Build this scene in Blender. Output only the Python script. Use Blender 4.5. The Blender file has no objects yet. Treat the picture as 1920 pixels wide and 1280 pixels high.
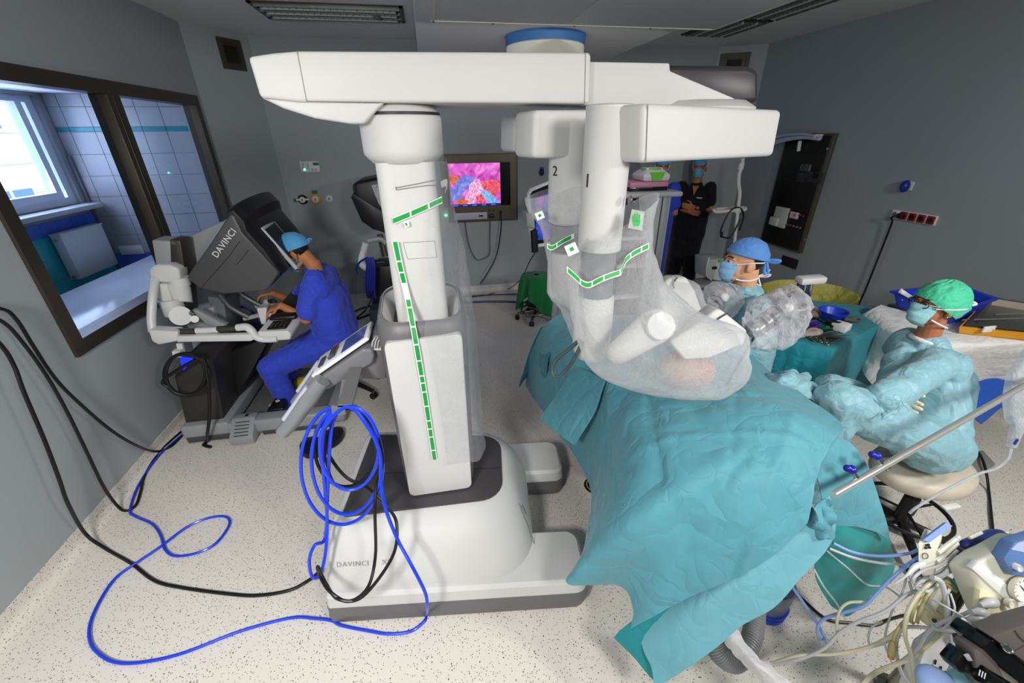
import bpy, bmesh, math, random
import numpy as np
from mathutils import Vector, Matrix, noise
random.seed(7)
SC = bpy.context.scene
COL = SC.collection
# ------------------------------------------------------------------ camera
FPX, PITCH, YAW, ROLL, CAMH = 780.155, 0.462114, 0.1797455, -0.01235635, 2.15
cy, sy, cp, sp = math.cos(YAW), math.sin(YAW), math.cos(PITCH), math.sin(PITCH)
FW = np.array([sy*cp, cy*cp, -sp]); RT0 = np.array([cy, -sy, 0.0]); UP0 = np.cross(RT0, FW)
RT = math.cos(ROLL)*RT0 + math.sin(ROLL)*UP0
UP = -math.sin(ROLL)*RT0 + math.cos(ROLL)*UP0
cam = bpy.data.objects.new('camera', bpy.data.cameras.new('camera'))
COL.objects.link(cam)
cam.matrix_world = Matrix(((RT[0], UP[0], -FW[0], 0), (RT[1], UP[1], -FW[1], 0), (RT[2], UP[2], -FW[2], CAMH), (0, 0, 0, 1)))
cam.data.sensor_width = 36.0; cam.data.lens = FPX*36.0/1920.0
cam.data.clip_start = 0.05; cam.data.clip_end = 200
SC.camera = cam
# ------------------------------------------------------------------ world, lights, exposure
SC.view_settings.view_transform = 'Standard'; SC.view_settings.look = 'None'
SC.view_settings.gamma = 1.0; SC.view_settings.use_curve_mapping = False
SC.view_settings.exposure = 0.12
W = bpy.data.worlds.new('daylight'); SC.world = W; W.use_nodes = True
W.node_tree.nodes['Background'].inputs[0].default_value = (0.55, 0.68, 1.0, 1)
W.node_tree.nodes['Background'].inputs[1].default_value = 8.0
def area(name, loc, size, power, color=(1, 1, 1), target=None, spread=180):
    L = bpy.data.lights.new(name, 'AREA'); L.shape = 'RECTANGLE'; L.size, L.size_y = size
    L.energy = power; L.color = color; L.spread = math.radians(spread)
    o = bpy.data.objects.new(name, L); COL.objects.link(o); o.location = loc
    d = Vector(target if target else (loc[0], loc[1], 0)) - Vector(loc)
    o.rotation_euler = d.to_track_quat('-Z', 'Y').to_euler()
    return o
WARM = (1.0, 0.975, 0.94)
area('surgical_lamp_left', (-0.95, -0.35, 2.40), (0.45, 0.45), 54, WARM, (-1.8, 1.5, 0.4), 160)
area('surgical_lamp_centre', (1.0, -0.6, 2.55), (0.4, 0.4), 24, WARM, (0.9, 1.8, 0.6), 150)
area('surgical_lamp_right', (2.9, -0.3, 2.55), (0.4, 0.4), 36, WARM, (2.3, 1.6, 0.6), 150)
area('rear_fill_light', (1.2, 3.9, 2.75), (1.6, 0.8), 4, WARM, None, 150)  # added fill to brighten the rear of the room, no real fixture
pw = area('daylight_window_portal', (-3.70, 4.55, 2.05), (1.5, 0.95), 15, (0.72, 0.79, 1.0), (0, 4.0, 1.2), 180)
try:
    SC.cycles.use_denoising = True
    SC.cycles.max_bounces = 10; SC.cycles.diffuse_bounces = 4; SC.cycles.glossy_bounces = 4
    SC.cycles.transmission_bounces = 6; SC.cycles.transparent_max_bounces = 24
    SC.cycles.sample_clamp_indirect = 6.0
    SC.cycles.caustics_reflective = False; SC.cycles.caustics_refractive = False
except Exception:
    pass
# ------------------------------------------------------------------ pixel <-> room helpers (calibrated from the room's own lines)
C0 = np.array([0, 0, CAMH])
def ray(x, y): return FW + RT*((x-960)/FPX) - UP*((y-640)/FPX)
def onz(x, y, z): r = ray(x, y); return C0 + r*((z-CAMH)/r[2])
def onx(x, y, X): r = ray(x, y); return C0 + r*(X/r[0])
def ony(x, y, Y): r = ray(x, y); return C0 + r*(Y/r[1])
def ond(x, y, d): return C0 + ray(x, y)*d
# ------------------------------------------------------------------ materials
def lin(c):
    out = []
    for v in c[:3]:
        v = v/255.0
        out.append(v/12.92 if v <= 0.04045 else ((v+0.055)/1.055)**2.4)
    return tuple(out)+(1.0,)
MATS = {}
def mat(name, rgb, rough=0.5, metal=0.0, bump=None, var=None, spec=0.5, emit=None, sheen=0, coat=0, trans=0, alpha=1.0, ior=1.45, sss=0):
    if name in MATS: return MATS[name]
    m = bpy.data.materials.new(name); m.use_nodes = True; nt = m.node_tree; N = nt.nodes; b = N['Principled BSDF']
    b.inputs['Base Color'].default_value = lin(rgb); b.inputs['Roughness'].default_value = rough; b.inputs['Metallic'].default_value = metal
    b.inputs['Specular IOR Level'].default_value = spec; b.inputs['IOR'].default_value = ior
    if coat: b.inputs['Coat Weight'].default_value = coat; b.inputs['Coat Roughness'].default_value = 0.15
    if sheen: b.inputs['Sheen Weight'].default_value = sheen
    if trans: b.inputs['Transmission Weight'].default_value = trans
    if sss: b.inputs['Subsurface Weight'].default_value = sss; b.inputs['Subsurface Scale'].default_value = 0.01; b.inputs['Subsurface Radius'].default_value = (1, .35, .2)
    b.inputs['Alpha'].default_value = alpha
    tc = N.new('ShaderNodeTexCoord')
    if emit: b.inputs['Emission Color'].default_value = lin(emit[:3]); b.inputs['Emission Strength'].default_value = emit[3]
    if var:   # (scale, amount)
        n = N.new('ShaderNodeTexNoise'); n.inputs['Scale'].default_value = var[0]; n.inputs['Detail'].default_value = 5
        nt.links.new(tc.outputs['Object'], n.inputs['Vector'])
        mr = N.new('ShaderNodeMapRange'); mr.inputs['From Min'].default_value = 0.3; mr.inputs['From Max'].default_value = 0.7
        mr.inputs['To Min'].default_value = 1-var[1]; mr.inputs['To Max'].default_value = 1+var[1]
        nt.links.new(n.outputs['Fac'], mr.inputs['Value'])
        mx = N.new('ShaderNodeVectorMath'); mx.operation = 'SCALE'; mx.inputs[0].default_value = lin(rgb)[:3]
        nt.links.new(mr.outputs['Result'], mx.inputs['Scale']); nt.links.new(mx.outputs['Vector'], b.inputs['Base Color'])
    if bump:  # (scale, strength, distance)
        n2 = N.new('ShaderNodeTexNoise'); n2.inputs['Scale'].default_value = bump[0]; n2.inputs['Detail'].default_value = 4
        nt.links.new(tc.outputs['Object'], n2.inputs['Vector'])
        bp = N.new('ShaderNodeBump'); bp.inputs['Strength'].default_value = bump[1]; bp.inputs['Distance'].default_value = bump[2] if len(bump) > 2 else 0.01
        nt.links.new(n2.outputs['Fac'], bp.inputs['Height']); nt.links.new(bp.outputs['Normal'], b.inputs['Normal'])
    MATS[name] = m
    return m
def cloth(name, rgb, rough=0.7, crease=1.0, scale=9.0, spec=0.35, sheen=0.15, fine=900):
    """non-woven drape fabric: fine crepe plus soft crushed creases, relief only"""
    if name in MATS: return MATS[name]
    m = mat(name, rgb, rough, spec=spec, sheen=sheen, var=(1.7, 0.05)); nt = m.node_tree; N = nt.nodes; b = N['Principled BSDF']
    tc = N.new('ShaderNodeTexCoord')
    v = N.new('ShaderNodeTexVoronoi'); v.feature = 'F1'; v.distance = 'MINKOWSKI'; v.inputs['Scale'].default_value = scale
    dn = N.new('ShaderNodeTexNoise'); dn.inputs['Scale'].default_value = 3.5; dn.inputs['Detail'].default_value = 3
    ad = N.new('ShaderNodeVectorMath'); ad.operation = 'MULTIPLY_ADD'; ad.inputs[1].default_value = (0.35, 0.35, 0.35)
    nt.links.new(tc.outputs['Object'], dn.inputs['Vector']); nt.links.new(dn.outputs['Color'], ad.inputs[0]); nt.links.new(tc.outputs['Object'], ad.inputs[2])
    nt.links.new(ad.outputs[0], v.inputs['Vector'])
    w = N.new('ShaderNodeTexNoise'); w.inputs['Scale'].default_value = fine; w.inputs['Detail'].default_value = 2
    nt.links.new(tc.outputs['Object'], w.inputs['Vector'])
    b1 = N.new('ShaderNodeBump'); b1.inputs['Strength'].default_value = 0.20*crease; b1.inputs['Distance'].default_value = 0.02
    nt.links.new(v.outputs['Distance'], b1.inputs['Height'])
    b2 = N.new('ShaderNodeBump'); b2.inputs['Strength'].default_value = 0.12; b2.inputs['Distance'].default_value = 0.001
    nt.links.new(w.outputs['Fac'], b2.inputs['Height']); nt.links.new(b1.outputs['Normal'], b2.inputs['Normal'])
    nt.links.new(b2.outputs['Normal'], b.inputs['Normal'])
    return m
def film(name, tint, base=0.16, edge=0.75, rough=0.18, wr=14.0, milky=0.0):
    """clear plastic film: see-through, whiter at grazing angles, crinkled"""
    if name in MATS: return MATS[name]
    m = bpy.data.materials.new(name); m.use_nodes = True; nt = m.node_tree; N = nt.nodes
    b = N['Principled BSDF']; b.inputs['Base Color'].default_value = lin(tint); b.inputs['Roughness'].default_value = rough
    b.inputs['Specular IOR Level'].default_value = 0.9
    out = N['Material Output']
    t = N.new('ShaderNodeBsdfTransparent'); t.inputs[0].default_value = (0.97, 0.975, 0.98, 1)
    tl = N.new('ShaderNodeBsdfTranslucent'); tl.inputs[0].default_value = lin(tint)
    mix0 = N.new('ShaderNodeMixShader'); mix0.inputs[0].default_value = 0.35
    nt.links.new(b.outputs[0], mix0.inputs[1]); nt.links.new(tl.outputs[0], mix0.inputs[2])
    tc = N.new('ShaderNodeTexCoord')
    n1 = N.new('ShaderNodeTexNoise'); n1.inputs['Scale'].default_value = wr; n1.inputs['Detail'].default_value = 6; n1.inputs['Roughness'].default_value = 0.62; n1.inputs['Distortion'].default_value = 1.6
    nt.links.new(tc.outputs['Object'], n1.inputs['Vector'])
    vz = N.new('ShaderNodeTexVoronoi'); vz.inputs['Scale'].default_value = wr*0.8; nt.links.new(tc.outputs['Object'], vz.inputs['Vector'])
    sm = N.new('ShaderNodeMath'); sm.operation = 'ADD'; nt.links.new(n1.outputs['Fac'], sm.inputs[0]); nt.links.new(vz.outputs['Distance'], sm.inputs[1])
    bp = N.new('ShaderNodeBump'); bp.inputs['Strength'].default_value = 0.8; bp.inputs['Distance'].default_value = 0.02
    nt.links.new(sm.outputs[0], bp.inputs['Height']); nt.links.new(bp.outputs['Normal'], b.inputs['Normal'])
    lw = N.new('ShaderNodeLayerWeight'); lw.inputs['Blend'].default_value = 0.35; nt.links.new(bp.outputs['Normal'], lw.inputs['Normal'])
    mr = N.new('ShaderNodeMapRange'); mr.inputs['To Min'].default_value = base+milky; mr.inputs['To Max'].default_value = edge
    nt.links.new(lw.outputs['Facing'], mr.inputs['Value'])
    mix = N.new('ShaderNodeMixShader'); nt.links.new(mr.outputs['Result'], mix.inputs[0])
    nt.links.new(t.outputs[0], mix.inputs[1]); nt.links.new(mix0.outputs[0], mix.inputs[2]); nt.links.new(mix.outputs[0], out.inputs['Surface'])
    MATS[name] = m
    return m
def glass(name, tint=(235, 240, 245), refl=0.06):
    if name in MATS: return MATS[name]
    m = bpy.data.materials.new(name); m.use_nodes = True; nt = m.node_tree; N = nt.nodes
    N.remove(N['Principled BSDF']); out = N['Material Output']
    t = N.new('ShaderNodeBsdfTransparent'); t.inputs[0].default_value = lin(tint)
    g = N.new('ShaderNodeBsdfGlossy'); g.inputs['Roughness'].default_value = 0.02
    fr = N.new('ShaderNodeFresnel'); fr.inputs['IOR'].default_value = 1.2
    gm = N.new('ShaderNodeNewGeometry'); iv = N.new('ShaderNodeMath'); iv.operation = 'SUBTRACT'; iv.inputs[0].default_value = 1.0; nt.links.new(gm.outputs['Backfacing'], iv.inputs[1])
    ml = N.new('ShaderNodeMath'); ml.operation = 'MULTIPLY'; nt.links.new(fr.outputs[0], ml.inputs[0]); nt.links.new(iv.outputs[0], ml.inputs[1])
    mx = N.new('ShaderNodeMixShader'); nt.links.new(ml.outputs[0], mx.inputs[0]); nt.links.new(t.outputs[0], mx.inputs[1]); nt.links.new(g.outputs[0], mx.inputs[2])
    nt.links.new(mx.outputs[0], out.inputs['Surface'])
    MATS[name] = m
    return m
# ------------------------------------------------------------------ geometry: every shape is (verts Nx3, faces)
def join(*gs):
    V = []; F = []; n = 0
    for v, f in gs:
        V.append(np.asarray(v, float)); F += [tuple(i+n for i in q) for q in f]; n += len(v)
    return np.concatenate(V), F
def rotz(a): c, s = math.cos(a), math.sin(a); return np.array([[c, -s, 0], [s, c, 0], [0, 0, 1.0]])
def rotx(a): c, s = math.cos(a), math.sin(a); return np.array([[1.0, 0, 0], [0, c, -s], [0, s, c]])
def roty(a): c, s = math.cos(a), math.sin(a); return np.array([[c, 0, s], [0, 1.0, 0], [-s, 0, c]])
def tf(g, R=None, t=(0, 0, 0), s=1.0):
    v = np.asarray(g[0], float)*s
    if R is not None: v = v @ np.asarray(R).T
    return v+np.asarray(t, float), g[1]
def box(c, s, R=None):
    h = np.asarray(s, float)/2
    v = np.array([[x, y, z] for z in (-1, 1) for y in (-1, 1) for x in (-1, 1)], float)*h
    if R is not None: v = v @ np.asarray(R).T
    return v+np.asarray(c, float), [(0, 2, 3, 1), (4, 5, 7, 6), (0, 1, 5, 4), (2, 6, 7, 3), (0, 4, 6, 2), (1, 3, 7, 5)]
def box2(a, b): a, b = np.asarray(a, float), np.asarray(b, float); return box((a+b)/2, np.abs(b-a))
def prism(poly, vec):
    p = np.asarray(poly, float); n = len(p); v = np.concatenate([p, p+np.asarray(vec, float)])
    return v, [tuple(range(n-1, -1, -1)), tuple(range(n, 2*n))]+[(i, (i+1) % n, n+(i+1) % n, n+i) for i in range(n)]
def frame_of(d):
    d = np.asarray(d, float); d = d/np.linalg.norm(d)
    a = np.array([0, 0, 1.0]) if abs(d[2]) < 0.9 else np.array([1.0, 0, 0])
    u = np.cross(a, d); u /= np.linalg.norm(u); return u, np.cross(d, u)
def loft(rings, cap=True, close=False):
    rings = [np.asarray(r, float) for r in rings]; n = len(rings[0]); k = len(rings)
    v = np.concatenate(rings); F = []
    for j in range(k if close else k-1):
        a, b = j*n, ((j+1) % k)*n
        F += [(a+i, a+(i+1) % n, b+(i+1) % n, b+i) for i in range(n)]
    if cap and not close: F += [tuple(range(n-1, -1, -1)), tuple(range((k-1)*n, k*n))]
    return v, F
def cyl(p0, p1, r0, r1=None, n=20):
    r1 = r0 if r1 is None else r1
    p0, p1 = np.asarray(p0, float), np.asarray(p1, float); u, w = frame_of(p1-p0)
    t = np.linspace(0, 2*math.pi, n, endpoint=False); cs = np.outer(np.cos(t), u)+np.outer(np.sin(t), w)
    return loft([p0+cs*r0, p1+cs*r1])
def lathe(prof, c=(0, 0, 0), n=28, R=None):
    t = np.linspace(0, 2*math.pi, n, endpoint=False)
    rings = [np.stack([r*np.cos(t), r*np.sin(t), np.full(n, z)], 1) for r, z in prof]
    g = loft(rings); return tf(g, R, c)
def crom(P, sub, closed=False):
    P = np.asarray(P, float); n = len(P)
    if n < 3 and not closed: return P if n < 2 else np.array([P[0]+(P[1]-P[0])*t for t in np.linspace(0, 1, sub+1)])
    out = []
    for i in range(n if closed else n-1):
        if closed: a, b, c, d = P[(i-1) % n], P[i], P[(i+1) % n], P[(i+2) % n]
        else:
            b, c = P[i], P[i+1]; a = P[i-1] if i > 0 else 2*b-c; d = P[i+2] if i+2 < n else 2*c-b
        for k in range(sub):
            t = k/sub
            out.append(0.5*((2*b)+(-a+c)*t+(2*a-5*b+4*c-d)*t*t+(-a+3*b-3*c+d)*t**3))
    if not closed: out.append(P[-1])
    return np.array(out)
def tube(P, r, n=8, sub=6, closed=False):
    P = np.asarray(P, float); k0 = len(P)
    Q = crom(P, sub, closed) if sub > 1 else P
    k = len(Q)
    rr = np.full(k, r, float) if np.isscalar(r) else np.interp(np.linspace(0, 1, k), np.linspace(0, 1, len(r)), r)
    T = np.gradient(Q, axis=0) if not closed else np.roll(Q, -1, 0)-np.roll(Q, 1, 0)
    T /= np.linalg.norm(T, axis=1)[:, None]+1e-12
    u, w = frame_of(T[0]); t = np.linspace(0, 2*math.pi, n, endpoint=False); rings = []
    for i in range(k):
        u = u-T[i]*np.dot(u, T[i]); u /= np.linalg.norm(u)+1e-12; w = np.cross(T[i], u)
        rings.append(Q[i]+rr[i]*(np.outer(np.cos(t), u)+np.outer(np.sin(t), w)))
    return loft(rings, cap=not closed, close=closed)
def ribbon(P, width_vec, th=0.001, sub=6):
    """flat strip: centre line P, half width vector(s)"""
    Q = crom(P, sub); Wv = np.asarray(width_vec, float)
    Wv = np.repeat(Wv[None], len(Q), 0) if Wv.ndim == 1 else crom(Wv, sub)
    T = np.gradient(Q, axis=0); Nn = np.cross(T, Wv); Nn /= np.linalg.norm(Nn, axis=1)[:, None]+1e-12
    rings = [np.array([q-w-n*th/2, q+w-n*th/2, q+w+n*th/2, q-w+n*th/2]) for q, w, n in zip(Q, Wv, Nn)]
    return loft(rings)
def ell(c, r, n=20, m=12, R=None):
    t = np.linspace(0, 2*math.pi, n, endpoint=False); v = [[0, 0, -1.0]]; F = []
    for j in range(1, m):
        p = -math.pi/2+math.pi*j/m
        v += [[math.cos(p)*math.cos(a), math.cos(p)*math.sin(a), math.sin(p)] for a in t]
    v.append([0, 0, 1.0]); L = len(v)-1
    F += [(0, 1+(i+1) % n, 1+i) for i in range(n)]
    for j in range(m-2):
        a, b = 1+j*n, 1+(j+1)*n
        F += [(a+i, a+(i+1) % n, b+(i+1) % n, b+i) for i in range(n)]
    a = 1+(m-2)*n; F += [(a+i, a+(i+1) % n, L) for i in range(n)]
    v = np.array(v)*np.asarray(r, float)
    if R is not None: v = v @ np.asarray(R).T
    return v+np.asarray(c, float), F
def cap_seg(p0, p1, r0, r1, n=14):
    """closed tapered limb with round ends"""
    p0, p1 = np.asarray(p0, float), np.asarray(p1, float); L = np.linalg.norm(p1-p0)
    if L < 1e-6: return ell(p0, (r0,)*3, n, 8)
    d = (p1-p0)/L; u, w = frame_of(d); t = np.linspace(0, 2*math.pi, n, endpoint=False); cs = np.outer(np.cos(t), u)+np.outer(np.sin(t), w)
    rings = []
    for a in (-80, -55, -25, 0): a = math.radians(a); rings.append(p0+d*(r0*math.sin(a))+cs*(r0*math.cos(a)))
    for a in (0, 25, 55, 80): a = math.radians(a); rings.append(p1+d*(r1*math.sin(a))+cs*(r1*math.cos(a)))
    return loft(rings)
def sheet(P, sub=6, wav=None, th=0.0):
    """cloth: rows x cols control points -> smooth grid; wav(point,u,v)->offset"""
    P = np.asarray(P, float); A = np.array([crom(r, sub) for r in P]); A = np.array([crom(A[:, j], sub) for j in range(A.shape[1])]).transpose(1, 0, 2)
    R_, K = A.shape[:2]
    if wav is not None:
        du = np.gradient(A, axis=1); dv = np.gradient(A, axis=0); nn = np.cross(du, dv); nn /= np.linalg.norm(nn, axis=2)[:, :, None]+1e-12
        for i in range(R_):
            for j in range(K): A[i, j] += nn[i, j]*wav(A[i, j], j/(K-1), i/(R_-1))
    V = A.reshape(-1, 3); F = [(i*K+j, i*K+j+1, (i+1)*K+j+1, (i+1)*K+j) for i in range(R_-1) for j in range(K-1)]
    if th:
        du = np.gradient(A, axis=1); dv = np.gradient(A, axis=0); nn = np.cross(du, dv); nn /= np.linalg.norm(nn, axis=2)[:, :, None]+1e-12
        B = (A-nn*th).reshape(-1, 3); n = len(V); V = np.concatenate([V, B]); F = F+[tuple(n+i for i in reversed(f)) for f in F]
        edge = [j for j in range(K)]+[i*K+K-1 for i in range(1, R_)]+[(R_-1)*K+j for j in range(K-2, -1, -1)]+[i*K for i in range(R_-2, 0, -1)]
        F += [(edge[(i+1) % len(edge)], edge[i], n+edge[i], n+edge[(i+1) % len(edge)]) for i in range(len(edge))]
    return V, F
def fold(p, s, seed=0.0):
    """ridged crease field in metres (unit amplitude ~0..1)"""
    q = Vector((p[0]*s+seed, p[1]*s-seed, p[2]*s+2*seed))
    return 1-abs(noise.noise(q))*2
# ------------------------------------------------------------------ objects
ORG = {}
def link_mesh(name, me):
    o = bpy.data.objects.new(name, me); COL.objects.link(o); return o
def smooth_mesh(me, ang):
    if ang is None: return
    me.polygons.foreach_set('use_smooth', [True]*len(me.polygons))
    try: me.set_sharp_from_angle(angle=math.radians(ang))
    except Exception: pass
def mk(name, g, m, parent=None, bevel=0.0, seg=2, smooth=35, bev_ang=30, org=None):
    v, f = g; v = np.asarray(v, float)
    if parent is not None: o0 = ORG[parent.name]
    elif org is not None: o0 = np.asarray(org, float)
    else: o0 = np.array([(v[:, 0].min()+v[:, 0].max())/2, (v[:, 1].min()+v[:, 1].max())/2, v[:, 2].min()])
    me = bpy.data.meshes.new(name); me.from_pydata((v-o0).tolist(), [], f)
    if bevel > 0:
        bm = bmesh.new(); bm.from_mesh(me); bmesh.ops.recalc_face_normals(bm, faces=bm.faces)
        es = [e for e in bm.edges if len(e.link_faces) == 2 and e.calc_face_angle(0) > math.radians(bev_ang)]
        bmesh.ops.bevel(bm, geom=es, offset=bevel, offset_type='OFFSET', segments=seg, profile=0.5, affect='EDGES', clamp_overlap=True)
        bm.to_mesh(me); bm.free()
    smooth_mesh(me, smooth)
    me.materials.append(m)
    o = link_mesh(name, me)
    if parent is not None: o.parent = parent
    else: o.location = o0
    ORG[o.name] = o0
    return o
def tag(o, label=None, cat=None, group=None, kind=None):
    if label: o['label'] = label
    if cat: o['category'] = cat
    if group: o['group'] = group
    if kind: o['kind'] = kind
    return o
def thing(name, label, cat, loc, group=None):
    o = bpy.data.objects.new(name, None); o.empty_display_size = 0.1; COL.objects.link(o); o.location = Vector(loc)
    ORG[o.name] = np.asarray(loc, float)
    return tag(o, label, cat, group)
def struct(name, g, m, parent=None, **k):
    o = mk(name, g, m, parent, **k)
    if parent is None: o['kind'] = 'structure'
    return o
def share(name, src, loc_delta, parent):
    """an alike piece sharing mesh data"""
    o = bpy.data.objects.new(name, src.data); COL.objects.link(o); o.parent = parent
    o.location = Vector(src.location)+Vector(loc_delta); ORG[o.name] = ORG[src.name]; return o
def dup(root, loc, rot=0.0, **k):
    r = root.copy(); COL.objects.link(r); r.location = Vector(loc); r.rotation_euler = (0, 0, rot); ORG[r.name] = np.asarray(loc, float)
    for ch in root.children:
        c = ch.copy(); COL.objects.link(c); c.parent = r
        for g in ch.children: d = g.copy(); COL.objects.link(d); d.parent = c
    return tag(r, **k)
def remesh(gs, voxel, it=4, fac=0.5, disp=None):
    """fuse overlapping closed shapes into one continuous skin"""
    v, f = join(*gs); me = bpy.data.meshes.new('tmp'); me.from_pydata(v.tolist(), [], f)
    o = link_mesh('tmp', me); md = o.modifiers.new('r', 'REMESH'); md.mode = 'VOXEL'; md.voxel_size = voxel; md.adaptivity = 0
    ms = o.modifiers.new('s', 'SMOOTH'); ms.factor = fac; ms.iterations = it
    dg = bpy.context.evaluated_depsgraph_get(); dg.update(); ev = o.evaluated_get(dg); m2 = ev.to_mesh()
    n = len(m2.vertices); V = np.empty(n*3); m2.vertices.foreach_get('co', V); V = V.reshape(-1, 3)
    if disp is not None:
        Nn = np.empty(n*3); m2.vertices.foreach_get('normal', Nn); Nn = Nn.reshape(-1, 3)
        V = V+Nn*np.array([disp(p) for p in V])[:, None]
    F = [tuple(p.vertices) for p in m2.polygons]
    ev.to_mesh_clear(); bpy.data.objects.remove(o); bpy.data.meshes.remove(me)
    return V, F
def cut(g, keep):
    """keep only faces whose vertices all satisfy keep(V)->mask"""
    V, F = g; k = keep(V); F2 = [f for f in F if all(k[i] for i in f)]; used = sorted({i for f in F2 for i in f}); ix = {a: b for b, a in enumerate(used)}
    return V[used], [tuple(ix[i] for i in f) for f in F2]
def words(name, body, size, origin, xdir, ydir, m, parent, depth=0.0006, align='LEFT', spacing=1.0):
    """flat lettering as a mesh standing on a surface"""
    cu = bpy.data.curves.new('txt', 'FONT'); cu.body = body; cu.size = size; cu.extrude = depth; cu.align_x = align; cu.space_character = spacing; cu.resolution_u = 3
    o = link_mesh('txt', cu); dg = bpy.context.evaluated_depsgraph_get(); dg.update(); me = o.evaluated_get(dg).to_mesh()
    V = np.array([tuple(v.co) for v in me.vertices]); F = [tuple(p.vertices) for p in me.polygons]
    bpy.data.objects.remove(o); bpy.data.curves.remove(cu)
    x = np.asarray(xdir, float); x /= np.linalg.norm(x); y = np.asarray(ydir, float); y = y-x*np.dot(x, y); y /= np.linalg.norm(y); z = np.cross(x, y)
    V = np.asarray(origin, float)+V[:, :1]*x+V[:, 1:2]*y+V[:, 2:3]*z
    return mk(name, (V, F), m, parent, smooth=None)
# ================================================================== THE ROOM
XL, XR, YB, YF, ZC = -2.227, 4.435, 6.03, -1.6, 3.15
def onplane(px, py, P0, n):
    r = ray(px, py); n = np.asarray(n, float); return C0 + r*(np.dot(np.asarray(P0, float)-C0, n)/np.dot(r, n))
M_wall = mat('wall_panel', (160, 168, 171), 0.45, spec=0.35, var=(0.6, 0.02))
M_ceil = mat('ceiling_paint', (230, 230, 225), 0.7)
M_soff = mat('laminar_panel_white', (212, 212, 212), 0.6)
M_steel = mat('brushed_steel', (120, 116, 106), 0.36, 0.85, bump=(220, 0.06, 0.001))
M_dsteel = mat('dark_steel', (70, 66, 58), 0.4, 0.8)
M_white = mat('white_plastic', (226, 226, 224), 0.35)
M_black = mat('black_rubber', (18, 18, 19), 0.45)
M_blackg = mat('black_gloss', (12, 12, 14), 0.18)
M_green = mat('green_label', (18, 120, 62), 0.5)
M_blue = mat('blue_plastic', (28, 60, 190), 0.35)
M_chrome = mat('chrome', (205, 206, 208), 0.15, 1.0)
# speckled vinyl
Mf = mat('speckled_vinyl', (200, 195, 187), 0.42, spec=0.4); nt = Mf.node_tree; N = nt.nodes; b = N['Principled BSDF']
tc = N.new('ShaderNodeTexCoord')
prev = None
for sc_, th, cA, cB in ((55, 0.17, (74, 70, 66), 0.62), (95, 0.24, (128, 120, 110), 0.35), (160, 0.2, (236, 232, 226), 0.4)):
    v = N.new('ShaderNodeTexVoronoi'); v.inputs['Scale'].default_value = sc_; nt.links.new(tc.outputs['Object'], v.inputs['Vector'])
    ls = N.new('ShaderNodeMath'); ls.operation = 'LESS_THAN'; ls.inputs[1].default_value = th; nt.links.new(v.outputs['Distance'], ls.inputs[0])
    sp_ = N.new('ShaderNodeSeparateColor'); nt.links.new(v.outputs['Color'], sp_.inputs[0])
    gt = N.new('ShaderNodeMath'); gt.operation = 'GREATER_THAN'; gt.inputs[1].default_value = cB; nt.links.new(sp_.outputs[0], gt.inputs[0])
    ml = N.new('ShaderNodeMath'); ml.operation = 'MULTIPLY'; nt.links.new(ls.outputs[0], ml.inputs[0]); nt.links.new(gt.outputs[0], ml.inputs[1])
    mx = N.new('ShaderNodeMix'); mx.data_type = 'RGBA'; mx.inputs[7].default_value = lin(cA)
    nt.links.new(ml.outputs[0], mx.inputs[0])
    if prev is None: mx.inputs[6].default_value = lin((220, 215, 207))
    else: nt.links.new(prev.outputs[2], mx.inputs[6])
    prev = mx
nt.links.new(prev.outputs[2], b.inputs['Base Color'])
struct('floor', box2((XL-0.1, YF-0.1, -0.1), (XR+0.1, YB+0.1, 0)), Mf)
struct('ceiling', box2((XL-0.1, YF-0.1, ZC), (XR+0.1, YB+0.1, ZC+0.1)), M_ceil)
CL0, CL1 = (XL, 5.433), (-1.815, YB)
CR0, CR1 = (3.925, YB), (XR, 5.74)
WT = 0.12
oy0, oy1, oz0, oz1 = 2.76, 5.25, 1.03, 2.455     # opening
wl = join(box2((XL-WT, YF, 0), (XL, oy0, ZC)), box2((XL-WT, oy1, 0), (XL, 5.55, ZC)), box2((XL-WT, oy0, 0), (XL, oy1, oz0)), box2((XL-WT, oy0, oz1), (XL, oy1, ZC)))
struct('wall_left', wl, M_wall, smooth=None)
struct('wall_back', box2((-1.95, YB, 0), (4.05, YB+WT, ZC)), M_wall)
struct('wall_right', box2((XR, YF, 0), (XR+WT, 5.85, ZC)), M_wall)
struct('wall_front', box2((XL-WT, YF-WT, 0), (XR+WT, YF, ZC)), M_wall)
def slantwall(name, a, b_, sgn):
    a = np.array([a[0], a[1], 0.0]); b_ = np.array([b_[0], b_[1], 0.0]); d = (b_-a)/np.linalg.norm(b_-a); n = np.array([-d[1], d[0], 0.0])
    return struct(name, prism([a, b_, b_+(0, 0, ZC), a+(0, 0, ZC)], n*WT), M_wall)
slantwall('wall_back_left', CL0, CL1, 1); slantwall('wall_back_right', CR1[:2], CR0[:2], 1) if False else slantwall('wall_back_right', CR0, CR1, 1)
# coved vinyl skirting
def cove(name, a, b_):
    a = np.array([a[0], a[1], 0.0]); b_ = np.array([b_[0], b_[1], 0.0]); d = (b_-a)/np.linalg.norm(b_-a); n = np.array([d[1], -d[0], 0.0])  # into the room
    pr = [(0, 0.1), (0.006, 0.1)]+[(0.006+0.05*(1-math.cos(t)), 0.052-0.05*math.sin(t)) for t in np.linspace(0, math.pi/2, 6)]+[(0.056, 0.0), (0, 0)]
    g = loft([[p+n*u+np.array([0, 0, z]) for u, z in pr] for p in (a, b_)])
    return struct(name, g, Mf, smooth=50)
cove('baseboard_left', (XL, YF), CL0); cove('baseboard_back_left', CL0, CL1); cove('baseboard_back', CL1, CR0); cove('baseboard_back_right', CR0, CR1); cove('baseboard_right', CR1, (XR, YF))
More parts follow.
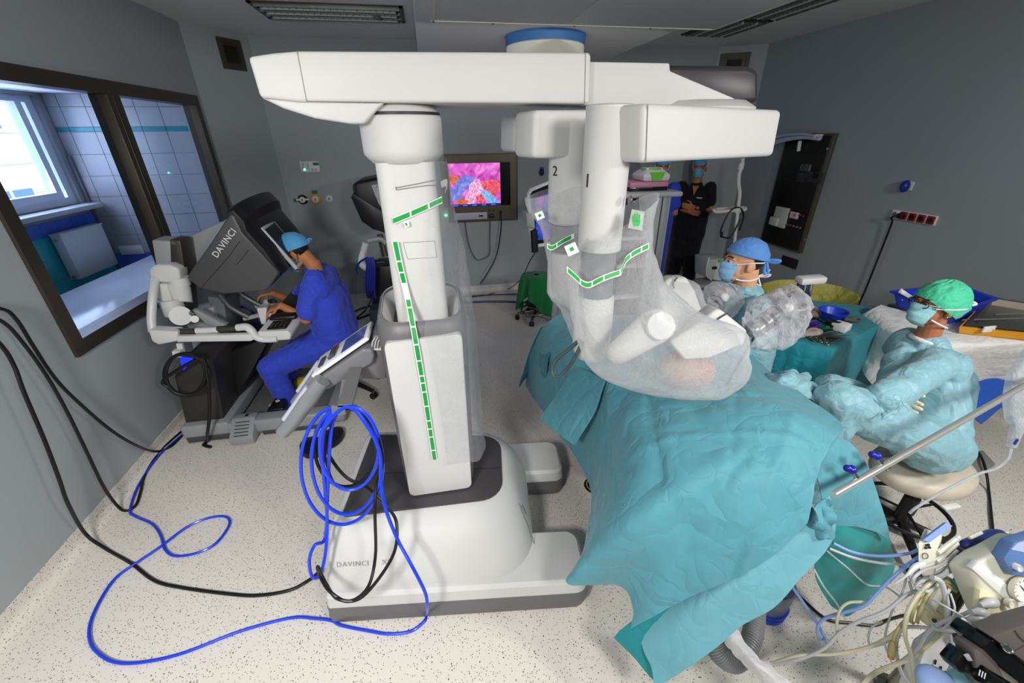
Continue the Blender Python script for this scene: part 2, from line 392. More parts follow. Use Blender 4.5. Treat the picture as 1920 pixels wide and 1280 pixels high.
# lowered laminar-flow ceiling
zs = 2.80
xr1 = onz(1325, 62, zs)[0]; yp = onz(960, 46, zs)[1]; xr0 = onz(1271, 62, zs)[0]
sof = struct('trim_1', box2((0.005, yp, zs+0.02), (xr0, YB, ZC)), M_soff, bevel=0.006)
so2 = struct('trim_2', box2((0.005, 1.25, zs), (xr1, yp, ZC)), M_soff, bevel=0.006)
M_strip = mat('cream_seal_strip', (206, 203, 186), 0.55)
mk('seal_strip', join(box2((0.1, yp-0.05, zs-0.006), (xr1-0.02, yp-0.035, zs-0.0005)), box2((0.11, 1.3, zs-0.006), (0.125, yp-0.05, zs-0.0005)), box2((xr1-0.035, 1.3, zs-0.006), (xr1-0.02, yp-0.05, zs-0.0005))), M_strip, so2)
for i, (a, b_) in enumerate([((0.16, 1.35), (0.98, yp-0.09)), ((1.0, 1.35), (xr1-0.06, yp-0.09))]):
    mk('filter_panel', box2((a[0], a[1], zs-0.004), (b_[0], b_[1], zs-0.0005)), M_soff, so2, bevel=0.002)
for x in (0.118, 0.5, 1.05, 1.6): mk('screw', cyl((x, yp-0.043, zs-0.010), (x, yp-0.043, zs-0.006), 0.008, n=10), M_dsteel, so2)
# ceiling drum with blue tape
dc = onz(1030, 62, zs+0.02); dc = np.array([dc[0], dc[1]+0.12, 0]); rD = 0.30
dr = thing('ceiling_mount_drum', 'round off-white ceiling drum sealed with blue tape above the white boom', 'ceiling mount', (dc[0], dc[1], zs-0.30))
M_drum = mat('drum_cream', (198, 197, 186), 0.5)
mk('housing', lathe([(rD*0.92, zs-0.30), (rD, zs-0.27), (rD, zs-0.02), (rD, zs+0.018)], (dc[0], dc[1], 0), 40), M_drum, dr)
mk('tape', lathe([(rD+0.002, zs-0.045), (rD+0.004, zs-0.045), (rD+0.012, zs+0.018), (rD, zs+0.018)], (dc[0], dc[1], 0), 40), mat('blue_tape', (70, 130, 200), 0.5), dr)
# troffer lights
M_louv = mat('louver_metal', (150, 160, 158), 0.3, 0.7); M_tube = mat('unlit_tube', (196, 205, 200), 0.4); M_dark = mat('troffer_dark', (60, 68, 66), 0.6)
def troffer(x0, x1, y0, y1, label, along):
    t = thing('ceiling_light', label, 'ceiling light', ((x0+x1)/2, (y0+y1)/2, ZC-0.03), 'recessed louvred ceiling lights')
    fr = 0.035
    mk('frame', join(box2((x0, y0, ZC-0.012), (x1, y0+fr, ZC)), box2((x0, y1-fr, ZC-0.012), (x1, y1, ZC)), box2((x0, y0, ZC-0.012), (x0+fr, y1, ZC)), box2((x1-fr, y0, ZC-0.012), (x1, y1, ZC))), M_dsteel, t, smooth=None)
    mk('reflector', box2((x0+fr, y0+fr, ZC-0.003), (x1-fr, y1-fr, ZC-0.001)), M_dark, t)
    for k in range(3):
        if along == 'x':
            y = y0+(y1-y0)*(0.22+0.28*k); mk('fluorescent_tube', cyl((x0+0.07, y, ZC-0.02), (x1-0.07, y, ZC-0.02), 0.013, n=10), M_tube, t)
        else:
            x = x0+(x1-x0)*(0.22+0.28*k); mk('fluorescent_tube', cyl((x, y0+0.07, ZC-0.02), (x, y1-0.07, ZC-0.02), 0.013, n=10), M_tube, t)
    gs = []
    if along == 'x':
        for x in np.arange(x0+0.08, x1-0.05, 0.055): gs.append(box2((x, y0+fr, ZC-0.028), (x+0.003, y1-fr, ZC-0.008)))
        for k in range(4): y = y0+(y1-y0)*(0.08+0.28*k); gs.append(box2((x0+fr, y-0.003, ZC-0.03), (x1-fr, y+0.003, ZC-0.006)))
    else:
        for y in np.arange(y0+0.08, y1-0.05, 0.055): gs.append(box2((x0+fr, y, ZC-0.028), (x1-fr, y+0.003, ZC-0.008)))
        for k in range(4): x = x0+(x1-x0)*(0.08+0.28*k); gs.append(box2((x-0.003, y0+fr, ZC-0.03), (x+0.003, y1-fr, ZC-0.006)))
    mk('louver', join(*gs), M_louv, t, smooth=None)
    return t
tl = troffer(-1.335, -0.088, 4.59, 5.17, 'wide louvred ceiling light left of the lowered white ceiling', 'x')
mk('smoke_detector_disc', cyl((-0.33, 4.86, ZC-0.045), (-0.33, 4.86, ZC-0.03), 0.035, n=20), mat('grey_disc', (110, 118, 116), 0.5), tl)
troffer(2.98, 3.56, 4.62, 5.36, 'short louvred ceiling light farther along the right ceiling', 'y')
troffer(3.0, 3.56, 3.3, 4.56, 'long louvred ceiling light nearer the grey right wall', 'y')
# ------------------------------------------------------------------ observation window in the left wall
M_frame = mat('window_frame_steel', (88, 82, 72), 0.42, 0.75, bump=(160, 0.05, 0.001))
wn = thing('window_1', None, None, (XL, 4.0, 0.957)); wn['kind'] = 'structure'
def fbar(a, b_): return box2((XL-0.10, a[0], a[1]), (XL+0.022, b_[0], b_[1]))
mk('frame', join(fbar((2.69, 0.957), (2.775, 2.53)), fbar((5.235, 0.957), (5.32, 2.53)), fbar((2.775, 0.957), (5.235, 1.045)), fbar((2.775, 2.44), (5.235, 2.53))), M_frame, wn, smooth=None)
mk('mullion', join(fbar((3.915, 1.045), (3.965, 2.44)), fbar((3.975, 1.045), (4.06, 2.44))), M_frame, wn, bevel=0.004)
G = glass('window_glass')
mk('pane', box2((XL-0.05, 2.775, 1.045), (XL-0.046, 3.915, 2.44)), G, wn); mk('pane', box2((XL-0.05, 4.06, 1.045), (XL-0.046, 5.235, 2.44)), G, wn)
# ------------------------------------------------------------------ tiled scrub room behind the glass
XE, YT, ZR = -3.632, 5.45, 2.555
M_tile = mat('white_tile', (158, 157, 159), 0.25, var=(3, 0.03)); M_grout = mat('grout', (120, 122, 128), 0.8)
M_teal_t = mat('teal_tile', (30, 186, 196), 0.25); M_blue_t = mat('blue_tile', (64, 112, 226), 0.25)
wt = struct('wall_scrub_room', box2((XE, YT, 0), (XL-WT-0.002, YT+0.1, ZR)), M_grout)
proto = {}
def tile(par, x0, x1, z0, z1, m, face='y', off=0.0):
    g_ = 0.0025; key = (round(x1-x0, 3), round(z1-z0, 3), m.name, face)
    if face == 'y': g = box2((x0+g_, YT-0.008, z0+g_), (x1-g_, YT+0.001, z1-g_))
    else: g = box2((XE-0.001, x0+g_, z0+g_), (XE+0.008, x1-g_, z1-g_))
    return mk('tile', g, m, par, smooth=None)
tx = [XE+0.002]+[x for x in np.arange(-3.513, XL-WT, 0.2175)]+[XL-WT-0.004]
tz = [0.98-0.205, 0.98, 1.185, 1.39, 1.595, 1.80, 2.01, 2.218, 2.262, 2.44, ZR]
for i in range(len(tx)-1):
    if tx[i+1]-tx[i] < 0.01: continue
    for j in range(len(tz)-1): tile(wt, tx[i], tx[i+1], tz[j], tz[j+1], mat('teal_stripe_tile', (20, 132, 140), 0.25) if j == 7 else (M_blue_t if j == 0 and i < 4 else M_tile))
mk('corner_guard', box2((XE-0.001, YT-0.035, 0.8), (XE+0.035, YT-0.009, 2.0)), mat('corner_guard_grey', (120, 122, 130), 0.4, 0.3), wt)
we = struct('wall_outside', join(box2((XE-0.1, 2.4, 0), (XE, YT+0.1, 1.545)), box2((XE-0.1, 2.4, 1.545), (XE, 3.9, ZR)), box2((XE-0.1, 5.36, 1.545), (XE, YT+0.1, ZR)), box2((XE-0.1, 3.9, 2.53), (XE, 5.36, ZR))), M_tile, smooth=None)
for y in np.arange(3.3, YT-0.1, 0.2): tile(we, y, min(y+0.2, YT), 1.325, 1.445, M_blue_t, 'x')
for y in np.arange(3.3, YT-0.1, 0.2):
    for z in (0.72, 0.925, 1.125): tile(we, y, min(y+0.2, YT), z, z+0.2, M_teal_t, 'x')
struct('wall_scrub_near', box2((XE-0.1, 2.3, 0), (XL-WT, 2.4, ZR)), M_tile)
struct('ceiling_scrub_room', box2((XE-0.1, 2.3, ZR), (XL-WT, YT+0.1, ZR+0.08)), mat('scrub_ceiling', (198, 200, 206), 0.6))
struct('floor_scrub_room', box2((XE-0.1, 2.3, -0.1), (XL-WT, YT+0.1, 0)), mat('scrub_floor', (120, 124, 136), 0.4))
w2 = thing('window_2', None, None, (XE, 4.6, 1.545)); w2['kind'] = 'structure'
M_upvc = mat('upvc_white', (215, 218, 226), 0.3)
def ubar(y0, z0, y1, z1, d=0.05): return box2((XE-0.09, y0, z0), (XE-0.09+d, y1, z1))
mk('frame', join(ubar(3.9, 1.545, 5.36, 1.62), ubar(3.9, 2.47, 5.36, 2.53), ubar(5.27, 1.62, 5.36, 2.47), ubar(3.9, 1.62, 3.97, 2.47), ubar(5.12, 1.62, 5.19, 2.47, 0.075), ubar(4.0, 1.62, 5.12, 1.68, 0.075)), M_upvc, w2, smooth=None)
mk('pane', box2((XE-0.075, 3.97, 1.62), (XE-0.071, 5.27, 2.47)), G, w2)
mk('sill', box2((XE-0.05, 3.85, 1.50), (XE+0.16, 5.40, 1.545)), mat('stone_sill', (205, 206, 210), 0.35), w2, bevel=0.006)
rd = thing('radiator', 'white panel radiator on the teal tiles under the outside window', 'radiator', (XE+0.07, 4.95, 0.9))
mk('panel', box2((XE+0.04, 4.72, 0.90), (XE+0.13, 5.30, 1.335)), M_white, rd, bevel=0.012)
mk('cover', box2((XE+0.035, 4.715, 1.33), (XE+0.135, 5.305, 1.345)), M_white, rd, bevel=0.004)
mk('bracket', join(box2((XE+0.005, 4.9, 1.0), (XE+0.045, 4.94, 1.2)), box2((XE+0.005, 5.1, 1.0), (XE+0.045, 5.14, 1.2))), M_white, rd)
mk('valve', cyl((XE+0.085, 4.70, 0.93), (XE+0.085, 4.722, 0.93), 0.018, n=14), M_chrome, rd); mk('plug', cyl((XE+0.085, 4.70, 1.29), (XE+0.085, 4.722, 1.29), 0.014, n=14), M_chrome, rd)
ct = thing('counter', 'pale glossy counter behind the observation window', 'counter', (-2.75, 4.0, 0.0))
mk('worktop', box2((-3.19, 2.45, 0.93), (XL-WT-0.003, 5.43, 0.965)), mat('pale_worktop', (228, 230, 234), 0.16), ct, bevel=0.006)
mk('support', box2((-3.1, 2.5, 0.0), (XL-WT-0.06, 5.4, 0.93)), M_white, ct)
sw = thing('socket_strip', 'white triple wall socket on the tiles above the counter', 'socket', (-3.2, YT-0.01, 1.03))
a = ony(222, 461, YT-0.01); c_ = ony(272, 475, YT-0.01)
mk('plate', box2((a[0], YT-0.022, c_[2]), (c_[0], YT-0.009, a[2])), M_white, sw, bevel=0.003)
for k in range(3):
    x = a[0]+(c_[0]-a[0])*(k+0.5)/3; mk('socket', cyl((x, YT-0.026, (a[2]+c_[2])/2), (x, YT-0.021, (a[2]+c_[2])/2), 0.022, n=16), M_white, sw)
g1 = ony(316, 324, YT-0.012); tag(mk('indicator_lamp', ell(g1, (0.008, 0.006, 0.008), 10, 6), mat('green_led', (60, 255, 170), 0.4, emit=(60, 255, 170, 6))), 'tiny glowing green lamp on the white tiled wall', 'indicator lamp')
# facade across the street
fc = thing('building', 'bright tiled building with blue-glazed windows outside', 'building', (-9.0, 7.0, -4.0))
M_fac = mat('facade_white', (232, 234, 236), 0.6); M_fg = mat('facade_glass', (70, 96, 140), 0.15)
mk('wall', box2((-9.6, -4, -4), (-9.0, 16, 9)), M_fac, fc)
for z in np.arange(-3.3, 9, 0.62): mk('course_joint', box2((-9.0, -4, z), (-8.99, 16, z+0.015)), M_grout, fc)
for y in (4.6, 7.0, 9.0, 11.4, 13.8):
    for z in (-1.9, 0.55, 3.0):
        w_ = mk('window', box2((-9.0, y-0.62, z-0.7), (-8.97, y+0.62, z+0.7)), M_upvc, fc)
        for k in (-1, 1): mk('pane', box2((-8.97, y+k*0.3-0.26, z-0.62), (-8.965, y+k*0.3+0.26, z+0.62)), M_fg, w_)
# ------------------------------------------------------------------ fittings on the walls
def vent(P0, nrm, c0, c1, label, group=None):
    P0 = np.array([P0[0], P0[1], 0.0]); n = np.array([nrm[0], nrm[1], 0.0]); n /= np.linalg.norm(n); t = np.cross((0, 0, 1.0), n)
    A = onplane(*c0, P0, n); B = onplane(*c1, P0, n); ce = (A+B)/2; w = abs(np.dot(B-A, t))/2; h = abs(B[2]-A[2])/2
    def bx(u0, u1, z0, z1, d0, d1):
        q = [ce+t*u0+n*d0, ce+t*u1+n*d0, ce+t*u1+n*d1, ce+t*u0+n*d1]; q = [p+np.array([0, 0, z0]) for p in q]
        return prism(q, (0, 0, z1-z0))
    o = thing('air_vent', label, 'vent', ce-n*0+np.array([0, 0, -h]), group)
    fw = 0.045
    mk('frame', join(bx(-w, w, -h, -h+fw, 0.001, 0.02), bx(-w, w, h-fw, h, 0.001, 0.02), bx(-w, -w+fw, -h+fw, h-fw, 0.001, 0.02), bx(w-fw, w, -h+fw, h-fw, 0.001, 0.02)), M_vent, o, smooth=None)
    mk('back_plate', bx(-w+fw, w-fw, -h+fw, h-fw, 0.001, 0.004), M_vent, o)
    mk('grille', bx(-w*0.5, w*0.5, -h*0.55, h*0.55, 0.004, 0.012), M_dark2, o)
    for k in range(7): z = -h*0.5+h*k/6; mk('slat', bx(-w*0.48, w*0.48, z-0.008, z+0.004, 0.012, 0.018), M_dark2, o)
M_vent = mat('vent_metal', (78, 74, 64), 0.5, 0.5); M_dark2 = mat('vent_dark', (36, 34, 30), 0.6, 0.3)
dL = np.array([CL1[0]-CL0[0], CL1[1]-CL0[1]]); dR = np.array([CR1[0]-CR0[0], CR1[1]-CR0[1]])
vent(CL0, (dL[1], -dL[0]), (403, 68), (462, 134), 'dark square air vent high on the left slanted wall')
vent(CR0, (dR[1], -dR[0]), (1352, 101), (1398, 150), 'dark square air vent high on the right slanted wall')
# monitor recessed in the back wall
def bw(px, py, d=0.0): return ony(px, py, YB-d)
mo = thing('wall_monitor', 'wide monitor in a steel wall frame showing pink surgery picture', 'monitor', (0.71, YB, 1.06))
x0, x1, z0, z1 = 0.235, 1.185, 1.062, 1.912
sx0, sx1 = bw(826, 305)[0], bw(956, 304)[0]; sz1, sz0 = bw(900, 304.5)[2], bw(900, 386)[2]
mk('steel_frame', join(box2((x0, YB-0.02, z0), (x1, YB-0.001, sz0)), box2((x0, YB-0.02, sz1), (x1, YB-0.001, z1)), box2((x0, YB-0.02, sz0), (sx0, YB-0.001, sz1)), box2((sx1, YB-0.02, sz0), (x1, YB-0.001, sz1))), mat('monitor_steel', (96, 90, 76), 0.4, 0.6), mo, smooth=None)
mk('edge_trim', join(box2((x0-0.012, YB-0.026, z0-0.012), (x1+0.012, YB-0.002, z0)), box2((x0-0.012, YB-0.026, z1), (x1+0.012, YB-0.002, z1+0.012)), box2((x0-0.012, YB-0.026, z0), (x0, YB-0.002, z1)), box2((x1, YB-0.026, z0), (x1+0.012, YB-0.002, z1))), M_dsteel, mo, smooth=None)
mk('screen_bezel', box2((sx0, YB-0.012, sz0), (sx1, YB-0.004, sz1)), M_blackg, mo)
px0, px1 = bw(839, 306)[0], bw(937, 305)[0]; pz1, pz0 = bw(890, 305.5)[2], bw(890, 386)[2]
def screen_mat(name, ramp, scale, strength, seed):
    m = bpy.data.materials.new(name); m.use_nodes = True; nt = m.node_tree; N = nt.nodes; b = N['Principled BSDF']; b.inputs['Base Color'].default_value = (0.01, 0.01, 0.01, 1); b.inputs['Roughness'].default_value = 0.2
    tc = N.new('ShaderNodeTexCoord'); n = N.new('ShaderNodeTexNoise'); n.inputs['Scale'].default_value = scale; n.inputs['Detail'].default_value = 5; n.inputs['Distortion'].default_value = 1.2
    mp = N.new('ShaderNodeMapping'); mp.inputs['Location'].default_value = (seed, seed, seed); nt.links.new(tc.outputs['Object'], mp.inputs[0]); nt.links.new(mp.outputs[0], n.inputs['Vector'])
    r = N.new('ShaderNodeValToRGB'); e = r.color_ramp.elements
    for i, (p, c) in enumerate(ramp):
        el = e[i] if i < 2 else e.new(p); el.position = p; el.color = lin(c)
    nt.links.new(n.outputs['Fac'], r.inputs[0]); nt.links.new(r.outputs[0], b.inputs['Emission Color']); b.inputs['Emission Strength'].default_value = strength
    return m
scr = mk('screen', box2((px0, YB-0.015, pz0), (px1, YB-0.012, pz1)), screen_mat('scr_tissue', [(0.3, (120, 40, 110)), (0.45, (205, 80, 190)), (0.58, (225, 110, 210)), (0.75, (255, 160, 225))], 7, 0.95, 1.3), mo)
def blob2(cx, cz, rx, rz, a, m, d, n=26, wob=0.12, name='screen_image'):
    t = np.linspace(0, 2*math.pi, n, endpoint=False); pts = []
    for k in t:
        w = 1+wob*math.sin(3*k+cx*9)+wob*0.6*math.sin(5*k+cz*7); u, v = rx*w*math.cos(k), rz*w*math.sin(k)
        x = px0+(px1-px0)*cx+u*math.cos(a)-v*math.sin(a); z = pz0+(pz1-pz0)*cz+u*math.sin(a)+v*math.cos(a)
        pts.append((min(max(x, px0+.002), px1-.002), YB-0.015-d, min(max(z, pz0+.03), pz1-.002)))
    return mk(name, prism(pts, (0, 0.0004, 0)), m, scr, smooth=None)
S_or = screen_mat('scr_orange', [(0.3, (190, 70, 60)), (0.7, (240, 140, 90))], 14, 0.9, 3); S_red = screen_mat('scr_red', [(0.35, (200, 40, 80)), (0.65, (255, 120, 130))], 18, 0.95, 5)
S_blu = screen_mat('scr_blue', [(0.3, (90, 90, 190)), (0.7, (150, 160, 245))], 12, 0.95, 7); S_cy = screen_mat('scr_tool', [(0.3, (90, 150, 220)), (0.7, (150, 205, 250))], 20, 0.95, 9); S_wh = screen_mat('scr_glint', [(0.35, (190, 80, 170)), (0.5, (240, 170, 220)), (0.7, (255, 240, 250))], 40, 0.95, 2)
blob2(.13, .62, .10, .055, -.3, S_or, .0006); blob2(.80, .40, .14, .13, .2, S_red, .0007); blob2(.36, .55, .15, .09, -.2, S_blu, .0009); blob2(.12, .33, .13, .09, .5, S_blu, .0012)
blob2(.52, .42, .10, .11, .3, S_wh, .0015); blob2(.40, .18, .08, .08, .4, S_wh, .0016); blob2(.62, .17, .07, .07, .1, S_red, .0017); blob2(.80, .16, .17, .055, -.75, S_cy, .002, wob=.05); blob2(.22, .10, .08, .05, .1, S_or, .002)
mk('status_bar', box2((px0, YB-0.0185, pz0), (px1, YB-0.0155, pz0+0.03)), mat('scr_bar', (10, 14, 40), 0.3, emit=(30, 40, 140, 0.6)), scr)
for k in range(5): x = px0+0.04+k*0.13; mk('status_icon', box2((x, YB-0.0195, pz0+0.008), (x+0.06, YB-0.0185, pz0+0.02)), mat('scr_icon', (60, 90, 200), 0.3, emit=(90, 130, 230, 0.8)), scr)
b0, b1 = bw(851, 399), bw(913, 409)
mk('input_panel', box2((b0[0], YB-0.05, b1[2]), (b1[0], YB-0.02, b0[2])), mat('input_white', (190, 188, 205), 0.4), mo, bevel=0.004)
mk('port', box2((bw(897, 402)[0], YB-0.052, bw(900, 405)[2]), (bw(905, 402)[0], YB-0.05, bw(900, 402)[2])), M_black, mo)
q = bw(921, 404); mk('plug', box(q-(0, 0.04, 0), (0.075, 0.05, 0.05)), M_black, mo, bevel=0.012)
q2 = bw(938, 396); mk('plug', box(q2-(0, 0.03, 0), (0.035, 0.03, 0.03)), M_black, mo, bevel=0.006)
for px in (917, 925): q3 = bw(px, 394); mk('socket_button', cyl(q3-(0, 0.026, 0), q3-(0, 0.02, 0), 0.013, n=12), M_black, mo)
qg = bw(836, 403); mk('status_lamp', ell(qg-(0, 0.03, 0), (0.02, 0.008, 0.016), 12, 8), mat('green_led'," "[:0] or (60, 255, 170)), mo)
def cable(name, label, P, r, m, cat='cable', group=None, sub=8, n=8):
    return tag(mk(name, tube(P, r, n, sub), m), label, cat, group)
M_blkc = mat('black_cable', (14, 14, 15), 0.38); M_gryc = mat('grey_cable', (70, 72, 74), 0.5); M_bluc = mat('blue_cable', (18, 58, 214), 0.33, coat=0.2)
cable('power_cord', 'black cord falling from the wall monitor to the floor', [q2-(0, .05, 0), q2-(0, .07, .1), bw(938, 440, .08), bw(930, 480, .1), bw(912, 515, .14), onz(893, 541, .02), onz(876, 553, .012)], 0.008, M_blkc)
cable('signal_cord', 'thin grey cord looping under the wall monitor', [bw(872, 416, .03), bw(876, 445, .04), bw(882, 468, .05), bw(893, 486, .05), bw(905, 485, .05), bw(917, 477, .05), bw(918, 450, .04), bw(919, 412, .03)], 0.006, M_gryc)
# gas panel, outlets, labels
gp = thing('gas_alarm_panel', 'white gas alarm panel with green lamp left of the white column', 'alarm panel', bw(582, 322))
A, B = bw(561.5, 302.5), bw(602, 322)
mk('plate', box2((A[0], YB-0.025, B[2]), (B[0], YB-0.001, A[2])), M_white, gp, bevel=0.006)
mk('label', box2((bw(587, 304)[0], YB-0.027, bw(587, 310)[2]), (bw(598, 304)[0], YB-0.025, bw(587, 304.5)[2])), M_green, gp)
mk('led', ell(bw(571, 318, .027), (.012, .006, .012), 10, 6), mat('green_led', (0, 0, 0)), gp)
for px in (568, 577): 
    for k in range(5): mk('switch_mark', box(bw(px, 307+k*2.4, .0255), (.016, .001, .008)), mat('grey_ink', (110, 114, 118), .6), gp)
for px in (586, 592): mk('button', cyl(bw(px, 318, .03), bw(px, 318, .024), .012, n=12), mat('pale_blue', (150, 165, 200), .5), gp)
def plate_g(px0, py0, px1, py1, label):
    A, B = bw(px0, py0), bw(px1, py1); tag(mk('wall_label', box2((A[0], YB-.003, B[2]), (B[0], YB-.0005, A[2])), M_green), label, 'label')
plate_g(549.5, 372.5, 559.5, 378.5, 'small green label beside the black and white gas outlet'); plate_g(584, 357, 596, 363, 'small green label above the yellow gas outlet')
def outlet(px, py, ring, label, rr=.055):
    c = bw(px, py); o = thing('gas_outlet', label, 'gas outlet', c)
    mk('ring', tf(lathe([(.02, 0), (rr, 0), (rr, .012), (rr*.85, .02), (.02, .02)], n=24), rotx(math.pi/2), c), ring, o)
    mk('socket', tf(lathe([(.0, .02), (rr*.6, .02), (rr*.6, .035), (rr*.35, .04), (.0, .036)], n=20), rotx(math.pi/2), c), M_white, o)
    mk('latch', box(c-(0, .042, 0), (.012, .008, .03)), mat('grey_ink', (110, 114, 118)), o)
outlet(568, 374, M_black, 'round gas outlet with a black ring on the grey wall', .06); mk('handle', box(bw(568, 374, .03), (.16, .012, .022)), M_white, bpy.data.objects['gas_outlet'])
outlet(592.5, 373, mat('yellow_ring', (214, 170, 50), .5), 'round gas outlet with a yellow ring on the grey wall', .065); outlet(618, 372, M_white, 'small plain white gas outlet on the grey wall', .045)
tag(mk('wall_hook', join(box(bw(1016, 320, .012), (.05, .02, .09)), ell(bw(1016, 323, .035), (.032, .03, .045), 14, 10)), mat('navy', (22, 34, 84), .4)), 'small dark blue wall hook right of the monitor', 'hook')
# right wall: steel control cabinet, blank plate, sockets
def rw(px, py, d=0.0): return onx(px, py, XR-d)
cb = thing('control_cabinet', 'tall dark steel control cabinet on the grey right wall', 'control cabinet', (XR-.03, 4.7, .81))
ya, yb, za, zb = 4.36, 4.98, .82, 2.10; Dp = .045
mk('door', box2((XR-Dp-.012, ya, za), (XR-Dp, yb, zb)), mat('cabinet_dark', (48, 46, 44), .32, .6, bump=(160, .04, .001)), cb, bevel=.003)
mk('body', box2((XR-Dp, ya-.035, za-.02), (XR-.001, yb+.03, zb+.02)), mat('cabinet_edge', (104, 100, 84), .4, .6), cb, bevel=.004)
def cbx(px0, py0, px1, py1, d0, d1, m, name, par=cb, bev=.003):
    A, B = onx(px0, py0, XR-Dp-.012), onx(px1, py1, XR-Dp-.012); return mk(name, box2((XR-Dp-.012-d1, A[1], A[2]), (XR-Dp-.012-d0, B[1], B[2])), m, par, bevel=bev)
sc1 = cbx(1505, 269, 1531, 287, 0, .01, M_black, 'display_frame'); mk('display', box(onx(1518, 278, XR-Dp-.023), (.002, .12, .085)), M_blackg, sc1)
kp = cbx(1503, 307, 1519, 321, 0, .006, mat('grey_ink', (110, 114, 118)), 'keypad')
for i in range(3):
    for j in range(4): mk('key', box(onx(1505.5+i*5-j*.8, 309+j*3.4+i*.6, XR-Dp-.02), (.004, .022, .018)), mat('key_dark', (60, 62, 66), .5), kp)
tp = cbx(1515, 321, 1540, 344, 0, .014, mat('panel_grey', (70, 70, 72), .4, .4), 'thermostat'); mk('display', box(onx(1529, 329, XR-Dp-.027), (.002, .075, .06)), M_blackg, tp)
cbx(1497, 323, 1513, 343, 0, .004, mat('panel_grey', (70, 70, 72)), 'blank_panel')
ph = cbx(1459, 386, 1472, 428, 0, .03, mat('intercom_white', (196, 198, 194), .4), 'intercom'); mk('handset', box2(*(lambda A, B: ((XR-Dp-.08, A[1], A[2]), (XR-Dp-.042, B[1], B[2])))(onx(1454, 405, XR-Dp), onx(1464, 423, XR-Dp))), mat('intercom_white', (196, 198, 194)), ph, bevel=.008)
sq = cbx(1484, 396, 1496, 411, 0, .012, M_white, 'alarm_button'); mk('push_button', cyl(onx(1490, 403, XR-Dp-.024), onx(1490, 403, XR-Dp-.034), .02, n=14), mat('red_paint', (170, 30, 34), .4), sq)
for k in range(6): p = onx(1470+k*6.3, 419+k*1.6, XR-Dp-.012); mk('switch', cyl(p, p-(.022, 0, 0), .01, .008, n=10), mat('pale_red', (190, 110, 104), .4) if k > 2 else M_chrome, cb)
for k, px in enumerate((1474, 1480, 1500, 1507)): p = onx(px, 399+k*2, XR-Dp-.012); mk('signal_lamp', cyl(p, p-(.015, 0, 0), .012, n=10), mat('red_paint', (170, 30, 34)) if k != 2 else M_chrome, cb)
for q in ((1553, 279), (1511, 449)): p = onx(*q, XR-Dp-.012); mk('lock', cyl(p, p-(.012, 0, 0), .014, n=14), M_chrome, cb)
tag(mk('blank_plate', box2(rw(1469, 478, .001), (XR-.014, *rw(1493, 505)[1:])), mat('plate_black', (34, 34, 36), .45), bevel=.002), 'black blank square plate below the steel control cabinet', 'wall plate')
bs = thing('blue_plug_socket', 'white wall socket holding a blue plug above the red sockets', 'socket', rw(1702, 355))
mk('plate', box2(rw(1695, 339, .012), (XR-.001, *rw(1710, 357)[1:])), M_white, bs, bevel=.003); mk('plug', ell(rw(1697, 349, .045), (.04, .035, .055), 16, 10), mat('navy_plug', (24, 44, 150), .35), bs)
ss = thing('red_socket_strip', 'white wall strip of five sockets four of them red', 'socket strip', rw(1717, 416))
A, B = rw(1677, 392), rw(1755, 421); zA, zB = rw(1716, 398)[2], rw(1714, 416)[2]
mk('plate', box2((XR-.02, A[1], zB), (XR-.001, B[1], zA)), M_white, ss, bevel=.004)
M_red = mat('socket_red', (150, 22, 28), .4)
for k in range(5):
    y = A[1]+(B[1]-A[1])*(k+.5)/5; h = mk('socket', box((XR-.024, y, (zA+zB)/2), (.012, .066, .072)), M_white if k == 0 else M_red, ss, bevel=.006)
    mk('recess', cyl((XR-.0305, y, (zA+zB)/2), (XR-.029, y, (zA+zB)/2), .024, n=16), M_black if k else mat('grey_ink', (1, 1, 1)), h)
yk = A[1]+(B[1]-A[1])*1.45/5; pc = np.array([XR-.05, yk, (zA+zB)/2])
mk('plug', box(pc, (.05, .05, .05)), M_black, ss, bevel=.014)
cable('power_cord', 'black cord running down from the red wall sockets', [pc-(.03, 0, 0), pc-(.06, -.03, .02), rw(1672, 418, .06), rw(1655, 462, .05), rw(1640, 500, .05), rw(1622, 545, .05), rw(1609, 575, .05), rw(1590, 640, .06), rw(1578, 700, .06)], .009, M_blkc)
# ================================================================== ROBOT PATIENT CART
M_rw = mat('robot_white', (202, 202, 201), 0.5, spec=0.3); M_rg = mat('robot_grey', (104, 103, 105), 0.42); M_rd = mat('robot_charcoal', (66, 63, 66), 0.45); M_rdk = mat('robot_dark_cover', (44, 40, 46), 0.4)
M_seam = mat('seam_grey', (120, 122, 122), 0.6); M_ink = mat('ink_dark', (40, 40, 42), 0.5); M_logo = mat('logo_grey', (150, 152, 154), 0.5)
cart = thing('surgical_robot', 'large white surgical robot cart with boom arms and green-taped column', 'surgical robot', (-0.09, 1.85, 0))
O2 = np.array([-0.672, 1.356, 0]); U2 = np.array([0.9916, -0.1288, 0]); V2 = np.array([0.1288, 0.9916, 0])
def P2(u, v, z): return O2+U2*u+V2*v+np.array([0, 0, z])
def rrect(u0, u1, v0, v1, z, rl, rr, taper=0.0, k=7, zl=0.0):
    """rounded outline; taper pulls the right end in on both v sides; zl raises/lowers the left end"""
    pts = []
    for (cu, cv, a0, r) in ((u0+rl, v0+rl, 180, rl), (u1-rr, v0+rr+taper, 270, rr), (u1-rr, v1-rr-taper, 0, rr), (u0+rl, v1-rl, 90, rl)):
        for i in range(k): a = math.radians(a0+90*i/(k-1)); pts.append(P2(cu+r*math.cos(a), cv+r*math.sin(a), z+zl*max(0, 1-cu/0.5)))
    return pts
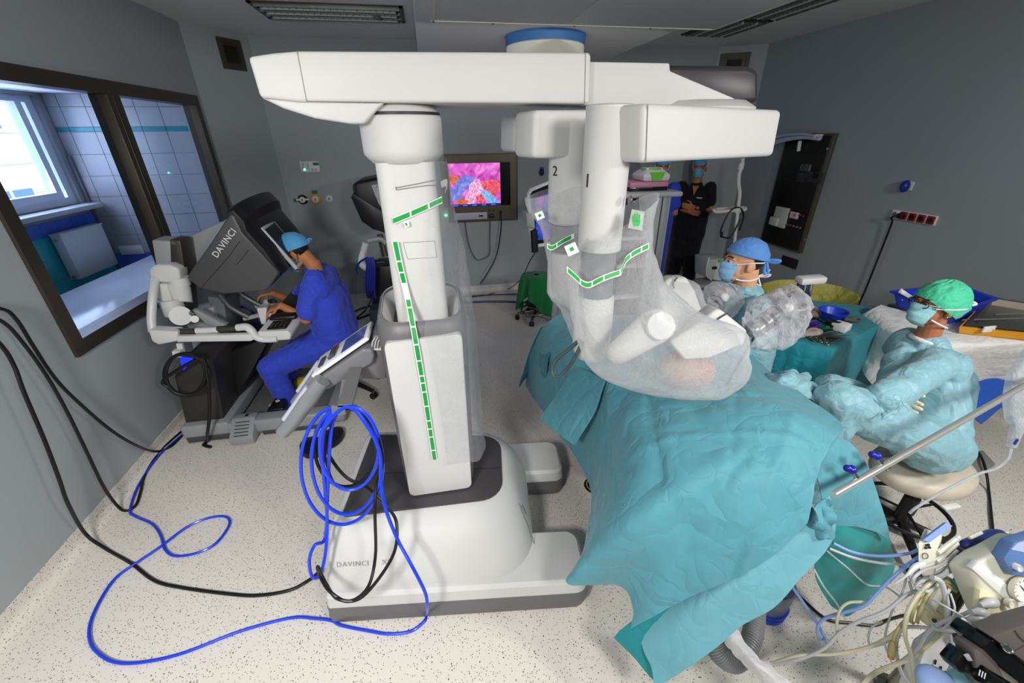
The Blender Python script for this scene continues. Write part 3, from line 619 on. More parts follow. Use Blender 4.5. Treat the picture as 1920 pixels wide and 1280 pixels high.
def foot(v0, v1, nm, u0):
    mk(nm+'_bumper', loft([rrect(u0, 1.27, v0+.006, v1-.006, .012, .02, .07), rrect(u0-.005, 1.28, v0, v1, .06, .02, .07), rrect(u0-.005, 1.28, v0, v1, .064, .02, .07), rrect(u0-.003, 1.277, v0+.003, v1-.003, .07, .02, .07), rrect(u0-.003, 1.277, v0+.003, v1-.003, .125, .02, .07)]), M_rg, cart, smooth=40)
    mk(nm, loft([rrect(u0, 1.274, v0+.005, v1-.005, .124, .02, .07), rrect(u0+.002, 1.265, v0+.012, v1-.012, .185, .02, .07), rrect(u0+.006, 1.25, v0+.03, v1-.03, .2, .02, .06)]), M_rw, cart, smooth=28)
foot(0, .33, 'front_leg', 0); foot(.74, 1.07, 'rear_leg', 0)
mk('base_bumper', loft([rrect(.0, .98, .05, 1.02, .03, .03, .2), rrect(.0, .98, .05, 1.02, .125, .03, .2)]), M_rg, cart)
cover = mk('base_cover', loft([rrect(.004, 1.03, .035, 1.035, .10, .03, .26), rrect(.004, 1.02, .045, 1.025, .20, .03, .26), rrect(.008, .99, .075, .995, .30, .04, .27), rrect(.014, .955, .115, .955, .40, .05, .28, .02), rrect(.02, .93, .15, .92, .445, .05, .26, .03), rrect(.035, .90, .19, .88, .475, .05, .22, .05), rrect(.045, .885, .205, .865, .482, .05, .2, .06)]), M_rw, cart, smooth=50)
mk('deck', loft([rrect(.07, .865, .225, .845, .470, .03, .13, .055), rrect(.07, .865, .225, .845, .489, .03, .13, .055), rrect(.076, .858, .232, .838, .492, .03, .13, .055)]), M_rd, cover, smooth=30)
mk('deck_seam', ribbon([P2(.072, .5, .4935), P2(.86, .5, .4935)], V2*.0015, .001, 2), M_ink, cover)
# access hatch on the round end
for nm, m_, dd in (('hatch_seam', M_seam, .0),):
    def Q(u, v, z): return P2(u, v, z)
    mk(nm, tube([Q(.952, .33, .40), Q(.975, .30, .33), Q(1.0, .28, .27), Q(1.02, .24, .21), Q(1.035, .22, .14)], .0025, 6, 4), m_, cover)
    mk('hatch_latch', tube([Q(.965, .35, .36), Q(.985, .34, .30)], .006, 8, 3), M_seam, cover)
Xd = P2(1, .09, .3)-P2(0, .09, .3); fn = np.array([-.1, -.95, .3])
up_face = P2(.3, .115, .40)-P2(.3, .075, .30)
words('lettering', 'DAVINCI  |  Xi', 0.034, P2(.06, .0795, .318), Xd, up_face, M_logo, cover, spacing=1.15)
# telescopic column
CX, CY = -0.088, 1.83
def rring(cx, cy, w, d, z, r, k=6, sk=0.0):
    pts = []
    for sx, sy_, a0 in ((-1, -1, 180), (1, -1, 270), (1, 1, 0), (-1, 1, 90)):
        for i in range(k): a = math.radians(a0+90*i/(k-1)); x = cx+sx*(w/2-r)+r*math.cos(a); y = cy+sy_*(d/2-r)+r*math.sin(a); pts.append((x, y, z+sk*(y-cy)))
    return pts
shell = mk('column_shell', loft([rring(CX, CY, .36, .37, .485, .10), rring(CX, CY, .37, .38, .6, .10), rring(CX, CY, .385, .39, 1.25, .10), rring(CX, CY, .39, .39, 1.40, .10, sk=.12), rring(CX, CY, .375, .375, 1.462, .10, sk=.16), rring(CX, CY, .34, .34, 1.475, .09, sk=.16), rring(CX, CY, .30, .31, 1.45, .08, sk=.16), rring(CX, CY, .26, .27, 1.38, .06, sk=.12)]), M_rg, cart, smooth=50)
mk('column_collar', loft([rring(CX, CY, .345, .345, 1.4775, .09, sk=.16), rring(CX, CY, .30, .31, 1.452, .08, sk=.16), rring(CX, CY, .262, .272, 1.385, .06, sk=.12)], cap=False), M_rw, shell, smooth=60)
yf = CY-.195
pan = []
for x, z in ((-.245, .505), (.072, .505), (.078, 1.39), (-.250, 1.375)): pan.append((x, z))
def rpoly(pts, r, k=5):
    out = []; n = len(pts)
    for i in range(n):
        p0, p, p1 = np.array(pts[i-1], float), np.array(pts[i], float), np.array(pts[(i+1) % n], float)
        a = (p0-p)/np.linalg.norm(p0-p); c = (p1-p)/np.linalg.norm(p1-p)
        for t in np.linspace(0, 1, k): out.append((1-t)**2*(p+a*r)+2*t*(1-t)*p+t*t*(p+c*r))
    return np.array(out)
rp = rpoly(pan, .03)
mk('column_front_panel', prism([(x, yf-.016-.012*(1-((x+.086)/.17)**2), z) for x, z in rp], (0, .05, 0)), M_rw, cart, bevel=.006, seg=3, bev_ang=50)
up = mk('upper_column', loft([rring(CX+.005, CY, .222, .22, 1.30, .04), rring(CX+.005, CY, .222, .22, 2.06, .04)]), M_rw, cart, smooth=50)
mk('access_panel', prism([(x, CY-.1115, z) for x, z in rpoly([(-.115, 1.70), (.0, 1.70), (-.002, 1.765), (-.125, 1.765)], .008)], (0, .002, 0)), M_rw, up)
mk('access_panel_seam', tube([(x, CY-.111, z) for x, z in [(-.116, 1.699), (.001, 1.699), (-.001, 1.766), (-.126, 1.766)]], .001, 5, 1, closed=True), M_seam, up)
jr = mk('boom_swivel', lathe([(.10, 2.052), (.122, 2.055), (.150, 2.085), (.152, 2.10), (.152, 2.205), (.148, 2.215), (.12, 2.235)], (CX+.003, CY, 0), 44), M_rw, cart, smooth=40)
mk('swivel_gap', lathe([(.147, 2.212), (.1475, 2.220), (.147, 2.226)], (CX+.003, CY, 0), 44), M_ink, jr)
mk('swivel_hood', lathe([(.146, 2.224), (.13, 2.245), (.09, 2.27), (.02, 2.28)], (CX+.003, CY, 0), 44), M_rw, jr, smooth=50)
YBm = 1.655
def bpoly(pts, y, r=None): 
    return [tuple(ony(px, py, y)) for px, py in pts]
boom = mk('boom', prism(bpoly([(464, 106), (510, 99), (558, 95), (1104, 98), (1109, 101), (1106, 194), (560, 191), (487, 183)], YBm), (0, .36, 0)), M_rw, cart, bevel=.012, seg=3, bev_ang=35)
mk('boom_underside', prism(bpoly([(487, 182), (560, 189), (722, 190), (700, 212), (682, 232), (655, 232), (590, 222), (530, 203)], YBm+.014), (0, .332, 0)), M_rw, boom, bevel=.01, seg=3, bev_ang=35)
sp1 = bpoly([(557, 95), (575, 190)], YBm-.0006); mk('boom_seam', tube(sp1, .0012, 5, 1), M_seam, boom)
sp1 = bpoly([(1098, 99), (1096, 194)], YBm-.0006); mk('boom_seam', tube(sp1, .0012, 5, 1), M_seam, boom)
sp1 = bpoly([(575, 190), (715, 192)], YBm+.004); mk('boom_seam', tube(sp1, .0012, 5, 1), M_seam, boom)
ext = mk('boom_extension', prism(bpoly([(1095, 115), (1256, 118), (1257, 133), (1380, 185), (1330, 197), (1095, 197)], 1.70), (0, .27, 0)), M_rw, cart, bevel=.006)
dkp = bpoly([(1240, 121), (1405, 123), (1424, 131), (1424, 192), (1390, 195), (1240, 195)], 1.715)
mk('boom_end_cover', prism(dkp, (0, .24, 0)), M_rdk, cart, bevel=.02, seg=3)
hc = ony(1300, 192, 1.835)
mk('arm_hub', lathe([(.05, 2.175), (.13, 2.18), (.235, 2.215), (.24, 2.235), (.2, 2.26), (.05, 2.27)], (hc[0], 1.835, 0), 40), M_rw, cart, smooth=40)
# ------------------------------------------------------------------ arms
def vplane(A, B):  # vertical plane through two room points
    d = np.array([B[0]-A[0], B[1]-A[1], 0.0]); d /= np.linalg.norm(d); return d, np.array([d[1], -d[0], 0.0])
def link(parent, nm, nearpt, d, px_poly, thick, bev=.02):
    n = np.array([d[1], -d[0], 0.0]); pts = [onplane(px, py, nearpt, n) for px, py in px_poly]
    return mk(nm, prism(pts, -n*thick), M_rw, parent, bevel=bev, seg=3, bev_ang=40)
A1 = ony(1222, 250, 1.27); B1 = ond(1467, 250, 1.56); d1, n1 = vplane(A1, B1)
a1 = mk('arm', cyl((.583, 1.42, 1.775), (.583, 1.42, 2.222), .0765, n=40), M_rw, cart, smooth=50)
mk('arm_top_cap', lathe([(.0765, 2.218), (.0775, 2.218), (.0775, 2.226), (.07, 2.230), (.0, 2.231)], (.583, 1.42, 0), 40), M_rw, a1, smooth=40)
link(a1, 'arm_link', A1, d1, [(1208, 193), (1468, 206), (1451, 293), (1204, 306)], .15, .018)
mk('arm_link_seam', loft([[tuple(onplane(px, py, A1, n1)+n1*o-d1*.0) for px, py in ((1214, 195), (1215.5, 195), (1211.5, 304), (1210, 304))] for o in (.0006, -.0006)]), M_seam, a1, smooth=None)
def arm_number(ch, c, r, px, py, size, par):
    th = None
    c = np.asarray(c, float); r_ = ray(px, py); # hit vertical cylinder
    a = r_[0]**2+r_[1]**2; b_ = 2*(r_[0]*(C0[0]-c[0])+r_[1]*(C0[1]-c[1])); cc = (C0[0]-c[0])**2+(C0[1]-c[1])**2-r*r
    t = (-b_-math.sqrt(max(b_*b_-4*a*cc, 0)))/(2*a); p = C0+r_*t; n = np.array([p[0]-c[0], p[1]-c[1], 0.0]); n /= np.linalg.norm(n)
    return words('arm_number', ch, size, p+n*.0015-np.array([0, 0, size*.35]), np.cross((0, 0, 1), n), (0, 0, 1), M_ink, par, .001, 'CENTER')
arm_number('1', (.583, 1.42), .0765, 1102, 338, .06, a1)
mk('arm_badge', tf(lathe([(0, 0), (.014, 0), (.014, .004), (.0, .005)], n=16), roty(math.pi/2) @ rotx(0), ond(1180, 375, 1.36)), M_steel, a1)
# segments under the sterile film
mk('arm_joint', cyl((.583, 1.42, 1.595), (.583, 1.42, 1.78), .064, n=36), mat('joint_grey', (120, 122, 126), .4), a1)
lowc = np.array([.583, 1.42])
mk('lower_arm', lathe([(.0, 1.322), (.035, 1.324), (.058, 1.335), (.073, 1.368), (.076, 1.42), (.073, 1.59), (.062, 1.602), (0, 1.603)], (lowc[0], lowc[1], 0), 36), M_rw, a1, smooth=60)
cs = ond(1116, 666, float(np.dot(np.array([.58, 1.350, 1.35])-C0, FW))); mk('chrome_slot', tube([cs+RT*x_+UP*(.10*x_*x_*60*0-.0)+UP*abs(x_)*.12-FW*.004*0 for x_ in (-.034, -.015, .01, .034)], .0065, 10, 4), M_chrome, a1)
e0, e1 = ond(1160, 660, 1.50), ond(1227, 612, 1.47)
mk('forearm', loft([[*ring] for ring in []]) if False else cap_seg(e0, e1, .044, .064, 28), M_rw, a1, smooth=60)
mk('elbow_disc', cyl(e1-FW*.062+np.array([0, .0, 0]), e1-FW*.070, .05, .046, 30), M_rw, a1, smooth=40)
def pwedge(nm, par, px_poly, depth, thick, m, bev=.015):
    pts = [ond(px, py, depth) for px, py in px_poly]; return mk(nm, prism(pts, (FW+np.array([0, 0, .3]))*thick), m, par, bevel=bev, seg=3, bev_ang=25)
pwedge('arm_wedge', a1, [(1255, 640), (1300, 612), (1343, 580), (1352, 580), (1402, 620), (1396, 645), (1330, 672), (1285, 675)], 1.62, .10, M_rw, .035)
mk('wedge_seam', tube([ond(1344, 600, 1.615), ond(1352, 594, 1.612), ond(1364, 587, 1.615)], .003, 6, 4), M_ink, a1)
# second arm
A2 = ond(1016, 250, 1.50); d2 = np.array([.96, .28, 0]); d2 /= np.linalg.norm(d2)
c2 = ond(1066, 300, 1.66)
a2 = mk('arm', lathe([(.0, 1.80), (.05, 1.802), (.075, 1.82), (.078, 1.86), (.078, 2.2), (.0, 2.2)], (c2[0], c2[1], 0), 40), M_rw, cart, smooth=50)
link(a2, 'arm_link', A2, d2, [(1003, 206), (1150, 205), (1150, 296), (1000, 297)], .16, .02)
arm_number('2', (c2[0], c2[1]), .078, 1041, 320, .052, a2)
mk('arm_joint', cyl((c2[0], c2[1], 1.70), (c2[0], c2[1], 1.805), .062, n=32), mat('joint_grey', (1, 1, 1)), a2)
mk('lower_arm', lathe([(.0, 1.45), (.05, 1.46), (.072, 1.5), (.072, 1.69), (.0, 1.70)], (c2[0], c2[1], 0), 32), M_rw, a2, smooth=60)
mk('forearm', cap_seg((c2[0], c2[1], 1.52), ond(1120, 590, 1.9), .06, .06, 22), M_rw, a2, smooth=60)
A3 = ond(972, 250, 1.95)
link(cart, 'rear_arm_link', A3, d2, [(964, 217), (1010, 217), (1010, 285), (962, 285)], .15, .02)
for k, px in ((3, 1140),):
    c3 = ond(px, 300, 1.95+.1*(k-3)); mk('rear_arm', cap_seg((c3[0], c3[1], 1.55), (c3[0], c3[1], 2.18), .07, .072, 24), M_rw, cart, smooth=60)
w2_ = pwedge('rear_arm_wedge', cart, [(1235, 540), (1254, 521), (1288, 519), (1304, 545), (1326, 605), (1300, 660), (1250, 650)], 1.88, .10, M_rw)
mk('wedge_seam', tube([ond(1264, 541, 1.872), ond(1263, 530, 1.872), ond(1270, 520, 1.872)], .003, 6, 4), M_ink, w2_)
# instrument carriages (metal, wrapped in film)
M_car = mat('carriage_metal', (150, 152, 158), .3, .6); M_card = mat('carriage_dark', (62, 62, 68), .35, .3)
def carriage(p0, p1, r, par):
    p0, p1 = np.asarray(p0), np.asarray(p1); L = p1-p0
    c = mk('instrument_carriage', cap_seg(p0, p1, r, r*1.05, 20), M_car, par, smooth=50)
    for t in (.12, .3, .48): mk('carriage_band', cyl(p0+L*t-L*.03, p0+L*t+L*.03, r*1.06, n=20), M_card, c)
    s = p0+L*.68-FW*r; mk('carriage_button', ell(s, (.02, .02, .02), 12, 8), M_white, c)
    mk('instrument_shaft', cyl(p0+L*.1+np.array([0, 0, -.02]), p0+L*.1+np.array([-.10, -.02, -.26]), .005, n=8), M_card, c)
carriage(ond(1415, 618, 1.72), ond(1492, 560, 1.80), .035, cart)
carriage(ond(1325, 585, 1.95), ond(1362, 548, 2.0), .04, cart)
# ------------------------------------------------------------------ helm at the rear of the cart
YH = 1.70
M_hl = mat('helm_grey', (112, 113, 118), .35)
helm = mk('helm', prism(bpoly([(653, 712), (725, 712), (720, 628), (700, 628), (690, 655), (650, 690)], YH+.04), (0, .22, 0)), M_rg, cart, bevel=.015)
for k in range(4): mk('helm_rib', tube([ony(697+k*5.5, 652, YH+.036), ony(699+k*5.5, 640, YH+.036), ony(704+k*5, 632, YH+.036)], .003, 6, 3), mat('rib_light', (190, 190, 192), .4), helm)
mk('helm_strip', prism(bpoly([(690, 654), (716, 653), (716, 656), (690, 657)], YH+.034), (0, .006, 0)), M_white, helm)
body = bpoly([(586, 718), (680, 654), (697, 655), (702, 668), (698, 682), (612, 733), (602, 722)], YH)
pn = mk('control_panel', prism(body, (0, .20, 0)), M_hl, cart, bevel=.012, seg=3)
A_, B_ = ony(589, 713, YH), ony(690, 643, YH); ax = (B_-A_)/np.linalg.norm(B_-A_); nz = np.array([-ax[2], 0, ax[0]])
def pface(u0, u1, v0, v1, h0, h1):
    L = np.linalg.norm(B_-A_); q = [A_+ax*L*u+np.array([0, v, 0])+nz*h0 for u, v in ((u0, v0), (u1, v0), (u1, v1), (u0, v1))]
    return prism(q, nz*(h1-h0))
mk('panel_face', pface(0, 1.04, .008, .19, .006, .022), mat('panel_face_white', (222, 222, 228), .3), pn, bevel=.004)
mk('touch_screen', pface(.55, .97, .03, .165, .0222, .0245), mat('touch_screen', (40, 52, 96), .15, emit=(70, 90, 160, .25)), pn)
b_ = mk('key_switch', pface(.30, .42, .05, .15, .0222, .034), mat('switch_dark', (60, 60, 66), .3), pn, bevel=.004)
mk('red_button', pface(.31, .40, .152, .182, .0222, .030), mat('red_paint', (1, 1, 1)), pn)
mk('port_block', pface(.12, .20, .04, .12, .0222, .030), mat('switch_dark', (1, 1, 1)), pn)
for yy in (YH-.03, YH+.2):
    g0, g1 = ony(533, 803, YH), ony(607, 706, YH); off = np.array([0, yy-YH, 0])
    hd = mk('drive_handle', tube([g0+off, g0*.75+g1*.25+off-nz*.004, g0*.35+g1*.65+off, g1+off], [.030, .036, .040, .034], 16, 6), mat('handle_grey', (132, 134, 140), .3, .2), cart, smooth=60)
    mk('grip_inset', tube([g0*.8+g1*.2+off+nz*.030-np.array([0, .01, 0]), g0*.2+g1*.8+off+nz*.034-np.array([0, .01, 0])], .012, 8, 2), mat('handle_light', (176, 180, 196), .3), hd)
arm_ = mk('cable_bracket', prism(bpoly([(640, 712), (663, 714), (658, 768), (633, 764)], YH-.02), (0, .04, 0)), M_hl, cart, bevel=.004)
hk = mk('cable_hook', join(prism(bpoly([(621, 761), (646, 760), (648, 777), (623, 779)], YH-.29), (0, .006, 0)), prism(bpoly([(633, 758), (660, 757), (660, 762), (633, 763)], YH-.29), (0, .29, 0))), M_rg, arm_, smooth=None)
# sterile film and green tape on the column
M_film = film('sterile_film', (225, 226, 232), base=.10, edge=.62, wr=10)
M_filmw = film('sterile_film_milky', (232, 233, 236), base=.20, edge=.85, rough=.12, wr=9)
M_tape = mat('green_tape', (16, 152, 62), .45); M_tapew = mat('tape_white', (232, 234, 232), .5)
rows = []
for pyt, (xa, xb, bulge, ya, yb) in {300: (.0, .026, .05, 1.712, 1.93), 380: (-.02, .03, .055, 1.71, 1.93), 470: (-.05, .04, .075, 1.70, 1.93), 560: (-.06, .06, .075, 1.66, 1.94), 620: (-.08, .085, .06, 1.61, 1.95), 720: (-.06, .10, .05, 1.61, 1.95), 800: (-.05, .11, .045, 1.61, 1.95), 845: (-.05, .11, .05, 1.608, 1.95)}.items():
    z = ony(850, pyt, 1.70)[2]
    rows.append([(xa, ya-.010, z), (xa*.4+xb*.6, ya-.014, z+.004), (xb+.004, ya-.006, z), (xb+bulge, ya+.09, z-.01), (xb+bulge*1.05, ya+.19, z), (xb+.02, yb+.02, z)])
mk('sterile_film', sheet(rows, 5, lambda p, u, v: .006*fold(p, 14, 3)), M_film, cart, smooth=80)
def tapes(path_px, y_of, par, w=.0085, gaps=(.16,), seed=0, dvec=(1, 0, 0), y_off=.004):
    P = crom([ony(px, py, y_of(py)) -np.array([0, y_off, 0]) for px, py in path_px], 30); s = np.concatenate([[0], np.cumsum(np.linalg.norm(np.diff(P, axis=0), axis=1))]); L = s[-1]
    at = lambda t: np.array([np.interp(t, s, P[:, k]) for k in range(3)])
    mk('tape_backing', ribbon([at(t) for t in np.linspace(0, L, 14)], np.asarray(dvec, float)*(w+.0035), .0008, 2), M_tapew, par, smooth=None)
    rnd = random.Random(seed); t = 0.0
    while t < L-.01:
        l = rnd.choice((.07, .075, .04, .03)); e = min(t+l, L)
        mk('green_tape', ribbon([at(x)-np.array([0, .0012, 0]) for x in np.linspace(t, e, 4)], np.asarray(dvec, float)*w, .0008, 2), M_tape, par, smooth=None); t = e+.007
yc = lambda py: 1.712 if py < 560 else (1.712-.095*(py-560)/60 if py < 620 else 1.617)
tapes([(741, 452), (751, 500), (762, 545), (771, 590), (780, 640), (792, 710), (803, 780), (815, 858)], yc, cart, seed=4, y_off=.012)
tapes([(737, 414), (785, 394), (829, 374)], yc, cart, w=.009, seed=2, dvec=(0, 0, 1), y_off=.005)
tg = mk('film_tag', prism(bpoly([(757, 417), (766, 415), (768, 424), (759, 426)], 1.70), (0, .001, 0)), M_tapew, cart); mk('tag_print', prism(bpoly([(759, 418), (763, 418), (764, 423), (761, 423)], 1.698), (0, .0008, 0)), M_tape, tg)
mk('film_flap', sheet([[ony(826, 340, 1.70), ony(838, 336, 1.69), ony(839, 352, 1.69)], [ony(828, 352, 1.70), ony(836, 350, 1.68), ony(834, 362, 1.69)]], 4, th=.001), film('sterile_film_flap', (220, 224, 222), base=.45, edge=.8), cart)
for q in [[(743, 352), (790, 343), (820, 336)], [(743, 356), (790, 349), (822, 346)], [(742, 350), (743, 356)]]: mk('film_crease', tube([ony(px, py, 1.7165) for px, py in q], .0016, 6, 3), M_seam, cart)
lt = ony(834, 404, 1.78); mk('film_pouch', sheet([[ony(696, 347, 1.98), ony(712, 345, 1.98), ony(718, 352, 1.98)], [ony(706, 375, 1.97), ony(716, 372, 1.96), ony(724, 380, 1.97)], [ony(718, 395, 1.98), ony(724, 396, 1.98), ony(728, 398, 1.98)]], 5, lambda p, u, v: .006*fold(p, 60, 1)), film('pouch_film', (225, 225, 235), base=.35, edge=.9, rough=.08, wr=60), cart, smooth=80)
# film bags on the arms
def bag(nm, rings, m, par, seed=0.0, amp=.012, n=44, sub=5, cap_end=True, sx=8.0):
    Fh = np.array([FW[0], FW[1], 0.0]); Fh /= np.linalg.norm(Fh); rs = []
    ctr = []
    for (lx, ly), (rx, ry), d, th in rings:
        L, R_ = ond(lx, ly, d), ond(rx, ry, d); ctr.append(np.concatenate([(L+R_)/2, (R_-L)/2, Fh*th]))
    for c in crom(np.array(ctr), sub):
        t = np.linspace(0, 2*math.pi, n, endpoint=False)
        ring = c[:3]+np.outer(np.cos(t), c[3:6])+np.outer(np.sin(t), c[6:9])
        o = c[:3]
        ring = np.array([p+(p-o)/(np.linalg.norm(p-o)+1e-9)*amp*(fold(p, sx, seed)+.5*fold(p, sx*2.7, seed+5)-.9) for p in ring]); rs.append(ring)
    V, F = loft(rs, cap=False)
    if cap_end: k = len(rs)-1; F = F+[tuple(range(k*n, (k+1)*n))]
    return mk(nm, (V, F), m, par, smooth=60)
bag('sterile_bag', [((1098, 452), (1233, 362), 1.42, .10), ((1076, 486), (1224, 415), 1.42, .11), ((1064, 520), (1224, 470), 1.43, .12), ((1070, 580), (1252, 535), 1.46, .13), ((1088, 655), (1320, 590), 1.50, .14), ((1120, 700), (1395, 620), 1.54, .14), ((1190, 728), (1405, 652), 1.57, .13), ((1290, 738), (1400, 690), 1.6, .1), ((1345, 738), (1388, 708), 1.62, .05)], M_filmw, a1, 1.0, .010)
def bagtape(px, d_of, par, seed):
    P = crom([ond(x, y, d_of(x)) for x, y in px], 16); s = np.concatenate([[0], np.cumsum(np.linalg.norm(np.diff(P, axis=0), axis=1))]); L = s[-1]; at = lambda t: np.array([np.interp(t, s, P[:, k]) for k in range(3)])
    mk('tape_backing', ribbon([at(t) for t in np.linspace(0, L, 16)], UP*.0098, .0006, 2), M_tapew, par, smooth=None); t = 0.004; rnd = random.Random(seed)
    while t < L-.008:
        e = min(t+rnd.choice((.05, .06, .035)), L-.003); mk('green_tape', ribbon([at(x)-FW*.001 for x in np.linspace(t, e, 5)], UP*.0068, .0006, 2), M_tape, par, smooth=None); t = e+.005
bagtape([(1063, 505), (1078, 518), (1092, 531), (1105, 534), (1130, 522), (1160, 511), (1166, 508), (1172, 489), (1190, 474), (1217, 461)], lambda x: 1.285+.00012*abs(x-1130), a1, 3)
bag('sterile_bag', [((984, 372), (1100, 338), 1.70, .09), ((992, 395), (1098, 385), 1.70, .1), ((1012, 430), (1096, 425), 1.72, .1), ((1026, 475), (1100, 470), 1.74, .1), ((1035, 540), (1110, 520), 1.78, .1), ((1052, 590), (1120, 580), 1.82, .1), ((1078, 640), (1140, 620), 1.86, .08)], M_filmw, a2, 4.0, .012)
bagtape([(1026, 461), (1036, 464), (1056, 452), (1076, 442)], lambda x: 1.60, a2, 5)
bag('sterile_bag', [((1218, 560), (1262, 517), 1.9, .08), ((1232, 600), (1310, 535), 1.92, .09), ((1262, 640), (1330, 600), 1.92, .09), ((1280, 670), (1340, 640), 1.92, .07)], M_filmw, w2_, 6.0, .008)
M_filmc = film('carriage_film', (238, 238, 244), base=.16, edge=.95, rough=.07, wr=22)
bag('carriage_bag', [((1392, 600), (1412, 655), 1.70, .06), ((1412, 575), (1440, 652), 1.73, .08), ((1440, 556), (1478, 640), 1.76, .09), ((1470, 540), (1505, 605), 1.79, .08), ((1494, 537), (1515, 570), 1.8, .05), ((1506, 545), (1511, 556), 1.8, .02)], M_filmc, cart, 2.0, .028, sx=16)
bag('carriage_bag', [((1316, 560), (1325, 605), 1.94, .05), ((1330, 538), (1352, 602), 1.96, .07), ((1352, 530), (1380, 580), 1.98, .07), ((1374, 534), (1392, 560), 2.0, .04), ((1386, 536), (1392, 545), 2.0, .015)], M_filmc, cart, 3.0, .022, sx=18)
for q, s_ in (((1012, 404), .9), ((1072, 467), 1.1)):
    d_ = 1.56 if q[0] < 1050 else 1.30; c_ = ond(*q, d_); u_ = (RT*.8+UP*.35)*.012*s_*1.6; v_ = (UP*.8-RT*.35)*.011*s_*1.6
    tg = mk('bag_tag', prism([c_-u_-v_, c_+u_-v_, c_+u_+v_, c_-u_+v_], FW*.001), M_tapew, a1); mk('tag_print', prism([c_-u_*.3-v_*.4-FW*.001, c_+u_*.4-v_*.3-FW*.001, c_+u_*.3+v_*.4-FW*.001, c_-u_*.4+v_*.3-FW*.001], FW*.0008), M_tape, tg)
c_ = ond(1193, 412, 1.31); lb = mk('bag_label', prism([c_+RT*x+UP*y for x, y in ((-.026, -.026), (.018, -.034), (.026, .026), (-.014, .034))], FW*.001), film('label_film', (226, 236, 226), base=.5, edge=.7), a1)
mk('glove_print', join(prism([c_-FW*.002+RT*x+UP*y for x, y in ((-.008, -.02), (.008, -.02), (.013, -.004), (-.011, -.004))], FW*.0006), *[prism([c_-FW*.002+RT*(x+dx)+UP*y for x, y in ((-.0025, -.006), (.0025, -.006), (.0022+dx*.25, h), (-.0018+dx*.25, h))], FW*.0006) for dx, h in ((-.009, .012), (-.004, .02), (.002, .021), (.008, .016))]), mat('print_green', (40, 176, 80), .5), lb, smooth=None)
# ================================================================== CABLES OF THE CART AND OF THE LEFT WALL
YC = 1.44
def hang(cx, cy_, rx, ry, y, ph=0.0, n=14, top=None, turns=1.0, drift=0.0):
    return [ony(cx+rx*math.sin(2*math.pi*turns*k/n+ph), cy_-ry*math.cos(2*math.pi*turns*k/n+ph), y+drift*k/n) for k in range(n+1)]
fl = lambda pts, z=.008: [onz(px, py, z) for px, py in pts]
blue = hang(641, 871, 77, 112, YC, 0.0, 14, drift=.02)[:-1]+hang(650, 862, 66, 102, YC-.02, 0.0, 14, drift=.02)[:-1]+hang(655, 840, 55, 78, YC-.035, 0, 12)[:-2]
blue += [ony(652, 762, YC-.03), ony(690, 800, YC-.05), ony(712, 850, YC-.06), ony(714, 900, YC-.08), ony(722, 950, YC-.12), ony(745, 1010, 1.30), ony(772, 1060, 1.22), ony(797, 1110, 1.18), ony(801, 1138, 1.18), onz(800, 1152, .022)]
blue += fl([(795, 1165), (770, 1183), (730, 1188), (690, 1182), (640, 1172)])
blue += [onz(622, 1163, .012)]+fl([(590, 1159), (545, 1158), (450, 1183), (330, 1228), (230, 1243), (180, 1220), (167, 1185), (180, 1140), (215, 1085), (260, 1052), (300, 1025), (350, 988), (390, 971), (422, 968), (430, 983), (405, 1018), (370, 1036), (330, 1042), (310, 1030), (301, 1003), (285, 982), (255, 968), (244, 955), (262, 905), (300, 852), (345, 812), (385, 778)], .014)
cable('coiled_cable', 'bright blue cable coiled on the robot hook and snaking across the floor', blue, .0075, M_bluc, sub=6)
b2 = [ony(640, 762, YC-.02), ony(612, 790, YC-.02), ony(604, 850, YC-.01), ony(613, 960, YC), ony(611, 1030, 1.40), ony(600, 1078, 1.36), ony(585, 1080, 1.37), ony(580, 1050, 1.36), ony(590, 1022, 1.38), ony(607, 1014, 1.42), ony(612, 985, 1.47), ony(615, 900, YC), ony(622, 800, YC+.01), ony(640, 764, YC+.02)]
cable('coiled_cable', 'short blue cable drop with a small side loop left of the robot base', b2, .0075, M_bluc)
k1 = hang(648, 838, 58, 74, YC+.01, 0.1, 12, drift=.03)[:-2]+[ony(660, 765, YC), ony(700, 800, YC-.03), ony(718, 862, YC-.04), ony(706, 905, YC-.06), ony(703, 960, YC-.12), ony(704, 1040, 1.30), ony(690, 1100, 1.22), ony(655, 1127, 1.21), ony(620, 1110, 1.25), ony(600, 1080, 1.33), ony(596, 1062, 1.36), ony(612, 1095, 1.3), ony(635, 1123, 1.22), ony(680, 1118, 1.21), ony(735, 1045, 1.26), ony(744, 985, 1.34), ony(728, 952, 1.40), ony(690, 915, 1.45), ony(650, 895, 1.48), ony(620, 858, 1.50), ony(604, 815, 1.52), ony(622, 775, 1.53), ony(642, 764, 1.54)]
cable('coiled_cable', 'black cable coiled on the robot hook looping down over the white base', k1, .0072, M_blkc)
cable('black_cable', 'thin black cable dropping from the coil behind the blue loops', [ony(612, 782, YC+.03), ony(608, 830, YC+.03), ony(613, 872, YC+.04), ony(630, 910, YC+.04), ony(660, 915, YC+.04), ony(700, 890, YC+.02)], .006, M_blkc)
def wallc(name, label, pts, r): return cable(name, label, pts, r, M_blkc, sub=8)
wx = lambda px, py, d: onx(px, py, XL+d)
wallc('hanging_cable', 'upper black cable curving down the left wall to the floor', [wx(-90, 570, .14), wx(0, 578, .14), wx(30, 598, .14), wx(62, 648, .13), wx(95, 698, .12), wx(130, 738, .11), wx(200, 800, .10), wx(250, 832, .09), onz(290, 846, .05), onz(318, 838, .014), onz(336, 822, .01), onz(352, 803, .01), onz(385, 770, .01)], .0085)
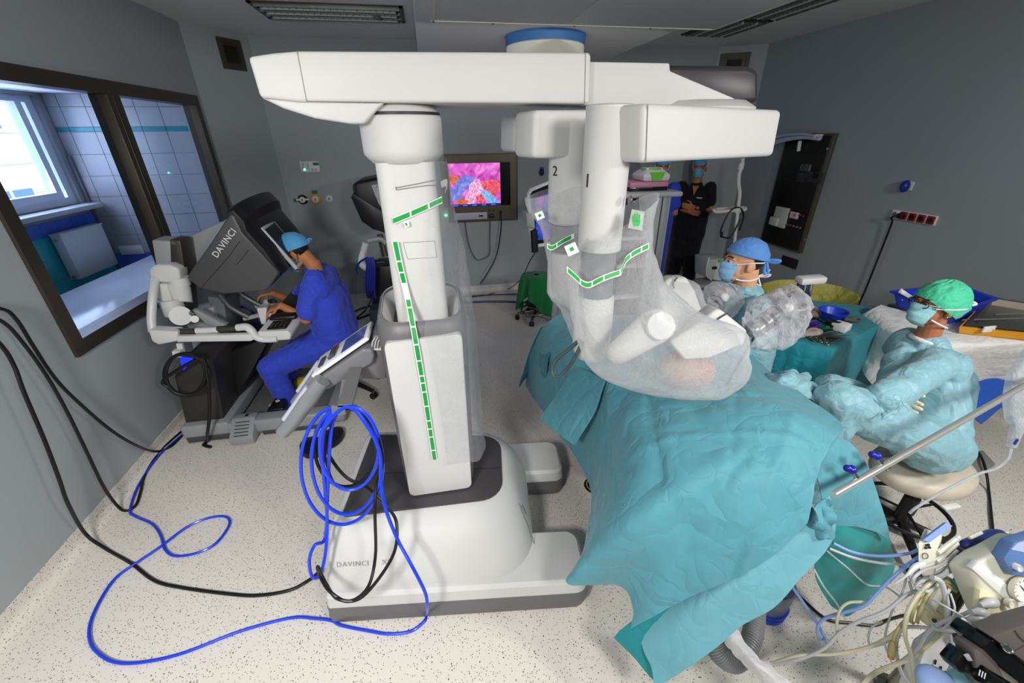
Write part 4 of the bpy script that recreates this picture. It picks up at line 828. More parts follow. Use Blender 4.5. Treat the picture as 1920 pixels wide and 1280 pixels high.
wallc('hanging_cable', 'middle black cable falling to the floor beside the blue cable', [wx(-80, 575, .15), wx(0, 600, .16), wx(45, 645, .15), wx(92, 712, .14), wx(130, 780, .12), wx(165, 852, .11), wx(196, 915, .10), onz(222, 950, .035), onz(238, 957, .012), onz(255, 946, .012), onz(264, 920, .012), onz(272, 890, .012), onz(300, 846, .012), onz(345, 804, .012), onz(380, 772, .012)], .0085)
wallc('hanging_cable', 'lowest black cable running from the left wall to the robot base', [wx(-60, 590, .16), wx(0, 645, .17), wx(26, 685, .17), wx(46, 738, .17), wx(82, 822, .16), wx(110, 895, .15), wx(128, 945, .13), onz(160, 1000, .10), onz(198, 1028, .012), onz(245, 1055, .009), onz(290, 1088, .009), onz(340, 1101, .009), onz(420, 1112, .009), onz(480, 1116, .009), onz(540, 1107, .009), onz(575, 1090, .012), onz(598, 1072, .06)], .009)
# ================================================================== PEOPLE: shared builder
def nrm(v): v = np.asarray(v, float); return v/(np.linalg.norm(v)+1e-12)
M_sclera = mat('eye_white', (222, 222, 218), .2); M_iris = mat('eye_dark', (40, 26, 18), .2)
M_tie = mat('tie_white', (226, 228, 232), .7)
def head_frame(fwd, up):
    f = nrm(fwd); u = np.asarray(up, float); u = nrm(u-f*np.dot(u, f)); l = np.cross(u, f); return np.stack([f, l, u], 1)   # columns: forward, left, up
def head_geo(c, R, s=1.0):
    def E(p, r): return tf(ell((0, 0, 0), np.asarray(r)*s, 20, 14), R, c+R @ (np.asarray(p, float)*s))
    def K(a, b_, r0, r1): return cap_seg(c+R @ (np.asarray(a, float)*s), c+R @ (np.asarray(b_, float)*s), r0*s, r1*s, 12)
    g = [E((-.012, 0, .038), (.098, .077, .082)), E((.028, 0, -.02), (.066, .064, .085)), E((.045, 0, -.078), (.042, .046, .034)), E((-.01, 0, -.045), (.065, .06, .06)),
         K((.086, 0, .018), (.108, 0, -.022), .008, .013), E((.098, .011, -.026), (.010, .008, .007)), E((.098, -.011, -.026), (.010, .008, .007)),
         K((.074, .045, .028), (.086, .012, .030), .008, .010), K((.074, -.045, .028), (.086, -.012, .030), .008, .010),
         E((.084, 0, -.054), (.013, .024, .008)), E((.054, .038, -.022), (.022, .020, .02)), E((.054, -.038, -.022), (.022, .020, .02))]
    for sgn in (1, -1):
        g += [E((-.012, sgn*.083, -.008), (.021, .012, .034)), K((-.002, sgn*.078, -.03), (-.004, sgn*.074, -.036), .008, .006), K((-.026, sgn*.088, .018), (-.032, sgn*.092, -.012), .007, .006)]
    return g
def hand_geo(w, d, pn, side, curl=.5, s=1.0, spread=1.0):
    """wrist, pointing direction, palm normal, side=+1 when the thumb lies along cross(pn,d)"""
    d = nrm(d); pn = nrm(pn-d*np.dot(pn, d)); a = np.cross(pn, d)*side; g = []
    w = np.asarray(w, float)
    for k, (o, L, fl_) in enumerate(((.030, .072, .9), (.010, .080, 1.0), (-.011, .075, 1.0), (-.030, .060, .95))):
        k0 = w+d*.085*s+a*o*s; g.append(cap_seg(w+a*o*.6*s+d*.012*s, k0, .015*s, .012*s, 10)); p = k0; dd = nrm(d+a*o*1.6*spread)
        for j, f in enumerate((.45, .32, .26)):
            an = curl*(.75, .85, .6)[j]*fl_; dd = nrm(dd*math.cos(an)+pn*math.sin(an)) if True else dd
            q = p+dd*L*f*s; g.append(cap_seg(p, q, (.0095-.0008*j)*s, (.0088-.0008*j)*s, 9)); p = q
    t0 = w+d*.028*s+a*.028*s; t1 = t0+nrm(d*.6+a*.75+pn*.35)*.042*s; t2 = t1+nrm(d*.85+a*.25+pn*.45*(.5+curl))*.033*s; t3 = t2+nrm(d*.9-a*.05+pn*.6*(.4+curl))*.026*s
    g += [cap_seg(w+d*.02*s+a*.012*s, t0, .016*s, .013*s, 10), cap_seg(t0, t1, .0125*s, .011*s, 9), cap_seg(t1, t2, .0105*s, .0098*s, 9), cap_seg(t2, t3, .0098*s, .008*s, 9)]
    return g
def torso_geo(pel, chest, neck, lat, e=0.0, w=1.0):
    lat = nrm(lat); g = []
    for o, r0, r1 in ((.085*w, .115+e, .115+e), (-.085*w, .115+e, .115+e), (0, .125+e, .125+e)): g.append(cap_seg(pel+lat*o, chest+lat*o*1.1, r0, r1))
    for sgn in (1, -1): g.append(cap_seg(chest*.6+neck*.4+lat*sgn*.02, chest*.45+neck*.55+lat*sgn*.15*w, .085+e, .068+e))
    g.append(cap_seg(chest, neck, .10+e, .062+e)); return g
def foot_geo(an, d, s=1.0, e=0.0):
    d = nrm(d); return [cap_seg(an+np.array([0, 0, -.035])-d*.035*s, an+np.array([0, 0, -.05])+d*.13*s, .038+e, .032+e), cap_seg(an+np.array([0, 0, -.055])+d*.05, an+np.array([0, 0, -.062])+d*.17*s, .036+e, .026+e), ell(an, (.04+e, .04+e, .045+e), 14, 10)]
def eyes_brows(par, c, R, skin, hair, s=1.0):
    for sgn in (1, -1):
        e = mk('eye', tf(ell((0, 0, 0), (.0105*s, .0125*s, .0095*s), 14, 10), R, c+R @ (np.array([.0815, sgn*.031, .010])*s)), M_sclera, par)
        mk('iris', tf(ell((0, 0, 0), (.0035*s, .0055*s, .0055*s), 12, 8), R, c+R @ (np.array([.0905, sgn*.032, .010])*s)), M_iris, e)
        mk('eyelid', tube([c+R @ (np.array(p)*s) for p in ((.078, sgn*.046, .012), (.089, sgn*.038, .019), (.092, sgn*.028, .020), (.086, sgn*.017, .014))], .0032*s, 6, 4), skin, par)
        mk('eyebrow', tube([c+R @ (np.array(p)*s) for p in ((.076, sgn*.052, .033), (.090, sgn*.036, .041), (.097, sgn*.015, .036))], [.0025*s, .0042*s, .003*s], 7, 4), hair, par)
def shell(c, R, rad, off, a0, a1, e0, e1, n=28, m=14, disp=None, th=.0025):
    """patch of an ellipsoid around the head: azimuth a0..a1 (0 = forward), elevation e0..e1 in degrees"""
    P = []
    for i in range(m+1):
        row = []
        for j in range(n+1):
            a = math.radians(a0+(a1-a0)*j/n); e = math.radians((e0(a) if callable(e0) else e0)*(1-i/m)+(e1(a) if callable(e1) else e1)*i/m)
            q = np.array([math.cos(e)*math.cos(a), math.cos(e)*math.sin(a), math.sin(e)]); k = 1+(disp(a, e) if disp else 0)
            row.append(c+R @ (np.asarray(off)+q*np.asarray(rad)*k))
        P.append(row)
    return sheet(P, 1, th=th)
def cap_part(par, c, R, m, lo, s=1.0, puff=1.0, wr=.03, seed=0.0, rad=(.112, .092, .098), off=(-.016, 0, .036)):
    """surgical cap; lo(azimuth rad)=lower rim elevation in degrees"""
    d = lambda a, e: wr*(noise.noise(Vector((math.cos(a)*3+seed, math.sin(a)*3, e*3)))+.5*noise.noise(Vector((math.cos(a)*9+seed, math.sin(a)*9, e*7))))*min(1, (math.degrees(e)-lo(a))/25+.1)
    return mk('surgical_cap', shell(c, R, np.asarray(rad)*s*puff, np.asarray(off)*s, -180, 180, lo, 89.5, 48, 18, d), m, par, smooth=80)
def mask_part(par, c, R, m, s=1.0, top=.002, bot=-.115, wid=.062, out=.122):
    rows = []
    for i, z in enumerate(np.linspace(top, bot, 13)):
        f = i/12; w = wid*(1-.28*f*f); o = out-.004*math.cos(f*math.pi*6)-.012*abs(f-.35)-.055*max(0, f-.72)**1.2*3
        rows.append([c+R @ (np.array([o*(1-.62*(y/wid)**2) if abs(y) < wid else o*.38, y, z+.012*(1-abs(y)/wid)*(1-f)*.6])*s) for y in np.linspace(-w, w, 15)])
    k = mk('face_mask', sheet(rows, 1, th=.0015), m, par, smooth=60); return k
def loc(c, R, p, s=1.0): return c+R @ (np.asarray(p, float)*s)
M_bluscrub = cloth('scrub_royal_blue', (52, 76, 208), .75, .9, 11)
M_skinA = mat('skin_tan', (188, 120, 78), .5, var=(14, .04), sss=.08); M_skinB = mat('skin_light', (214, 160, 128), .5, var=(14, .04), sss=.08); M_skinC = mat('skin_brown', (176, 112, 78), .5, var=(14, .04), sss=.08)
M_capblue = cloth('cap_light_blue', (86, 168, 226), .7, .8, 26); M_maskblue = cloth('mask_blue', (120, 178, 222), .75, .4, 30)
M_hair = mat('hair_black', (22, 17, 14), .6, bump=(300, .5, .002)); M_grey_pl = mat('console_light_grey', (150, 153, 156), .4); M_con = mat('console_grey', (72, 72, 74), .4); M_conb = mat('console_black', (22, 22, 25), .38); M_conw = mat('console_white', (208, 209, 208), .35); M_cond = mat('console_dark', (52, 49, 48), .45)
# ================================================================== SURGEON CONSOLE
con = thing('surgeon_console', 'grey surgeon console with black hood in use by the blue-clad surgeon', 'surgeon console', (-1.55, 3.5, 0))
YN = 3.15
hp = [(349, 521), (430, 400), (440, 404), (455, 436), (524, 511), (506, 538), (497, 546), (420, 552), (373, 540)]
H3 = bpoly(hp, YN)
hd = mk('head_housing', prism(H3, (0, .70, 0)), M_con, con, bevel=.02, seg=3, bev_ang=20)
Bq, Cq, Dq = np.array(H3[1]), np.array(H3[3]), np.array(H3[4])
# black hood over the front faces
hood_pts = [np.array(H3[1])+(-.02, 0, .012), np.array(H3[1])+(.03, 0, .03), (np.array(H3[1])*.4+np.array(H3[3])*.6)+(.05, 0, .035), np.array(H3[3])+(.03, 0, .02), np.array(H3[3])*.5+np.array(H3[4])*.5+(.03, 0, .02), np.array(H3[4])+(.012, 0, .0), np.array(H3[4])+(-.01, 0, -.03), np.array(H3[3])+(-.05, 0, -.03), np.array(H3[1])+(-.03, 0, -.03)]
hr_ = []
for dy_, k_ in ((.004, -.02), (.03, .012), (.10, .035), (.25, .055), (.50, .06), (.68, .045), (.78, .01), (.83, -.05), (.84, -.09)):
    cen_ = sum(hood_pts[:6])/6
    hr_.append([p+np.array([0, dy_, 0])+(nrm((p-cen_)*np.array([1, 0, 1]))*.35+np.array([.72, 0, .55])*.65)*k_*(1.0 if i < 6 else 0.0) for i, p in enumerate(hood_pts)])
mk('hood', loft(hr_), M_conb, con, bevel=.012, seg=3, bev_ang=35, smooth=60)
nD = nrm(np.cross(Dq-Cq, (0, 1, 0))); nD = nD if nD[0] > 0 else -nD
axd = nrm(Dq-Cq); ce = Cq+(Dq-Cq)*.60+np.array([0, .29, 0])+nD*.040
def vf(u0, u1, v0, v1, h0, h1): return prism([ce+axd*u+np.array([0, v, 0])+nD*h0 for u, v in ((u0, v0), (u1, v0), (u1, v1), (u0, v1))], nD*(h1-h0))
vw = mk('viewer_frame', join(vf(-.17, .19, -.15, -.125, 0, .03), vf(-.17, .19, .10, .125, 0, .03), vf(-.17, -.145, -.125, .10, 0, .03), vf(.165, .19, -.125, .10, 0, .03)), mat('viewer_grey', (178, 184, 186), .4), con, bevel=.010)
mk('viewer_well', vf(-.145, .165, -.125, .10, .0, .006), mat('viewer_well', (128, 136, 140), .5), con)
mk('eyepiece', vf(-.06, .02, -.10, .07, .006, .014), M_conb, con)
pts = [tuple(ony(px, py, YN-.0012)) for px, py in ((374, 543), (400, 514), (430, 480), (450, 452))]; mk('housing_seam', tube(pts, .0022, 6, 1), M_ink, hd)
pts = [tuple(ony(px, py, YN-.0012)) for px, py in ((443, 497), (455, 483), (466, 469))]; mk('housing_seam', tube(pts, .0022, 6, 1), M_ink, hd)
t0, t1 = ony(407, 484, YN-.001), ony(441, 438, YN-.001)
words('lettering', 'DAVINCI', .058, t0, t1-t0, (-(t1-t0)[2], 0, (t1-t0)[0]), mat('lettering_light', (220, 222, 222), .4), hd, .001, spacing=1.08)
mk('rear_fairing', prism(rpoly([(p[0], p[2]) for p in bpoly([(345, 448), (425, 411), (440, 430), (380, 530), (348, 530)], 3.55)], .03)[:, [0, 0, 1]]*np.array([1, 0, 1])+np.array([0, 3.50, 0]), (0, .25, 0)), M_grey_pl, con, bevel=.012)
mk('rear_tower', prism(bpoly([(284, 450), (320, 452), (350, 600), (310, 600)], 3.32), (0, .16, 0)), M_grey_pl, con, bevel=.01)
tw = mk('tower_side', prism(bpoly([(318, 449), (338, 451), (346, 500), (356, 600), (335, 600), (320, 500)], 3.30), (0, .15, 0)), M_cond, con, bevel=.008); mk('tower_port', cyl(ony(325, 455, 3.295), ony(325, 455, 3.305), .014, n=14), M_black, tw)
# armrest frame
ZA = .90
def bar(pxs, y, dep, m, nm, bev=.01): return mk(nm, prism(bpoly(pxs, y), (0, dep, 0)), m, con, bevel=bev, seg=3)
arf = bar([(277, 619), (333, 622), (333, 640), (297, 647), (284, 640)], 2.98, .09, M_conw, 'armrest_corner', .012)
bar([(331, 631), (470, 627), (482, 634), (470, 640), (331, 642)], 2.98, .05, M_conw, 'lower_rail')
xl_ = ony(280, 625, 3.0)[0]
mk('side_rail', tube([ony(287, 622, 3.03), ony(284, 600, 3.06), ony(286, 560, 3.12), ony(290, 530, 3.2), ony(298, 515, 3.28)], .027, 12, 5), M_conw, con, smooth=60)
mk('upper_rail', tube([ony(333, 621, 3.03), ony(368, 621, 3.03)], .022, 12, 2), M_cond, con); mk('upper_rail', tube([ony(368, 620, 3.03), ony(410, 618, 3.03)], .022, 12, 2), M_conw, con); mk('upper_rail', tube([ony(408, 617, 3.03), ony(448, 615, 3.03)], .022, 12, 2), M_cond, con)
mk('armrest_hook', tube([ony(445, 614, 3.03), ony(462, 613, 3.02), ony(472, 620, 3.01), ony(480, 631, 3.0), ony(495, 636, 3.0), ony(520, 635, 3.0)], [.026, .028, .028, .026, .024, .024], 12, 5), M_conw, con, smooth=60)
pad = mk('armrest_pad', prism([ony(482, 622, 3.0), ony(540, 620, 3.0), ony(546, 627, 3.0), ony(544, 637, 3.0), ony(487, 641, 3.0)], (0, 1.0, 0)), M_conw, con, bevel=.01, seg=3)
zp = ony(510, 621, 3.0)[2]+.004
mk('touchpad', box2((-1.26, 3.03, zp-.006), (-1.13, 3.18, zp+.006)), M_conb, con, bevel=.003)
for k in range(4): mk('touchpad_button', box2((-1.25+k*.03, 3.06, zp+.006), (-1.232+k*.03, 3.14, zp+.009)), M_steel, con)
mk('arm_cushion', box2((-1.30, 3.2, zp-.01), (-1.10, 3.85, zp+.03)), M_conb, con, bevel=.02, seg=3)
# manipulator joints
YJ = 3.22
mk('joint_cap', prism(bpoly([(277, 508), (290, 497), (318, 497), (335, 504), (338, 526), (322, 531), (282, 530)], YJ), (0, .13, 0)), M_conw, con, bevel=.018, seg=3)
mk('joint_collar', cyl(ony(335, 518, YJ+.06), ony(338, 533, YJ+.06), .06, .065, 24), M_conw, con)
mk('joint_shell', prism(bpoly([(284, 532), (313, 533), (322, 564), (301, 576)], YJ-.01), (0, .1, 0)), M_conw, con, bevel=.012, seg=3)
mk('joint_shell', loft([[ony(334, 536, YJ+.06)+RT*math.cos(t)*.075+FW*math.sin(t)*.07 for t in np.linspace(0, 2*math.pi, 24, endpoint=False)], [ony(343, 566, YJ+.06)+RT*math.cos(t)*.062+FW*math.sin(t)*.06 for t in np.linspace(0, 2*math.pi, 24, endpoint=False)]]), M_conw, con, smooth=50)
mk('joint_link', tube([ony(318, 560, YJ+.03), ony(330, 588, YJ+.03)], [.075, .07], 16, 2), M_conw, con, smooth=60)
mk('joint_disc', cyl(ony(339, 592, YJ-.05), ony(339, 592, YJ+.02), .068, n=32), M_conw, con)
mk('pivot_bolt', cyl(ony(365, 598, YJ-.03), ony(365, 598, YJ+.02), .026, n=18), M_white, con); mk('pivot_clip', box(ony(359, 590, YJ-.01), (.03, .03, .06), roty(.6)), M_chrome, con)
mk('manipulator_beam', prism(bpoly([(358, 582), (368, 581), (424, 610), (408, 613), (385, 606)], YJ), (0, .06, 0)), M_grey_pl, con, bevel=.006)
mk('lift_column', prism(bpoly([(345, 590), (400, 575), (418, 665), (365, 668)], 3.40), (0, .22, 0)), M_grey_pl, con, bevel=.012)
mk('lift_column_side', prism(bpoly([(388, 555), (420, 560), (432, 660), (418, 665)], 3.44), (0, .3, 0)), mat('lift_grey', (100, 106, 110), .45), con, bevel=.01)
# master controllers
for yy in (3.36, 3.62):
    mk('support_arm', tube([ony(405, 556, 3.3)+(0, yy-3.3, 0), ony(425, 580, 3.3)+(0, yy-3.3, 0), ony(462, 600, 3.3)+(0, yy-3.3, 0)], .022, 8, 2), mat('arm_dark', (66, 66, 68), .4), con)
    mk('controller_link', tube([ony(452, 603, 3.3)+(0, yy-3.3, 0), ony(500, 592, 3.3)+(0, yy-3.3, 0)], .018, 8, 2), M_grey_pl, con)
    mk('controller_post', prism(bpoly([(481, 578), (500, 577), (498, 608), (490, 608)], yy-.05), (0, .05, 0)), M_conw, con, bevel=.004)
    mk('controller_link', prism(bpoly([(497, 588), (520, 587), (520, 593), (498, 594)], yy-.05), (0, .04, 0)), M_conw, con, bevel=.003)
    gq = ony(500, 566, yy-.05); mk('finger_grip', join(cap_seg(gq, gq+(.06, -.02, .02), .014, .011), cap_seg(gq, gq+(.06, .02, -.01), .014, .011)), M_conb, con); mk('grip_joint', ell(gq, (.025, .025, .025), 14, 10), M_grey_pl, con)
    mk('controller_ring', cyl(ony(512, 595, yy-.06), ony(512, 595, yy), .028, n=20), M_grey_pl, con)
# base
mk('base_body', prism(bpoly([(326, 706), (338, 676), (398, 672), (421, 794), (349, 801)], 3.05), (0, .90, 0)), M_cond, con, bevel=.014, seg=3)
mk('base_front', prism(bpoly([(398, 672), (480, 640), (500, 645), (425, 786), (420, 794)], 3.35), (0, .6, 0)), M_conb, con, bevel=.012)
mk('base_skirt', box2((-2.06, 2.985, .055), (-1.72, 4.02, .165)), M_grey_pl, con, bevel=.02, seg=3); mk('base_bumper', box2((-2.05, 2.99, .004), (-1.74, 4.01, .065)), mat('bumper_grey', (70, 70, 74), .5), con, bevel=.015)
mk('pedal_tray', box2((-1.74, 3.0, .015), (-.98, 4.0, .045)), mat('tray_grey', (112, 114, 116), .5), con, bevel=.008)
mk('tray_rail', box2((-1.74, 2.985, .04), (-.99, 3.11, .15)), M_grey_pl, con, bevel=.018, seg=3); mk('tray_bumper', box2((-1.50, 2.99, .004), (-.99, 3.10, .05)), mat('bumper_grey', (1, 1, 1)), con, bevel=.008)
mk('tray_end', box2((-1.02, 2.985, .04), (-.86, 3.6, .13)), M_grey_pl, con, bevel=.03, seg=3)
pm = mk('pedal_module', prism([(-1.70, 2.90, .01), (-1.52, 2.90, .01), (-1.52, 2.90, .075), (-1.53, 3.02, .165), (-1.69, 3.02, .165), (-1.70, 2.90, .075)][0:0] or [(x, y, z) for x, y, z in ((-1.70, 2.89, .012), (-1.70, 2.89, .07), (-1.70, 3.02, .168), (-1.70, 3.09, .168), (-1.70, 3.09, .012))], (.17, 0, 0)), M_grey_pl, con, bevel=.006)
for k in range(5): y = 2.905+k*.022; z = .07+(y-2.89)*.754; mk('module_slot', box((-1.615, y, z+.003), (.10, .006, .004), rotx(.646)), M_ink, pm)
mk('module_icon', box((-1.60, 3.055, .1695), (.025, .03, .002)), M_ink, pm)
mk('pedal', prism([(-1.50, 3.16, .10), (-1.37, 3.16, .10), (-1.36, 3.24, .13), (-1.40, 3.31, .14), (-1.46, 3.31, .14)], (0, 0, .025)), M_conb, con, bevel=.008); mk('pedal_mark', box((-1.43, 3.24, .157), (.03, .03, .003), rotz(.6)), M_white, con)
yp_ = mk('pedal', lathe([(.0, .05), (.075, .05), (.08, .10), (.0, .10)], (-1.33, 3.60, 0), 20), M_grey_pl, con); mk('yellow_pedal', lathe([(.0, .10), (.078, .10), (.072, .13), (.04, .145), (.0, .146)], (-1.33, 3.60, 0), 20), mat('yellow_pedal', (222, 190, 20), .4), con)
mk('blue_pedal', box((-1.20, 3.46, .10), (.14, .13, .04)), mat('pedal_blue', (20, 110, 200), .4), con, bevel=.008); mk('pedal_stem', box((-1.38, 3.42, .08), (.05, .22, .03), rotz(.2)), mat('stem_grey', (120, 120, 140), .4), con)
bl = ony(345, 680, 3.3); mk('blue_glow_panel', prism(bpoly([(337, 668), (362, 672), (345, 694), (340, 690)], 3.02), (0, .01, 0)), mat('console_blue_light', (30, 40, 200), .4, emit=(30, 50, 255, .8)), con)
hk2 = mk('coil_hook', join(prism(bpoly([(330, 645), (341, 645), (346, 663), (335, 664)], 2.97), (0, .02, 0)), prism(bpoly([(322, 659), (337, 658), (341, 669), (325, 671)], 2.93), (0, .05, 0))), M_conw, con, smooth=None)
coil = hang(349, 702, 41, 40, 2.93, 0, 14, drift=-.01)[:-1]+hang(348, 701, 37, 39, 2.92, 0, 14, drift=-.01)[:-1]+hang(350, 703, 43, 37, 2.91, 0, 14)[:-4]
coil += [ony(375, 672, 2.91), ony(388, 700, 2.90), ony(392, 735, 2.90), ony(393, 775, 2.89), ony(390, 805, 2.88), onz(386, 828, .03), onz(382, 834, .01), onz(395, 838, .01)]
cable('coiled_cable', 'black cable coil hanging on the surgeon console by the left wall', coil, .012, M_blkc)
for yy, nm in ((3.8, 'a'), (3.7, 'b')): cable('blue_cable', {'a': 'dark blue cable arch behind the surgeon console, farther of two', 'b': 'dark blue cable arch behind the surgeon console, nearer of two'}[nm], [ony(430, 612, yy), ony(426, 592, yy), ony(434, 578, yy+.1), ony(460, 576, yy+.1), ony(478, 590, yy), ony(484, 612, yy)], .012, mat('dark_blue_cable', (16, 28, 120), .4))
# ------------------------------------------------------------------ seated surgeon
def J(px, py, y): return ony(px, py, y)
sg = thing('person', 'surgeon in royal blue scrubs and light blue cap bent to the console', 'person', (-1.0, 3.5, 0.0))
hc_ = J(553, 474, 3.50); Rh = head_frame((-.86, 0.02, -.50), (-.42, 0, .9))
nk = J(587, 497, 3.50); ch = J(604, 560, 3.52); pel = J(628, 628, 3.54)
shL, elL, wrL = J(588, 528, 3.32), J(574, 598, 3.27), J(527, 573, 3.33)
shR, elR, wrR = J(590, 520, 3.70), J(556, 570, 3.80), J(512, 549, 3.66)
knL, anL = J(508, 688, 3.36), J(541, 752, 3.36); knR, anR = J(520, 680, 3.66), J(568, 735, 3.72); hpL, hpR = pel+(0, -.10, .0), pel+(0, .10, 0)
lat = np.array([0, -1.0, 0])
bg = torso_geo(pel, ch, nk, lat)+head_geo(hc_, Rh, 1.08)+[cap_seg(nk, loc(hc_, Rh, (-.045, 0, -.05)), .058, .054), cap_seg(shL, elL, .05, .042), cap_seg(elL, wrL, .042, .028), cap_seg(shR, elR, .05, .042), cap_seg(elR, wrR, .042, .028), cap_seg(hpL, knL, .085, .06), cap_seg(knL, anL, .056, .04), cap_seg(hpR, knR, .085, .06), cap_seg(knR, anR, .056, .04)]
bg += hand_geo(wrL, (-.9, -.02, -.25), (-.2, .1, -1), -1, .75)+hand_geo(wrR, (-.95, 0, -.1), (-.2, -.1, -1), 1, .7)+foot_geo(anL, (-1, 0, 0))+foot_geo(anR, (-1, .1, 0))
mk('body', remesh(bg, .0055, 3, .4), M_skinA, sg, smooth=80)
wob = lambda amp, sc, sd: (lambda p: amp*(fold(p, sc, sd)-.55+.5*(fold(p, sc*2.3, sd+3)-.55)))
top = torso_geo(pel+(.03, 0, 0), ch+(.035, 0, 0), nk-(-.01, 0, .02), lat, .045, 1.15)[:-1]+[cap_seg(ch, nk*.85+ch*.15, .115, .075), cap_seg(shL+(0, .02, .01), shL*.25+elL*.75, .078, .088), cap_seg(shR+(0, -.02, .01), shR*.3+elR*.7, .078, .085), cap_seg(pel+(0, -.1, -.03), pel+(0, .1, -.03), .15, .15)]
mk('scrub_top', remesh(top, .009, 6, .5, wob(.009, 6, 1)), M_bluscrub, sg, smooth=80)
trs = [cap_seg(hpL, knL, .14, .10), cap_seg(knL, anL*.93+knL*.07, .10, .085), cap_seg(hpR, knR, .14, .10), cap_seg(knR, anR*.93+knR*.07, .085, .078), cap_seg(hpL, hpR, .14, .14)]
mk('scrub_trousers', remesh(trs, .009, 5, .5, wob(.010, 6, 5)), M_bluscrub, sg, smooth=80)
for an in (anL, anR): mk('shoe', remesh(foot_geo(an-(0, 0, .0), (-1, 0.05, 0), 1.05, .012), .008, 3), mat('shoe_white', (205, 205, 205), .5), sg, smooth=80)
mk('hair', cut(tf(ell((0, 0, 0), (.1025, .082, .088), 36, 24), Rh, loc(hc_, Rh, (-.014, 0, .036))), lambda V: ((V-hc_) @ Rh)[:, 0]*.55+((V-hc_) @ Rh)[:, 2] < .03)[0:2] if False else cut(tf(ell((0, 0, 0), (.110, .088, .097), 36, 24), Rh, loc(hc_, Rh, (-.014, 0, .036))), lambda V: (((V-hc_) @ Rh)[:, 0] < -.03) & (((V-hc_) @ Rh)[:, 2] > -.035)), M_hair, sg)
cap_part(sg, hc_, Rh, M_capblue, lambda a: -2+14*math.cos(a)-2*math.cos(2*a), puff=1.03, seed=2, rad=(.124, .104, .116))
for sgn, dz in ((1, .0), (-1, .0)): mk('cap_tie', tube([loc(hc_, Rh, (-.125, sgn*.004, .018)), loc(hc_, Rh, (-.15, sgn*.02, .028)), loc(hc_, Rh, (-.165, sgn*.03, .015)), loc(hc_, Rh, (-.145, sgn*.02, .006)), loc(hc_, Rh, (-.128, 0, .014))], .006, 7, 5), M_capblue, sg)
mask_part(sg, hc_, Rh, M_maskblue, 1.08)
for sgn in (1, -1): mk('mask_loop', tube([loc(hc_, Rh, (.05, sgn*.066, -.01)), loc(hc_, Rh, (.02, sgn*.08, .0)), loc(hc_, Rh, (-.02, sgn*.092, .02)), loc(hc_, Rh, (-.03, sgn*.092, -.02)), loc(hc_, Rh, (.01, sgn*.078, -.06)), loc(hc_, Rh, (.04, sgn*.06, -.08))], .0022, 6, 5), M_tie, sg)
eyes_brows(sg, hc_, Rh, M_skinA, M_hair, 1.08)
# the surgeon's stool
M_cream = mat('cream_vinyl', (198, 190, 172), .45, bump=(90, .08, .002))
st = thing('saddle_stool', 'cream saddle stool on black castor base under the surgeon', 'stool', (pel[0], pel[1], 0))
zt = pel[2]-.13; sx_, sy_ = pel[0]+.02, pel[1]
mk('seat', loft([[(sx_+a*.30*math.cos(t)*(1.0 if math.cos(t) > 0 else 1.0), sy_+a*.22*math.sin(t), zt+z+.05*math.cos(t)*(1 if math.cos(t) > 0 else .2)) for t in np.linspace(0, 2*math.pi, 40, endpoint=False)] for a, z in ((.4, -.075), (.85, -.07), (.98, -.045), (1, -.02), (.94, .01), (.7, .02), (.3, .015))]), M_cream, st, smooth=60)
def castor_base(par, cx, cy_, zt_, n=5, R_=.30, ph=0.0, m=M_black):
    mk('gas_column', join(lathe([(.0, .10), (.038, .10), (.036, .30), (.022, .31), (.022, zt_), (0, zt_)], (cx, cy_, 0), 20)), m, par)
    for k in range(n):
        a = ph+2*math.pi*k/n; e = np.array([cx+R_*math.cos(a), cy_+R_*math.sin(a), .075]); p0 = np.array([cx, cy_, .12])
        l = mk('leg', tube([p0, p0*.4+e*.6+(0, 0, .005), e], [.026, .022, .018], 8, 3), m, par); dperp = np.array([-math.sin(a), math.cos(a), 0])
        for s_ in (-1, 1): mk('castor', cyl(e+dperp*s_*.008-(0, 0, .045), e+dperp*s_*.026-(0, 0, .045), .029, n=18), M_black, l)
        mk('castor_stem', cyl(e-(0, 0, .03), e+(0, 0, .005), .012, n=10), M_steel, l)
castor_base(st, sx_, sy_, zt-.06, 5, .30, -.62)
# foot pedal on the floor behind the coil
fp = onz(612, 836, 0); ft = thing('foot_pedal', 'black twin foot pedal on the floor behind the cable coil', 'foot pedal', (fp[0], fp[1], 0))
for nm, px, py, a in (('pedal', 585, 838, .5), ('pedal', 622, 820, -.35)):
    c = onz(px, py, .03); mk(nm, tf(loft([[(r*.085*math.cos(t), r*.12*math.sin(t), z) for t in np.linspace(0, 2*math.pi, 28, endpoint=False)] for r, z in ((.95, .004), (1, .02), (.95, .05), (.7, .06), (.2, .062))]), rotz(a), (c[0], c[1], 0)), M_black, ft, smooth=50)
mk('pedal_bridge', tube([onz(585, 838, .04), onz(604, 822, .05), onz(622, 820, .04)], .02, 8, 4), M_black, ft)
